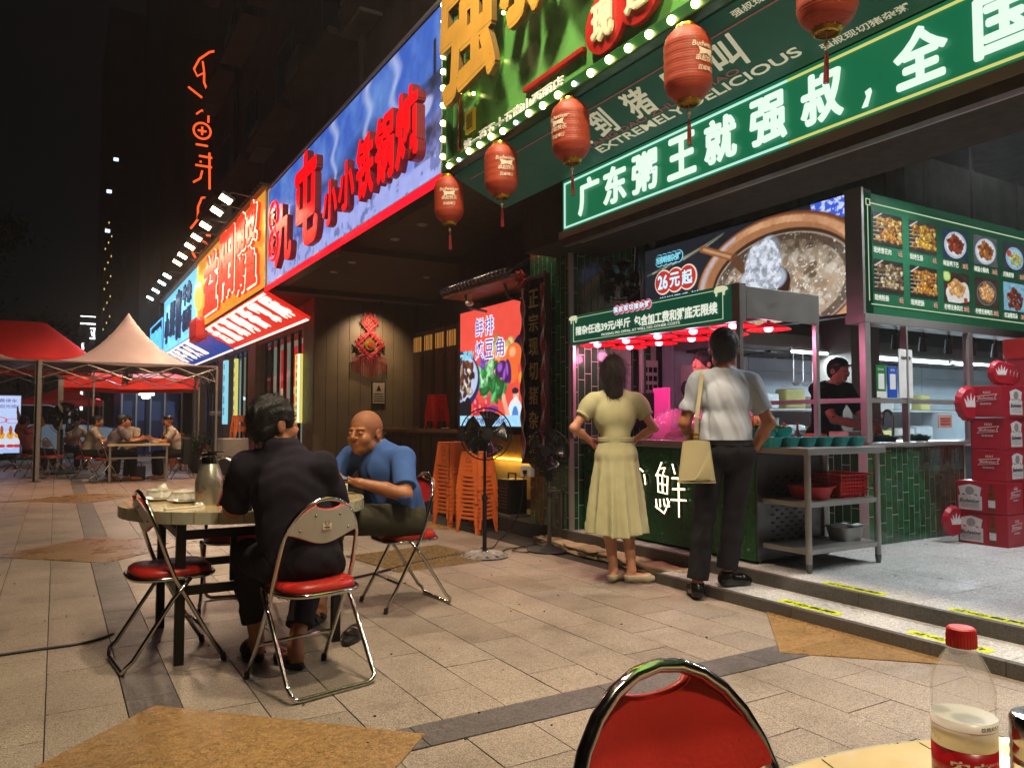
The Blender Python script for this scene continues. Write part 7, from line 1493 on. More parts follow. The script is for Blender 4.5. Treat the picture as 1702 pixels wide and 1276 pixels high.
# ================================================================ people: one smooth body each, clothes and hair as separate skins over it
import openvdb
V3 = lambda *a: np.array(a, float)
def unit(v): v = np.array(v, float); return v / (np.linalg.norm(v) + 1e-9)
def frame(fwd, up):       # columns: right, forward, up
    u = unit(up); f = unit(np.array(fwd, float) - u * np.dot(fwd, u)); r = np.cross(f, u); return np.stack([r, f, u], 1)
class Field:
    def __init__(s, vox): s.v = vox; s.p = []
    def cap(s, a, b, ra, rb=None, k=.02): s.p.append(('c', np.array(a, float), np.array(b, float), ra, ra if rb is None else rb, k)); return s
    def ell(s, c, r, Rm=None, k=.025): s.p.append(('e', np.array(c, float), np.array(r, float), np.eye(3) if Rm is None else Rm, k)); return s
    def sub(s, c, r, Rm=None, k=.008): s.p.append(('s', np.array(c, float), np.array(r, float), np.eye(3) if Rm is None else Rm, k)); return s
    def cut(s, p, n, rad): s.p.append(('p', np.array(p, float), unit(n), rad)); return s
    def fn(s, lo, hi, f, k=.02): s.p.append(('f', np.array(lo, float), np.array(hi, float), f, k)); return s
    def run(s, fold=None):
        lo = np.full(3, 9e9); hi = -lo
        for q in s.p:
            if q[0] == 'c': r = max(q[3], q[4]); a, b = np.minimum(q[1], q[2]) - r, np.maximum(q[1], q[2]) + r
            elif q[0] == 'e': r = q[2].max(); a, b = q[1] - r, q[1] + r
            elif q[0] == 'f': a, b = q[1], q[2]
            else: continue
            lo = np.minimum(lo, a); hi = np.maximum(hi, b)
        lo -= 4 * s.v; hi += 4 * s.v; n = np.ceil((hi - lo) / s.v).astype(int) + 1; G = np.full(n, .08, np.float32)
        ax = [lo[i] + s.v * np.arange(n[i]) for i in range(3)]
        for q in s.p:
            t = q[0]
            if t == 'c': r = max(q[3], q[4]) + .05 + q[5]; a, b = np.minimum(q[1], q[2]) - r, np.maximum(q[1], q[2]) + r
            elif t in 'es': r = q[2].max() + .05 + q[4]; a, b = q[1] - r, q[1] + r
            elif t == 'p': a, b = q[1] - q[3], q[1] + q[3]
            else: a, b = q[1] - .05, q[2] + .05
            i0 = np.clip(((a - lo) / s.v).astype(int), 0, n); i1 = np.clip(((b - lo) / s.v).astype(int) + 1, 0, n)
            if (i1 <= i0).any(): continue
            sl = tuple(slice(i0[i], i1[i]) for i in range(3)); P = np.stack(np.meshgrid(*[ax[i][sl[i]] for i in range(3)], indexing='ij'), -1); g = G[sl]
            if t == 'c':
                d = q[2] - q[1]; h = np.clip(((P - q[1]) @ d) / (d @ d + 1e-12), 0, 1); D = np.linalg.norm(P - q[1] - h[..., None] * d, axis=-1) - (q[3] + (q[4] - q[3]) * h); k = q[5]
            elif t in 'es':
                L = (P - q[1]) @ q[3]; m = np.linalg.norm(L / q[2], axis=-1); m2 = np.linalg.norm(L / q[2] ** 2, axis=-1); D = m * (m - 1) / np.maximum(m2, 1e-6); k = q[4]
            elif t == 'p':
                D = (P - q[1]) @ q[2]; D = np.where(np.linalg.norm(P - q[1], axis=-1) < q[3], D, -1); G[sl] = np.maximum(g, D); continue
            else: D = q[3](P); k = q[4]
            if t == 's': h = np.clip(.5 - .5 * (g + D) / k, 0, 1); G[sl] = g * (1 - h) + (-D) * h + k * h * (1 - h)
            else: h = np.clip(.5 + .5 * (g - D) / k, 0, 1); G[sl] = g * (1 - h) + D * h - k * h * (1 - h)
        if fold is not None:
            P = np.stack(np.meshgrid(*ax, indexing='ij'), -1).astype(np.float32); near = np.abs(G) < .03; G[near] += fold(P[near]).astype(np.float32)
        vg = openvdb.FloatGrid(.08); vg.copyFromArray(G.astype(float)); pts, quads = vg.convertToQuads(0.0)
        return pts * s.v + lo, quads
    def build(s, name, m, parent, fold=None, M=None):
        pts, q = s.run(fold); me = bpy.data.meshes.new(name); me.vertices.add(len(pts)); me.vertices.foreach_set('co', pts.astype(np.float32).ravel())
        q = q[:, ::-1].astype(np.int32); me.loops.add(q.size); me.loops.foreach_set('vertex_index', q.ravel()); me.polygons.add(len(q)); me.polygons.foreach_set('loop_start', np.arange(0, q.size, 4, dtype=np.int32))
        me.materials.append(m); me.update(calc_edges=True); me.validate(); me.shade_smooth(); return link(name, me, parent)
def folds(a=.004, f=22, seed=0, drag=(0, 0, 1), a2=.003):
    r = np.random.default_rng(seed); ds = [unit(r.normal(size=3)) for _ in range(7)]; ph = r.random(7) * 6; dr = unit(drag)
    f = f * 2.6
    def f_(P):
        w_ = np.sin(P @ ds[0] * 9 + ph[0]) + np.sin(P @ ds[1] * 13 + ph[1]); c = np.cross(dr, ds[2]); n1 = np.sin(P @ unit(c) * f * 1.6 + w_ * 1.8 + ph[2]); n2 = np.sin(P @ ds[3] * f * 1.1 + w_ * 2.2 + ph[3]); n3 = np.sin(P @ ds[4] * f * 2.2 + n1 * 1.5 + w_)
        return 1.0 * a * (np.clip(n1, -.3, 1) ** 1.0 * (.5 + .5 * np.sin(P @ ds[5] * 11 + ph[5])) + .5 * n2 * (.5 + .5 * np.sin(P @ ds[6] * 8))) + a2 * .4 * n3
    return f_
def skinm(name, c): return mat(name, c, rough=.48, var=.10, vscale=18, bump=.08, bscale=120, spec=.45)
def cloth(name, c, **k): return mat(name, c, rough=.9, crease=.3, var=k.pop('var', .08), vscale=14, bump=.12, bscale=260, spec=.2, **k)
def head(F, c, Rm, s=1., female=False):
    P = lambda x, y, z: c + Rm @ (V3(x, y, z) * s); E = lambda x, y, z, a, b, d, k=.012: F.ell(P(x, y, z), V3(a, b, d) * s, Rm, k)
    E(0, -.012, .032, .076, .094, .084); E(0, .03, -.03, .060, .060, .078, .02); E(0, .052, -.080, .034, .030, .026, .02)
    for sx in (-1, 1):
        E(sx * .036, .058, -.028, .028, .028, .028, .02); E(sx * .05, .0, -.062, .018, .035, .026, .02); F.sub(P(sx * .031, .101, .006), V3(.016, .010, .008) * s, Rm, .010)
        E(sx * .031, .079, .004, .0135, .012, .011, .003); F.cap(P(sx * .014, .088, .026), P(sx * .048, .074, .026), .0055 * s, .004 * s, .012)
        E(sx * .011, .100, -.022, .010, .011, .008, .005); E(sx * .077, -.012, -.002, .010, .019, .031, .006); F.sub(P(sx * .088, -.006, .004), V3(.006, .011, .018) * s, Rm, .004)
    F.cap(P(0, .088, .022), P(0, .110, -.018), .008 * s, .012 * s, .008); E(0, .088, -.047, .021, .009, .005, .007); E(0, .085, -.057, .018, .009, .006, .007); F.sub(P(0, .102, -.0515), V3(.024, .008, .0018) * s, Rm, .003)
def hand(F, w_, d, n, t, s=1., curl=.5, spread=.0, thumb=.6):
    d, n, t = unit(d), unit(n), unit(t); F.cap(w_ + t * .0 , w_ + d * .03 * s, .026 * s, .028 * s, .012)
    for o in (-.03, -.01, .01, .028): F.cap(w_ + d * .02 * s + t * o * .6 * s, w_ + d * .088 * s + t * o * s, .014 * s, .0115 * s, .010)
    for o, L in ((.029, .072), (.0095, .082), (-.0105, .076), (-.029, .06)):
        p = w_ + d * .088 * s + t * o * s; dd = unit(d + t * o * spread * 8)
        for j, fr in enumerate((.45, .3, .25)):
            a = curl * (.55 + .45 * j); dd2 = unit(dd * math.cos(a) + n * math.sin(a)); nn = unit(n * math.cos(a) - dd * math.sin(a)); q = p + dd2 * L * fr * s; F.cap(p, q, (.0098 - .0009 * j) * s, (.0092 - .001 * j) * s, .0035); p, dd, n_ = q, dd2, nn
            n = n
    p = w_ + d * .02 * s + t * .028 * s; d1 = unit(d * .65 + t * .75 + n * thumb * .5); q = p + d1 * .045 * s; F.cap(p, q, .0135 * s, .011 * s, .008); F.cap(q, q + unit(d * .85 + t * .25 + n * thumb * .7) * .032 * s, .0108 * s, .009 * s, .003)
def torso(F, J, inf=0., k=.03, w_=1.):
    up = unit(J['neck'] - J['pelvis']); r = unit(J['shR'] - J['shL']); Rm = frame(np.cross(up, r), up); s = J.get('s', 1.) ; d = J.get('fat', 1.)
    F.ell(J['pelvis'], V3(.158 * w_ + inf, .118 * d + inf, .115 + inf) * s, Rm, k); wst = J['pelvis'] * .5 + J['chest'] * .5; F.ell(wst, V3(J.get('waist', .135) * w_ + inf, .105 * d + inf, .15) * s, Rm, k + .02)
    F.ell(J['chest'], V3(.158 * w_ + inf, .112 * d + inf, .165 + inf) * s, Rm, k); F.cap(J['shL'] + r * .03, J['shR'] - r * .03, (.046 + inf * .8) * s, None, k + .01)
    for a in ('shL', 'shR'): F.cap(J[a] + r * (.05 if a == 'shL' else -.05) + up * .01, J['neck'] + up * .015, (.042 + inf) * s, (.045 + inf) * s, k)
    return Rm
def arm(F, J, sd, inf=0., t=2., k=.02):
    s = J.get('s', 1.) * J.get('limb', 1.); a, b, c = J['sh' + sd], J['el' + sd], J['wr' + sd]
    F.cap(a, a + (b - a) * min(t, 1), (.050 + inf) * s, (.050 + (.040 - .050) * min(t, 1) + inf) * s, k)
    if t > 1: F.cap(b, b + (c - b) * .45, (.040 + inf) * s, (.039 + inf) * s, k); F.cap(b + (c - b) * .45, c, (.039 + inf) * s, (.026 + inf) * s, k)
def leg(F, J, sd, inf=0., t=2., k=.025, tap=1.):
    s = J.get('s', 1.) * J.get('leg', 1.); a, b, c = J['hip' + sd], J['kn' + sd], J['an' + sd]
    F.cap(a, b, (.086 + inf) * s, (.056 + inf) * s, k)
    if t > 1:
        e = b + (c - b) * (t - 1); F.cap(b, b + (c - b) * .35, (.055 + inf) * s, (.054 + inf) * s, k); F.cap(b + (c - b) * .35, e, (.054 + inf) * s, (.036 + inf * tap) * s, k)
def foot(F, J, sd, inf=0.):
    c, tdir = J['an' + sd], unit(J['to' + sd]); s = J.get('s', 1.); h = c - V3(0, 0, .045) * s; F.cap(c, h - tdir * .02, (.034 + inf) * s, (.032 + inf) * s, .015); F.cap(h - tdir * .015, h + tdir * .13 * s - V3(0, 0, .012) * s, (.034 + inf) * s, (.026 + inf) * s, .015); F.cap(h + tdir * .12 * s - V3(0, 0, .014) * s, h + tdir * .165 * s - V3(0, 0, .02) * s, (.034 + inf) * s, (.020 + inf) * s, .015)
def base_body(J, vox, female=False, hands=None, feet=True):
    F = Field(vox); torso(F, J)
    F.cap(J['neck'] - V3(0, 0, .02), J['head'] - J['hR'] @ V3(0, .01, .05), .052 * (.85 if female else 1), .050 * (.85 if female else 1), .02)
    for sd in 'LR': arm(F, J, sd); leg(F, J, sd); 
    if feet:
        for sd in 'LR': foot(F, J, sd)
    head(F, J['head'], J['hR'], J.get('hs', 1.), female)
    for sd in 'LR':
        h = (hands or {}).get(sd); e, w_ = J['el' + sd], J['wr' + sd]; d = unit(w_ - e)
        if h is None: n = unit(np.cross(d, V3(0, 0, 1)) + 1e-3); hand(F, w_, d, -n if sd == 'L' else n, V3(0, 0, 1), .95 * J.get('s', 1), .5)
        else: hand(F, w_, *h[0], s=h[1] if len(h) > 1 else .95, curl=h[2] if len(h) > 2 else .5, thumb=h[3] if len(h) > 3 else .6)
    return F
def hair_cap(vox, c, Rm, s=1., thick=.010, face=(.0, .095, -.035), back=-.05, spiky=.0, seed=0):
    F = Field(vox); P = lambda x, y, z: c + Rm @ (V3(x, y, z) * s); F.ell(P(0, -.016, .036), V3(.078 + thick * .8, .094 + thick, .086 + thick) * s, Rm); F.ell(P(0, -.055, -.02), V3(.066 + thick * .5, .048 + thick * .5, .06) * s, Rm, .02)
    F.sub(P(face[0], face[1], face[2]), V3(.075, .078, .085) * s, Rm, .008); F.sub(P(0, .04, -.10), V3(.11, .09, .095) * s, Rm, .01); 
    for sx in (-1, 1): F.sub(P(sx * .085, .0, -.015), V3(.022, .026, .040) * s, Rm, .006)
    F.cut(P(0, -.06, back), Rm @ V3(0, .3, -1), .2)
    return F
def spikes(a=.004, f=120, seed=1):
    r = np.random.default_rng(seed); ds = [unit(r.normal(size=3)) for _ in range(5)]
    return lambda P: -a * (np.sin(P @ ds[0] * f + 2 * np.sin(P @ ds[1] * 40)) * .6 + np.sin(P @ ds[2] * f * 1.6 + 2 * np.sin(P @ ds[3] * 55)) * .5)
def strands(obj_, parent, m, n, L, droop, seed=0, r=.0009):
    """loose hairs standing off a hair skin"""
    me = obj_.data; rr = np.random.default_rng(seed); N = len(me.polygons); c = np.empty(N * 3); me.polygons.foreach_get('center', c); nn = np.empty(N * 3); me.polygons.foreach_get('normal', nn); c = c.reshape(-1, 3); nn = nn.reshape(-1, 3); vs = []; fs = []
    for i in rr.integers(0, N, n):
        p = c[i] - nn[i] * .002; nrm = nn[i]; dn = np.array(droop, float) - nrm * np.dot(droop, nrm); g = unit(dn + rr.normal(size=3) * .28); l = L * rr.uniform(.5, 1.2); s = np.cross(nrm, g); s = unit(s) * r; o_ = len(vs)
        for k_, (a, b) in enumerate(((0, .0), (.5, .35), (1., .42))): q = p + g * l * a + nrm * (.003 + l * .22 * b); w_ = s * (1 - .8 * a); vs += [tuple(q - w_), tuple(q + w_)]
        fs += [(o_, o_ + 1, o_ + 3, o_ + 2), (o_ + 2, o_ + 3, o_ + 5, o_ + 4)]
    h = MB().add(vs, fs).build('loose_hair', [m], parent); h['kind'] = 'stuff'
def orient(yaw_dir, pitch=0., roll=0.):
    f = unit(V3(yaw_dir[0], yaw_dir[1], 0)); f = f * math.cos(pitch) + V3(0, 0, 1) * math.sin(pitch); Rm = frame(f, V3(0, 0, 1)); c, s_ = math.cos(roll), math.sin(roll); return Rm @ np.array([[c, 0, s_], [0, 1, 0], [-s_, 0, c]])
H_blk = mat('black_hair', '0d0a09', rough=.55, var=.3, vscale=60, bump=.5, bscale=220, stretch=(1, 1, .3)); H_brn = mat('brown_hair', '20120c', rough=.5, var=.4, vscale=50, bump=.6, bscale=260, stretch=(1, 1, .2))
def rel(J, o):
    o = V3(*o)
    for k_ in J:
        if isinstance(J[k_], tuple) and len(J[k_]) == 3 and not k_.startswith('to'): J[k_] = V3(*J[k_]) - o
        elif isinstance(J[k_], tuple): J[k_] = V3(*J[k_])
    return J
def pblouse(J, vox, sleeve, hem=None, inf=.016, fold=None, loose=0.):
    F = Field(vox); Rm = torso(F, J, inf, .03)
    if loose: F.ell(J['pelvis'] * .6 + J['chest'] * .4, V3(.165 + loose, .125 + loose, .22) * J.get('s', 1), Rm, .04)
    for sd in 'LR':
        if sleeve > 0:
            a, b, c = J['sh' + sd], J['el' + sd], J['wr' + sd]; t = sleeve; arm(F, J, sd, inf + .004, t + .15)
            e = a + (b - a) * t if t <= 1 else b + (c - b) * (t - 1); F.cut(e, (b - a) if t <= 1 else (c - b), .105)
    up = unit(J['neck'] - J['pelvis']); F.cut(J['neck'] + up * .03, up, .12)
    if hem is not None: F.cut(J['pelvis'] + up * hem, -up, .30)
    return F, Rm
# ---- man in dark shirt, seen from behind at the round table
o = (1.02, 3.5, 0)
J = rel(dict(pelvis=(1.0, 3.46, .555), chest=(.95, 3.50, .86), neck=(.915, 3.55, 1.045), head=(.895, 3.59, 1.16), shL=(.775, 3.60, .965), shR=(1.075, 3.43, .965), elL=(.745, 3.72, .765), wrL=(.84, 3.97, .785), elR=(1.18, 3.52, .775), wrR=(1.22, 3.82, .785),
    hipL=(.92, 3.50, .52), hipR=(1.11, 3.50, .52), knL=(.86, 3.93, .51), knR=(1.20, 3.92, .51), anL=(.90, 3.88, .10), anR=(1.03, 3.66, .095), toL=(-.1, 1, 0), toR=(-.25, 1, 0)), o)
J.update(hR=orient((.93, .32), -.12), waist=.14, fat=1.05, hs=1.14, limb=1.08)
t = thing('person', 'seated man in a dark navy shirt, his back towards us', 'person', (1.005, 3.57, 0))
SK1 = skinm('skin_tan', 'a0684a'); base_body(J, .0065, hands={'L': [((.3, 1, 0), (0, 0, -1), (1, -.2, 0)), .95, .3], 'R': [((-.2, 1, 0), (0, 0, -1), (-1, 0, 0)), .95, .3]}).build('body', SK1, t)
NV = cloth('navy_shirt', '221e28'); F, Rm = pblouse(J, .0065, .92, -.13, .018, loose=.012); up = unit(J['neck'] - J['pelvis'])
F.cap(J['neck'] + V3(-.05, -.02, .025), J['neck'] + V3(.05, -.035, .025), .035, .035, .02); F.build('shirt', NV, t, folds(.009, 15, 3, (.35, 0, -1)))
F = Field(.007)
for sd in 'LR': leg(F, J, sd, .022, 1.82, tap=1.3); F.cut(J['kn' + sd] + (J['an' + sd] - J['kn' + sd]) * .8, J['an' + sd] - J['kn' + sd], .09)
F.ell(J['pelvis'], V3(.178, .14, .12), Rm, .03); F.build('trousers', cloth('charcoal_trousers', '232126'), t, folds(.005, 18, 5, (0, 1, -.4)))
strands(hair_cap(.005, J['head'], J['hR'], 1.14, .009, back=-.065).build('hair', H_blk, t, spikes(.0045, 90)), t, H_blk, 3500, .022, J['hR'] @ V3(.2, .5, .6), 1, .0022)
for sd in 'LR':
    d = unit(J['to' + sd]); c = J['an' + sd]; ang = math.atan2(-d[0], d[1]); sandal_mesh(t, Matrix.Translation(Vector(c) + Vector(d) * .055 + Vector((0, 0, -.093))) @ Matrix.Rotation(ang, 4, 'Z'))
# ---- man in blue T-shirt looking down at his phone
o = (1.98, 4.66, 0)
J = rel(dict(pelvis=(1.97, 4.67, .565), chest=(1.865, 4.66, .86), neck=(1.80, 4.66, 1.015), head=(1.725, 4.66, 1.10), shL=(1.92, 4.50, .945), shR=(1.70, 4.83, .945), elL=(1.865, 4.33, .735), wrL=(1.62, 4.43, .81), elR=(1.56, 4.86, .76), wrR=(1.53, 4.62, .80),
    hipL=(2.0, 4.57, .545), hipR=(2.0, 4.77, .545), knL=(1.62, 4.45, .60), knR=(1.57, 4.80, .53), anL=(1.84, 4.62, .505), anR=(1.40, 4.50, .10), toL=(.3, 1, -.1), toR=(-.7, -.7, 0)), o)
J.update(hR=orient((-.88, -.62), -.92), waist=.165, fat=1.22, hs=1.20, limb=1.08)
t = thing('person', 'shaven headed seated man in a blue T-shirt looking down at a phone', 'person', (1.945, 4.65, 0))
base_body(J, .0055, hands={'L': [((-.85, .45, .15), (.1, .1, 1), (-.35, -.9, .0)), .95, .55], 'R': [((-.25, -.95, .05), (.1, .2, 1), (-.9, .3, 0)), .95, .6]}).build('body', skinm('skin_bronze', '96603c'), t)
F, Rm = pblouse(J, .006, .80, -.11, .02, loose=.022); F.build('t_shirt', cloth('blue_t_shirt', '3f5c94'), t, folds(.0075, 16, 8, (-.4, .2, -1)))
F = Field(.007)
for sd in 'LR': leg(F, J, sd, .026, 1.8, tap=1.5); F.cut(J['kn' + sd] + (J['an' + sd] - J['kn' + sd]) * .78, J['an' + sd] - J['kn' + sd], .09)
F.ell(J['pelvis'], V3(.18, .15, .12), Rm, .03); F.build('trousers', cloth('olive_trousers', '3a382c'), t, folds(.006, 17, 9, (-1, 0, -.4)))
hair_cap(.005, J['head'], J['hR'], 1.20, .002, back=-.06, face=(0, .10, -.03)).build('cropped_hair', mat('stubble_hair', '8a583a', rough=.7, var=.25, vscale=200), t)
sandal_mesh(t, Matrix.Translation(Vector(J['anR']) + Vector((-.04, -.04, -.09))) @ Matrix.Rotation(R(135), 4, 'Z'))
ph = thing('mobile_phone', 'black mobile phone held in both hands by the man in blue', 'phone', (1.465, 4.49, .845), R(35)); MB().bevbox((-.038, -.078, 0), (.038, .078, .009), .003, Matrix.Rotation(.25, 4, 'X')).build('phone_body', [M_blackp], ph); MB().box((-.034, -.07, .0092), (.034, .07, .0096), Matrix.Rotation(.25, 4, 'X')).build('phone_screen', [emis('phone_glow', '9fb0c8', .4)], ph)
# ---- woman in the pale dress
CR = V3(.858, -.5135, 0); CF = V3(.5135, .858, 0)
def at(x, f, z): return tuple(V3(3.56, 4.45, 0) + CR * x + CF * f + V3(0, 0, z))
o = (3.56, 4.45, 0)
J = rel(dict(pelvis=at(.0, 0, .93), chest=at(-.01, -.01, 1.22), neck=at(-.01, 0, 1.385), head=at(-.01, .02, 1.525), shL=at(-.165, 0, 1.335), shR=at(.15, 0, 1.335), elL=at(-.315, -.05, 1.13), wrL=at(-.185, .09, 1.04), elR=at(.275, -.04, 1.13), wrR=at(.15, .09, 1.04),
    hipL=at(-.085, 0, .90), hipR=at(.085, 0, .90), knL=at(-.06, .02, .48), knR=at(.08, .02, .48), anL=at(-.025, 0, .092), anR=at(.105, -.02, .092), toL=tuple(CR * .55 + CF * .8), toR=tuple(CR * 1. + CF * .15)), o)
J.update(hR=orient(tuple(CF[:2] + CR[:2] * .1), -.1), waist=.105, s=.94, hs=1.06, limb=.82, leg=.92)
t = thing('person', 'woman in a pale yellow belted dress with her hands on her hips, seen from behind', 'person', o)
base_body(J, .0065, True, hands={'L': [(tuple(CF * .5 + CR * .5 + V3(0, 0, -.6)), tuple(CR), tuple(CF * .7 + V3(0, 0, .6))), .85, .5], 'R': [(tuple(CF * .5 - CR * .5 + V3(0, 0, -.6)), tuple(-CR), tuple(CF * .7 + V3(0, 0, .6))), .85, .5]}).build('body', skinm('skin_fair', 'b98468'), t)
F, Rm = pblouse(J, .0065, 0, None, .012)
for sd in 'LR':
    a, b = J['sh' + sd], J['el' + sd]; F.ell(a + (b - a) * .22, V3(.072, .072, .085), frame(CF, a - b), .02); F.cap(a, a + (b - a) * .62, .062, .054, .02); F.cut(a + (b - a) * .58, b - a, .10); F.ell(a + (b - a) * .56, V3(.060, .060, .014), frame(CF, a - b), .006)
cx0 = J['pelvis']
def skirt(P):
    L = P - cx0; x = L @ CR; y = L @ CF; z = L[..., 2]; u = np.clip((.10 - z) / .70, 0, 1); rx = .118 + .135 * u ** .85; ry = .095 + .11 * u ** .85; th = np.arctan2(y, x); m = np.sqrt((x / rx) ** 2 + (y / ry) ** 2)
    pl_ = (.010 + .022 * u) * np.abs(np.sin(th * 5.5 + .8)) ** .7 * u ** .4 + .008 * u * np.sin(th * 13 + z * 5); d = (m - 1) * np.minimum(rx, ry) * .9 + pl_ - .008; return np.maximum(np.maximum(d, z - .115), -(z + .575 + .012 * np.sin(th * 3)))
F.fn(cx0 - V3(.33, .33, .62), cx0 + V3(.33, .33, .13), skirt, .012)
DR = mat('pale_dress', 'aaa680', rough=.9, crease=.12, var=.08, vscale=14, bump=.1, bscale=260, spec=.2); F.build('dress', DR, t, folds(.0012, 14, 4, (.1, 0, -1), .0004))
F = Field(.005); F.fn(cx0 - V3(.15, .15, -.09), cx0 + V3(.15, .15, .14), lambda P: np.maximum(np.abs(np.sqrt((((P - cx0) @ CR) / .128) ** 2 + (((P - cx0) @ CF) / .105) ** 2) - 1) * .11 - .007, np.abs(P[..., 2] - cx0[2] - .115) - .018), .003); F.build('belt', cloth('dress_belt', '9c9672'), t)
F = hair_cap(.006, J['head'], J['hR'], 1.06, .020, back=-.3); hh = J['head']; F.p = F.p[:-1]
F.cap(hh + V3(0, 0, .0) - CF * .04, hh - CF * .055 + CR * -.01 - V3(0, 0, .13), .086, .066, .03); F.cap(hh - CF * .055 - V3(0, 0, .12), hh - CF * .07 - CR * .02 - V3(0, 0, .225), .05, .022, .03); F.cap(hh + CR * .055 - CF * .01, hh + CR * .05 - CF * .02 - V3(0, 0, .11), .028, .018, .02); F.cap(hh - CR * .055 - CF * .01, hh - CR * .055 - CF * .03 - V3(0, 0, .12), .028, .02, .02)
strands(F.build('hair', H_brn, t, spikes(.004, 70, 3)), t, H_brn, 6000, .08, (0, 0, -1), 2, .0016)
for sd in 'LR':
    F = Field(.005); foot(F, J, sd, .006); an = J['an' + sd]; F.cut(an - V3(0, 0, .030), V3(0, 0, 1), .12); d = unit(J['to' + sd]); h = an - V3(0, 0, .04); F.sub(h + d * .045, V3(.026, .055, .02), frame(d, (0, 0, 1)), .006); F.build('shoe', mat('cream_leather', 'b9ad92', rough=.35), t)
# ---- man in white shirt with the shoulder bag strap
def at(x, f, z): return tuple(V3(3.86, 3.66, 0) + CR * x + CF * f + V3(0, 0, z))
o = (3.86, 3.66, 0)
J = rel(dict(pelvis=at(.0, 0, .99), chest=at(.0, 0, 1.32), neck=at(.0, .01, 1.50), head=at(.01, .04, 1.665), shL=at(-.172, 0, 1.455), shR=at(.172, 0, 1.44), elL=at(-.265, .03, 1.17), wrL=at(-.19, .20, 1.06), elR=at(.285, -.03, 1.17), wrR=at(.225, .08, 1.0),
    hipL=at(-.10, 0, .96), hipR=at(.10, 0, .96), knL=at(-.14, .03, .54), knR=at(.06, .06, .55), anL=at(-.20, .0, .10), anR=at(.015, .06, .165), toL=tuple(CF + CR * -.05), toR=tuple(CR * .95 + CF * .35)), o)
J.update(hR=orient(tuple(CF[:2] + CR[:2] * .25), -.05), fat=1.08, waist=.15, hs=1.17, s=1.0, limb=1.02)
t = thing('person', 'tall man in a white short sleeved shirt and black trousers standing at the stall', 'person', o)
base_body(J, .0065, hands={'R': [(tuple(CF * .2 - CR * .5 + V3(0, 0, -1)), tuple(-CR * .8 - CF * .3), tuple(CF)), .95, 1.0], 'L': [(tuple(CF + V3(0, 0, .1)), tuple(CR), (0, 0, 1)), .95, .8]}).build('body', SK1, t)
F, Rm = pblouse(J, .0065, .72, .035, .017, loose=.004); F.cap(J['neck'] + V3(0, 0, .012) - CR * .05, J['neck'] + V3(0, 0, .012) + CR * .05, .038, .038, .015); F.cut(J['neck'] + V3(0, 0, .045), (0, 0, 1), .12)
F.build('shirt', cloth('white_shirt', 'a8aeb8', var=.03), t, folds(.0085, 15, 12, (.5, 0, -1)))
F = Field(.0065)
for sd in 'LR': leg(F, J, sd, .016, 1.97, tap=2.2); e = J['kn' + sd] + (J['an' + sd] - J['kn' + sd]) * .93; F.cut(e, J['an' + sd] - J['kn' + sd], .10)
F.ell(J['pelvis'] - V3(0, 0, .015), V3(.178, .152, .125), Rm, .03); F.cut(J['pelvis'] + V3(0, 0, .06), (0, 0, 1), .3); F.build('trousers', cloth('black_trousers', '1a181c'), t, folds(.006, 16, 13, (0, 0, -1)))
MB().lathe([(.18, .03), (.184, .035), (.184, .065), (.18, .067)], n=40, sx=1, sy=.80, M=Matrix(frame(CF, (0, 0, 1)).tolist()), c=Vector(J['pelvis'])).build('belt', [mat('black_leather', '0a0a0b', rough=.35)], t, smooth=40)
strands(hair_cap(.005, J['head'], J['hR'], 1.17, .009, back=-.07).build('hair', H_blk, t, spikes(.0025, 130, 5)), t, H_blk, 4500, .018, (0, 0, -1), 3, .0014)
for sd in 'LR':
    F = Field(.006); foot(F, J, sd, .012); an = J['an' + sd]; F.cut(an + V3(0, 0, .01), V3(0, 0, 1), .12); F.cut(an - V3(0, 0, .092), V3(0, 0, -1), .3); F.build('shoe', mat('black_shoe', '0c0b0b', rough=.22), t)
bg_ = thing('shoulder_bag', 'cream leather shoulder bag hanging from the left shoulder of the man in white', 'bag', tuple(V3(*o) + J['shL'] * 1 + V3(0, 0, -.0)))
bo = V3(0, 0, 0) - CF * .13 - CR * .055 + V3(0, 0, -.50); BM = mat('cream_bag', 'a89d78', rough=.4, var=.06); Rb = Matrix(frame(CF, (0, 0, 1)).tolist()).to_4x4(); Mb = Matrix.Translation(Vector(bo)) @ Rb
MB().sheet(lambda u, v: tuple(Mb @ Vector(((-.085 - .035 * (1 - v)) * math.cos(PI * u) * -1 * (1 if 1 else 1), -.035 * math.sin(PI * u) * (1 - .5 * v), -.17 + .26 * v + .012 * math.sin(PI * u)))), 16, 8, .004).sheet(lambda u, v: tuple(Mb @ Vector(((-.085 - .035 * (1 - v)) * math.cos(PI * u) * -1, .035 * math.sin(PI * u) * (1 - .5 * v), -.17 + .26 * v))), 16, 8, -.004).prism([(-.118, -.03), (.118, -.03), (.118, .03), (-.118, .03)], -.175, -.168, Mb).build('bag_body', [BM], bg_, smooth=50)
MB().sheet(lambda u, v: tuple(Mb @ Vector((.10 * (1 - v) - .02, -.042 - .004 * math.sin(u * PI), -.15 + .2 * u * (1 - v)))), 6, 6, .003).build('flap', [BM], bg_)
st1 = [bo + V3(0, 0, .09), bo - CF * .02 + V3(0, 0, .25), V3(0, 0, .035) - CF * .085, V3(0, 0, .078), V3(0, 0, .04) + CF * .085, bo + CF * .2 + V3(0, 0, .30)]
m_ = MB()
def strap(pts, wd):
    vs = []; 
    for p in pts:
        for sx in (-1, 1): vs.append(tuple(np.array(p) + CR * wd * sx))
    m_.add(vs, [(2 * i, 2 * i + 1, 2 * i + 3, 2 * i + 2) for i in range(len(pts) - 1)])
strap(st1, .013); m_.build('strap', [BM], bg_)
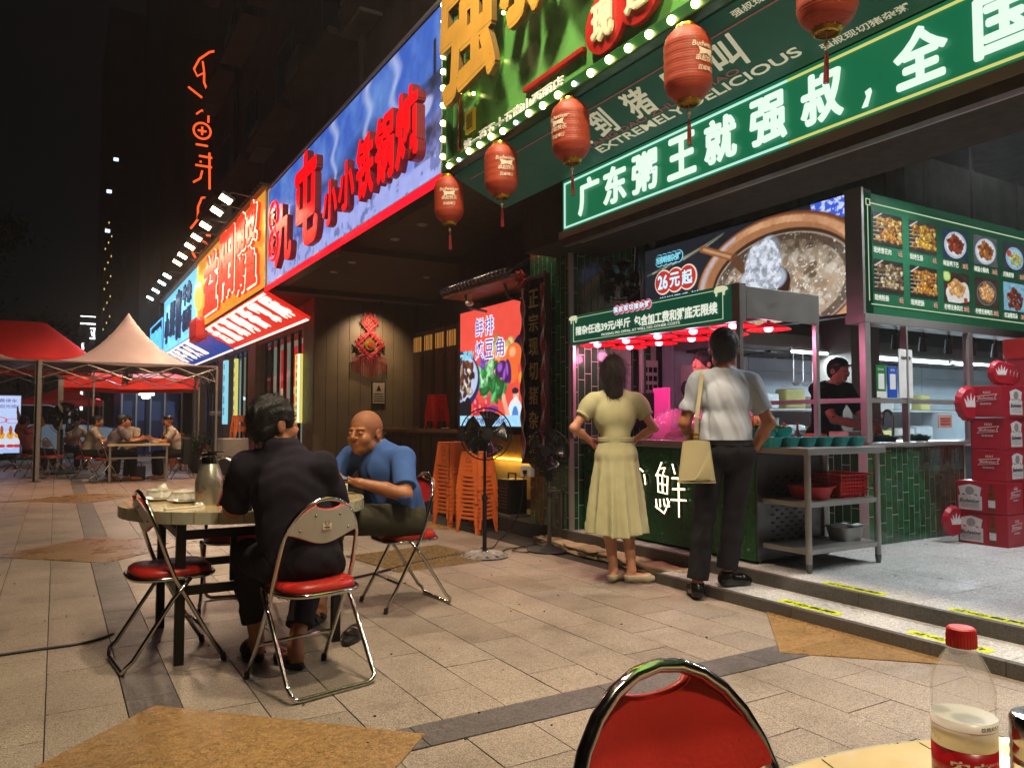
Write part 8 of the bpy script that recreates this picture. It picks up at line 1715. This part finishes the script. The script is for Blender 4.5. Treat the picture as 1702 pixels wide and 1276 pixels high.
for p in (.11, .14): MB().bevbox((-.02, -.012, p - .004), (.02, .012, p + .012), .003, Mb).build('buckle', [M_gold], bg_)
# ---- simpler, more distant people
def simple(label, o, J, top, trou, skin='skin_tan', sleeve=.7, vox=.011, hm=H_blk, hat=None, seatd=False, extra=None, apron=None, face=None, fa=.005):
    rel(J, o); t = thing('person', label, 'person', o); base_body(J, vox, feet=True).build('body', MATS[skin], t)
    F, Rm = pblouse(J, vox, sleeve, -.1 if not extra else None, .018); F.build('shirt', top, t, folds(fa, 16, int(o[0] * 10) % 50))
    F = Field(vox)
    for sd in 'LR': leg(F, J, sd, .018, 1.9, tap=1.5)
    F.ell(J['pelvis'], V3(.175, .14, .12), Rm, .03); F.build('trousers', trou, t)
    if hm: hair_cap(vox * .7, J['head'], J['hR'], 1., .012, back=-.07).build('hair', hm, t, spikes(.003, 90))
    if hat:
        F = Field(vox * .7); P = lambda x, y, z: J['head'] + J['hR'] @ V3(x, y, z); F.ell(P(0, -.01, .06), V3(.088, .104, .07), J['hR']); F.cut(P(0, 0, .035), J['hR'] @ V3(0, 0, -1), .2); F.ell(P(0, .12, .045), V3(.06, .06, .008), J['hR'], .01); F.build('cap', hat, t)
    return t, J
def seated(c, f, lean=.12, hd=None, arms=1, hz=0, el=.14):
    c = V3(*c); f = unit(V3(f[0], f[1], 0)); r = V3(f[1], -f[0], 0); A = lambda x, y, z: tuple(c + r * x + f * y + V3(0, 0, z))
    J = dict(pelvis=A(0, -.02, .55), chest=A(0, lean * .6, .86), neck=A(0, lean, 1.04), head=A(0, lean + .04, 1.18), shL=A(-.175, lean * .9, .98), shR=A(.175, lean * .9, .98), elL=A(-.22, lean + el, .76), wrL=A(-.10, lean + el + .2, .82), elR=A(.22, lean + el, .76), wrR=A(.10, lean + el + .2, .82),
             hipL=A(-.09, 0, .52), hipR=A(.09, 0, .52), knL=A(-.12, .42, .50), knR=A(.12, .42, .50), anL=A(-.1, .36, .1), anR=A(.12, .42, .1), toL=tuple(f), toR=tuple(f)); J['hR'] = orient(hd or f, -.3); return J
GY = cloth('grey_shirt', '6a6068'); CM = cloth('cream_shirt', '9a9080'); SH = cloth('dark_shorts', '1c1a1e'); SKF = skinm('skin_fair', 'b98468')
D1_, _ = simple('seated diner in a grey shirt leaning over the long table, back to us', (.90, 16.9, 0), seated((.90, 16.9, 0), (1, .25), .2), GY, SH)
D2_, _ = simple('seated diner in a cream T-shirt at the far left of the long table', (.58, 17.9, 0), seated((.58, 17.9, 0), (1, -.15), .12), CM, SH)
simple('small seated diner in an orange lit white shirt behind the long table', (1.35, 18.3, 0), seated((1.35, 18.3, 0), (-.3, -1), .1), cloth('white_tee', 'b0a090'), SH, 'skin_fair')
simple('seated diner in a white T-shirt and dark cap at the right of the long table', (2.2, 17.12, 0), seated((2.2, 17.12, 0), (-1, -.1), .18), cloth('white_tee', 'b0a090'), SH, hat=M_black, hm=None)
J = seated((-.45, 19.6, 0), (.7, .5), -.2); J.update(elL=(-.66, 19.5, 1.15), wrL=(-.70, 19.45, 1.36), elR=(-.24, 19.4, 1.12), wrR=(-.30, 19.35, 1.33))
simple('reclining person with raised arms in a pink shirt beside the poster', (-.45, 19.6, 0), J, cloth('pink_shirt', 'a06068'), SH)
def standing(c, f, s=1.):
    c = V3(*c); f = unit(V3(f[0], f[1], 0)); r = V3(f[1], -f[0], 0); A = lambda x, y, z: tuple(c + r * x + f * y + V3(0, 0, z))
    J = dict(pelvis=A(0, 0, .93), chest=A(0, 0, 1.24), neck=A(0, .0, 1.41), head=A(0, .03, 1.56), shL=A(-.165, 0, 1.35), shR=A(.165, 0, 1.35), elL=A(-.23, -.02, 1.1), wrL=A(-.2, .1, .88), elR=A(.23, -.02, 1.1), wrR=A(.2, .1, .88),
             hipL=A(-.09, 0, .9), hipR=A(.09, 0, .9), knL=A(-.1, .02, .5), knR=A(.1, .02, .5), anL=A(-.1, 0, .1), anR=A(.1, 0, .1), toL=tuple(f), toR=tuple(f)); J['hR'] = orient(f, -.05); return J
J = standing((3.88, 17.6, 0), (-.3, -1)); J.update(elR=(3.75, 17.4, 1.12), wrR=(3.85, 17.3, 1.3))
simple('waitress in a dark cap and reddish patterned top standing in the shop doorway', (3.88, 17.6, 0), J, mat('patterned_pink', '8a3c40', rough=.8, var=.55, vscale=35), cloth('plum_skirt', '4a1c30'), 'skin_fair', 1.6, hat=M_black)
J = standing((5.12, 5.1, .0), (-1, -.35)); J.update(elL=(5.1, 5.32, 1.14), wrL=(4.86, 5.2, 1.12), elR=(4.95, 4.82, 1.12), wrR=(4.75, 4.9, 1.12), s=1.)
for k_ in ('pelvis', 'chest', 'neck', 'head', 'shL', 'shR', 'hipL', 'hipR', 'knL', 'knR', 'anL', 'anR'): J[k_] = tuple(V3(*J[k_]) + V3(0, 0, .14))
J['hR'] = orient((-1, .1), -.35)
simple('stall worker with black hair bending over the meat counter, face lit pink', (5.12, 5.1, .15), J, cloth('dark_uniform', '1a1a1e'), SH, 'skin_fair', .7, .009)
J = standing((6.50, 4.86, 0), (-.35, -1))
for k_ in ('pelvis', 'chest', 'neck', 'head', 'shL', 'shR', 'hipL', 'hipR', 'knL', 'knR', 'anL', 'anR'): J[k_] = tuple(V3(*J[k_]) + V3(0, 0, .14))
J['chest'] = tuple(V3(*J['chest']) + V3(-.03, -.07, 0)); J['neck'] = tuple(V3(*J['neck']) + V3(-.05, -.14, -.02)); J['head'] = tuple(V3(*J['head']) + V3(-.06, -.19, -.04)); J['shL'] = tuple(V3(*J['shL']) + V3(-.05, -.12, 0)); J['shR'] = tuple(V3(*J['shR']) + V3(-.05, -.12, 0))
J.update(elL=(6.60, 4.50, 1.20), wrL=(6.36, 4.26, 1.14), elR=(6.22, 4.55, 1.20), wrR=(6.30, 4.27, 1.13), hR=orient((-.1, -1), -.5))
simple('cook in a black cap and black T-shirt working over the sink behind the glass', (6.50, 4.86, .15), J, cloth('black_tee', '0e0f13'), SH, 'skin_fair', .75, .008, hat=M_black)

dup(D2_, (.35, 21.4, 0), -.9, 'diner in cream seated behind the tent pole, close to the parked car')
dup(C2, (.35, 21.4, 0), R(-130), 'folding chair of the diner seated near the parked car')
# ================================================================ night haze that shows as glow round the flood lamps
hz = MB().box((-60, -12, -1.3), (60, 120, 52)).build('haze', []); tag(hz, None, None, kind='stuff')
m = bpy.data.materials.new('haze_air'); m.use_nodes = True; n = m.node_tree; n.nodes.remove(n.nodes['Principled BSDF'])
pv = n.nodes.new('ShaderNodeVolumePrincipled'); pv.inputs['Color'].default_value = (.85, .85, .85, 1); pv.inputs['Density'].default_value = .0019; pv.inputs['Anisotropy'].default_value = .55
n.links.new(pv.outputs[0], n.nodes['Material Output'].inputs['Volume']); hz.data.materials.append(m)
# ================================================================ row of flood lamps over the green sign (out of the picture, like those farther along)
for i, y in enumerate((-1.5, 1.2, 3.9)):
    t = thing('flood_lamp', ['flood lamp on a long arm over the green sign, nearest the viewer', 'middle flood lamp on a long arm over the green sign', 'flood lamp over the left end of the green sign'][i], 'flood lamp', (1.6, y, 6.6), 0, 'flood lamps over the green sign')
    MB().tube([(1.4, 0, .1), (.06, 0, .12), (.0, 0, .05)], .02, 6).build('arm', [M_dsteel], t)
    MB().bevbox((-.2, -.25, 0), (.2, .25, .06), .01).build('housing', [M_dsteel], t)
    MB().box((-.18, -.22, -.006), (.18, .22, -.001)).build('lens', [emis('big_flood', 'ffd9a4', 12)], t)
    lamp('SPOT', (.1, 0, -.05), 260, (1, .92, .7), t, .1, (1.4, .1, -1.9), 110, .8)
    lamp('AREA', (0, 0, -.02), 430, (1, .80, .58), t, .36, (.9, .2, -3))

t = thing('downlight', 'small bright downlight against the top of the green tiled pilaster', 'downlight', (4.05, 6.3, 3.38)); MB().lathe([(.02, -.012), (.055, -.014), (.06, .03), (0, .03)], n=16).build('trim_ring', [M_steel], t); MB().cyl((0, 0, -.018), (0, 0, -.0145), .04, n=14).build('bulb', [emis('pilaster_bulb', 'e8ffd8', 14)], t)
lamp('SPOT', (0, 0, -.03), 22, (.85, 1, .75), t, .03, (.08, 0, -2), 120, .8)
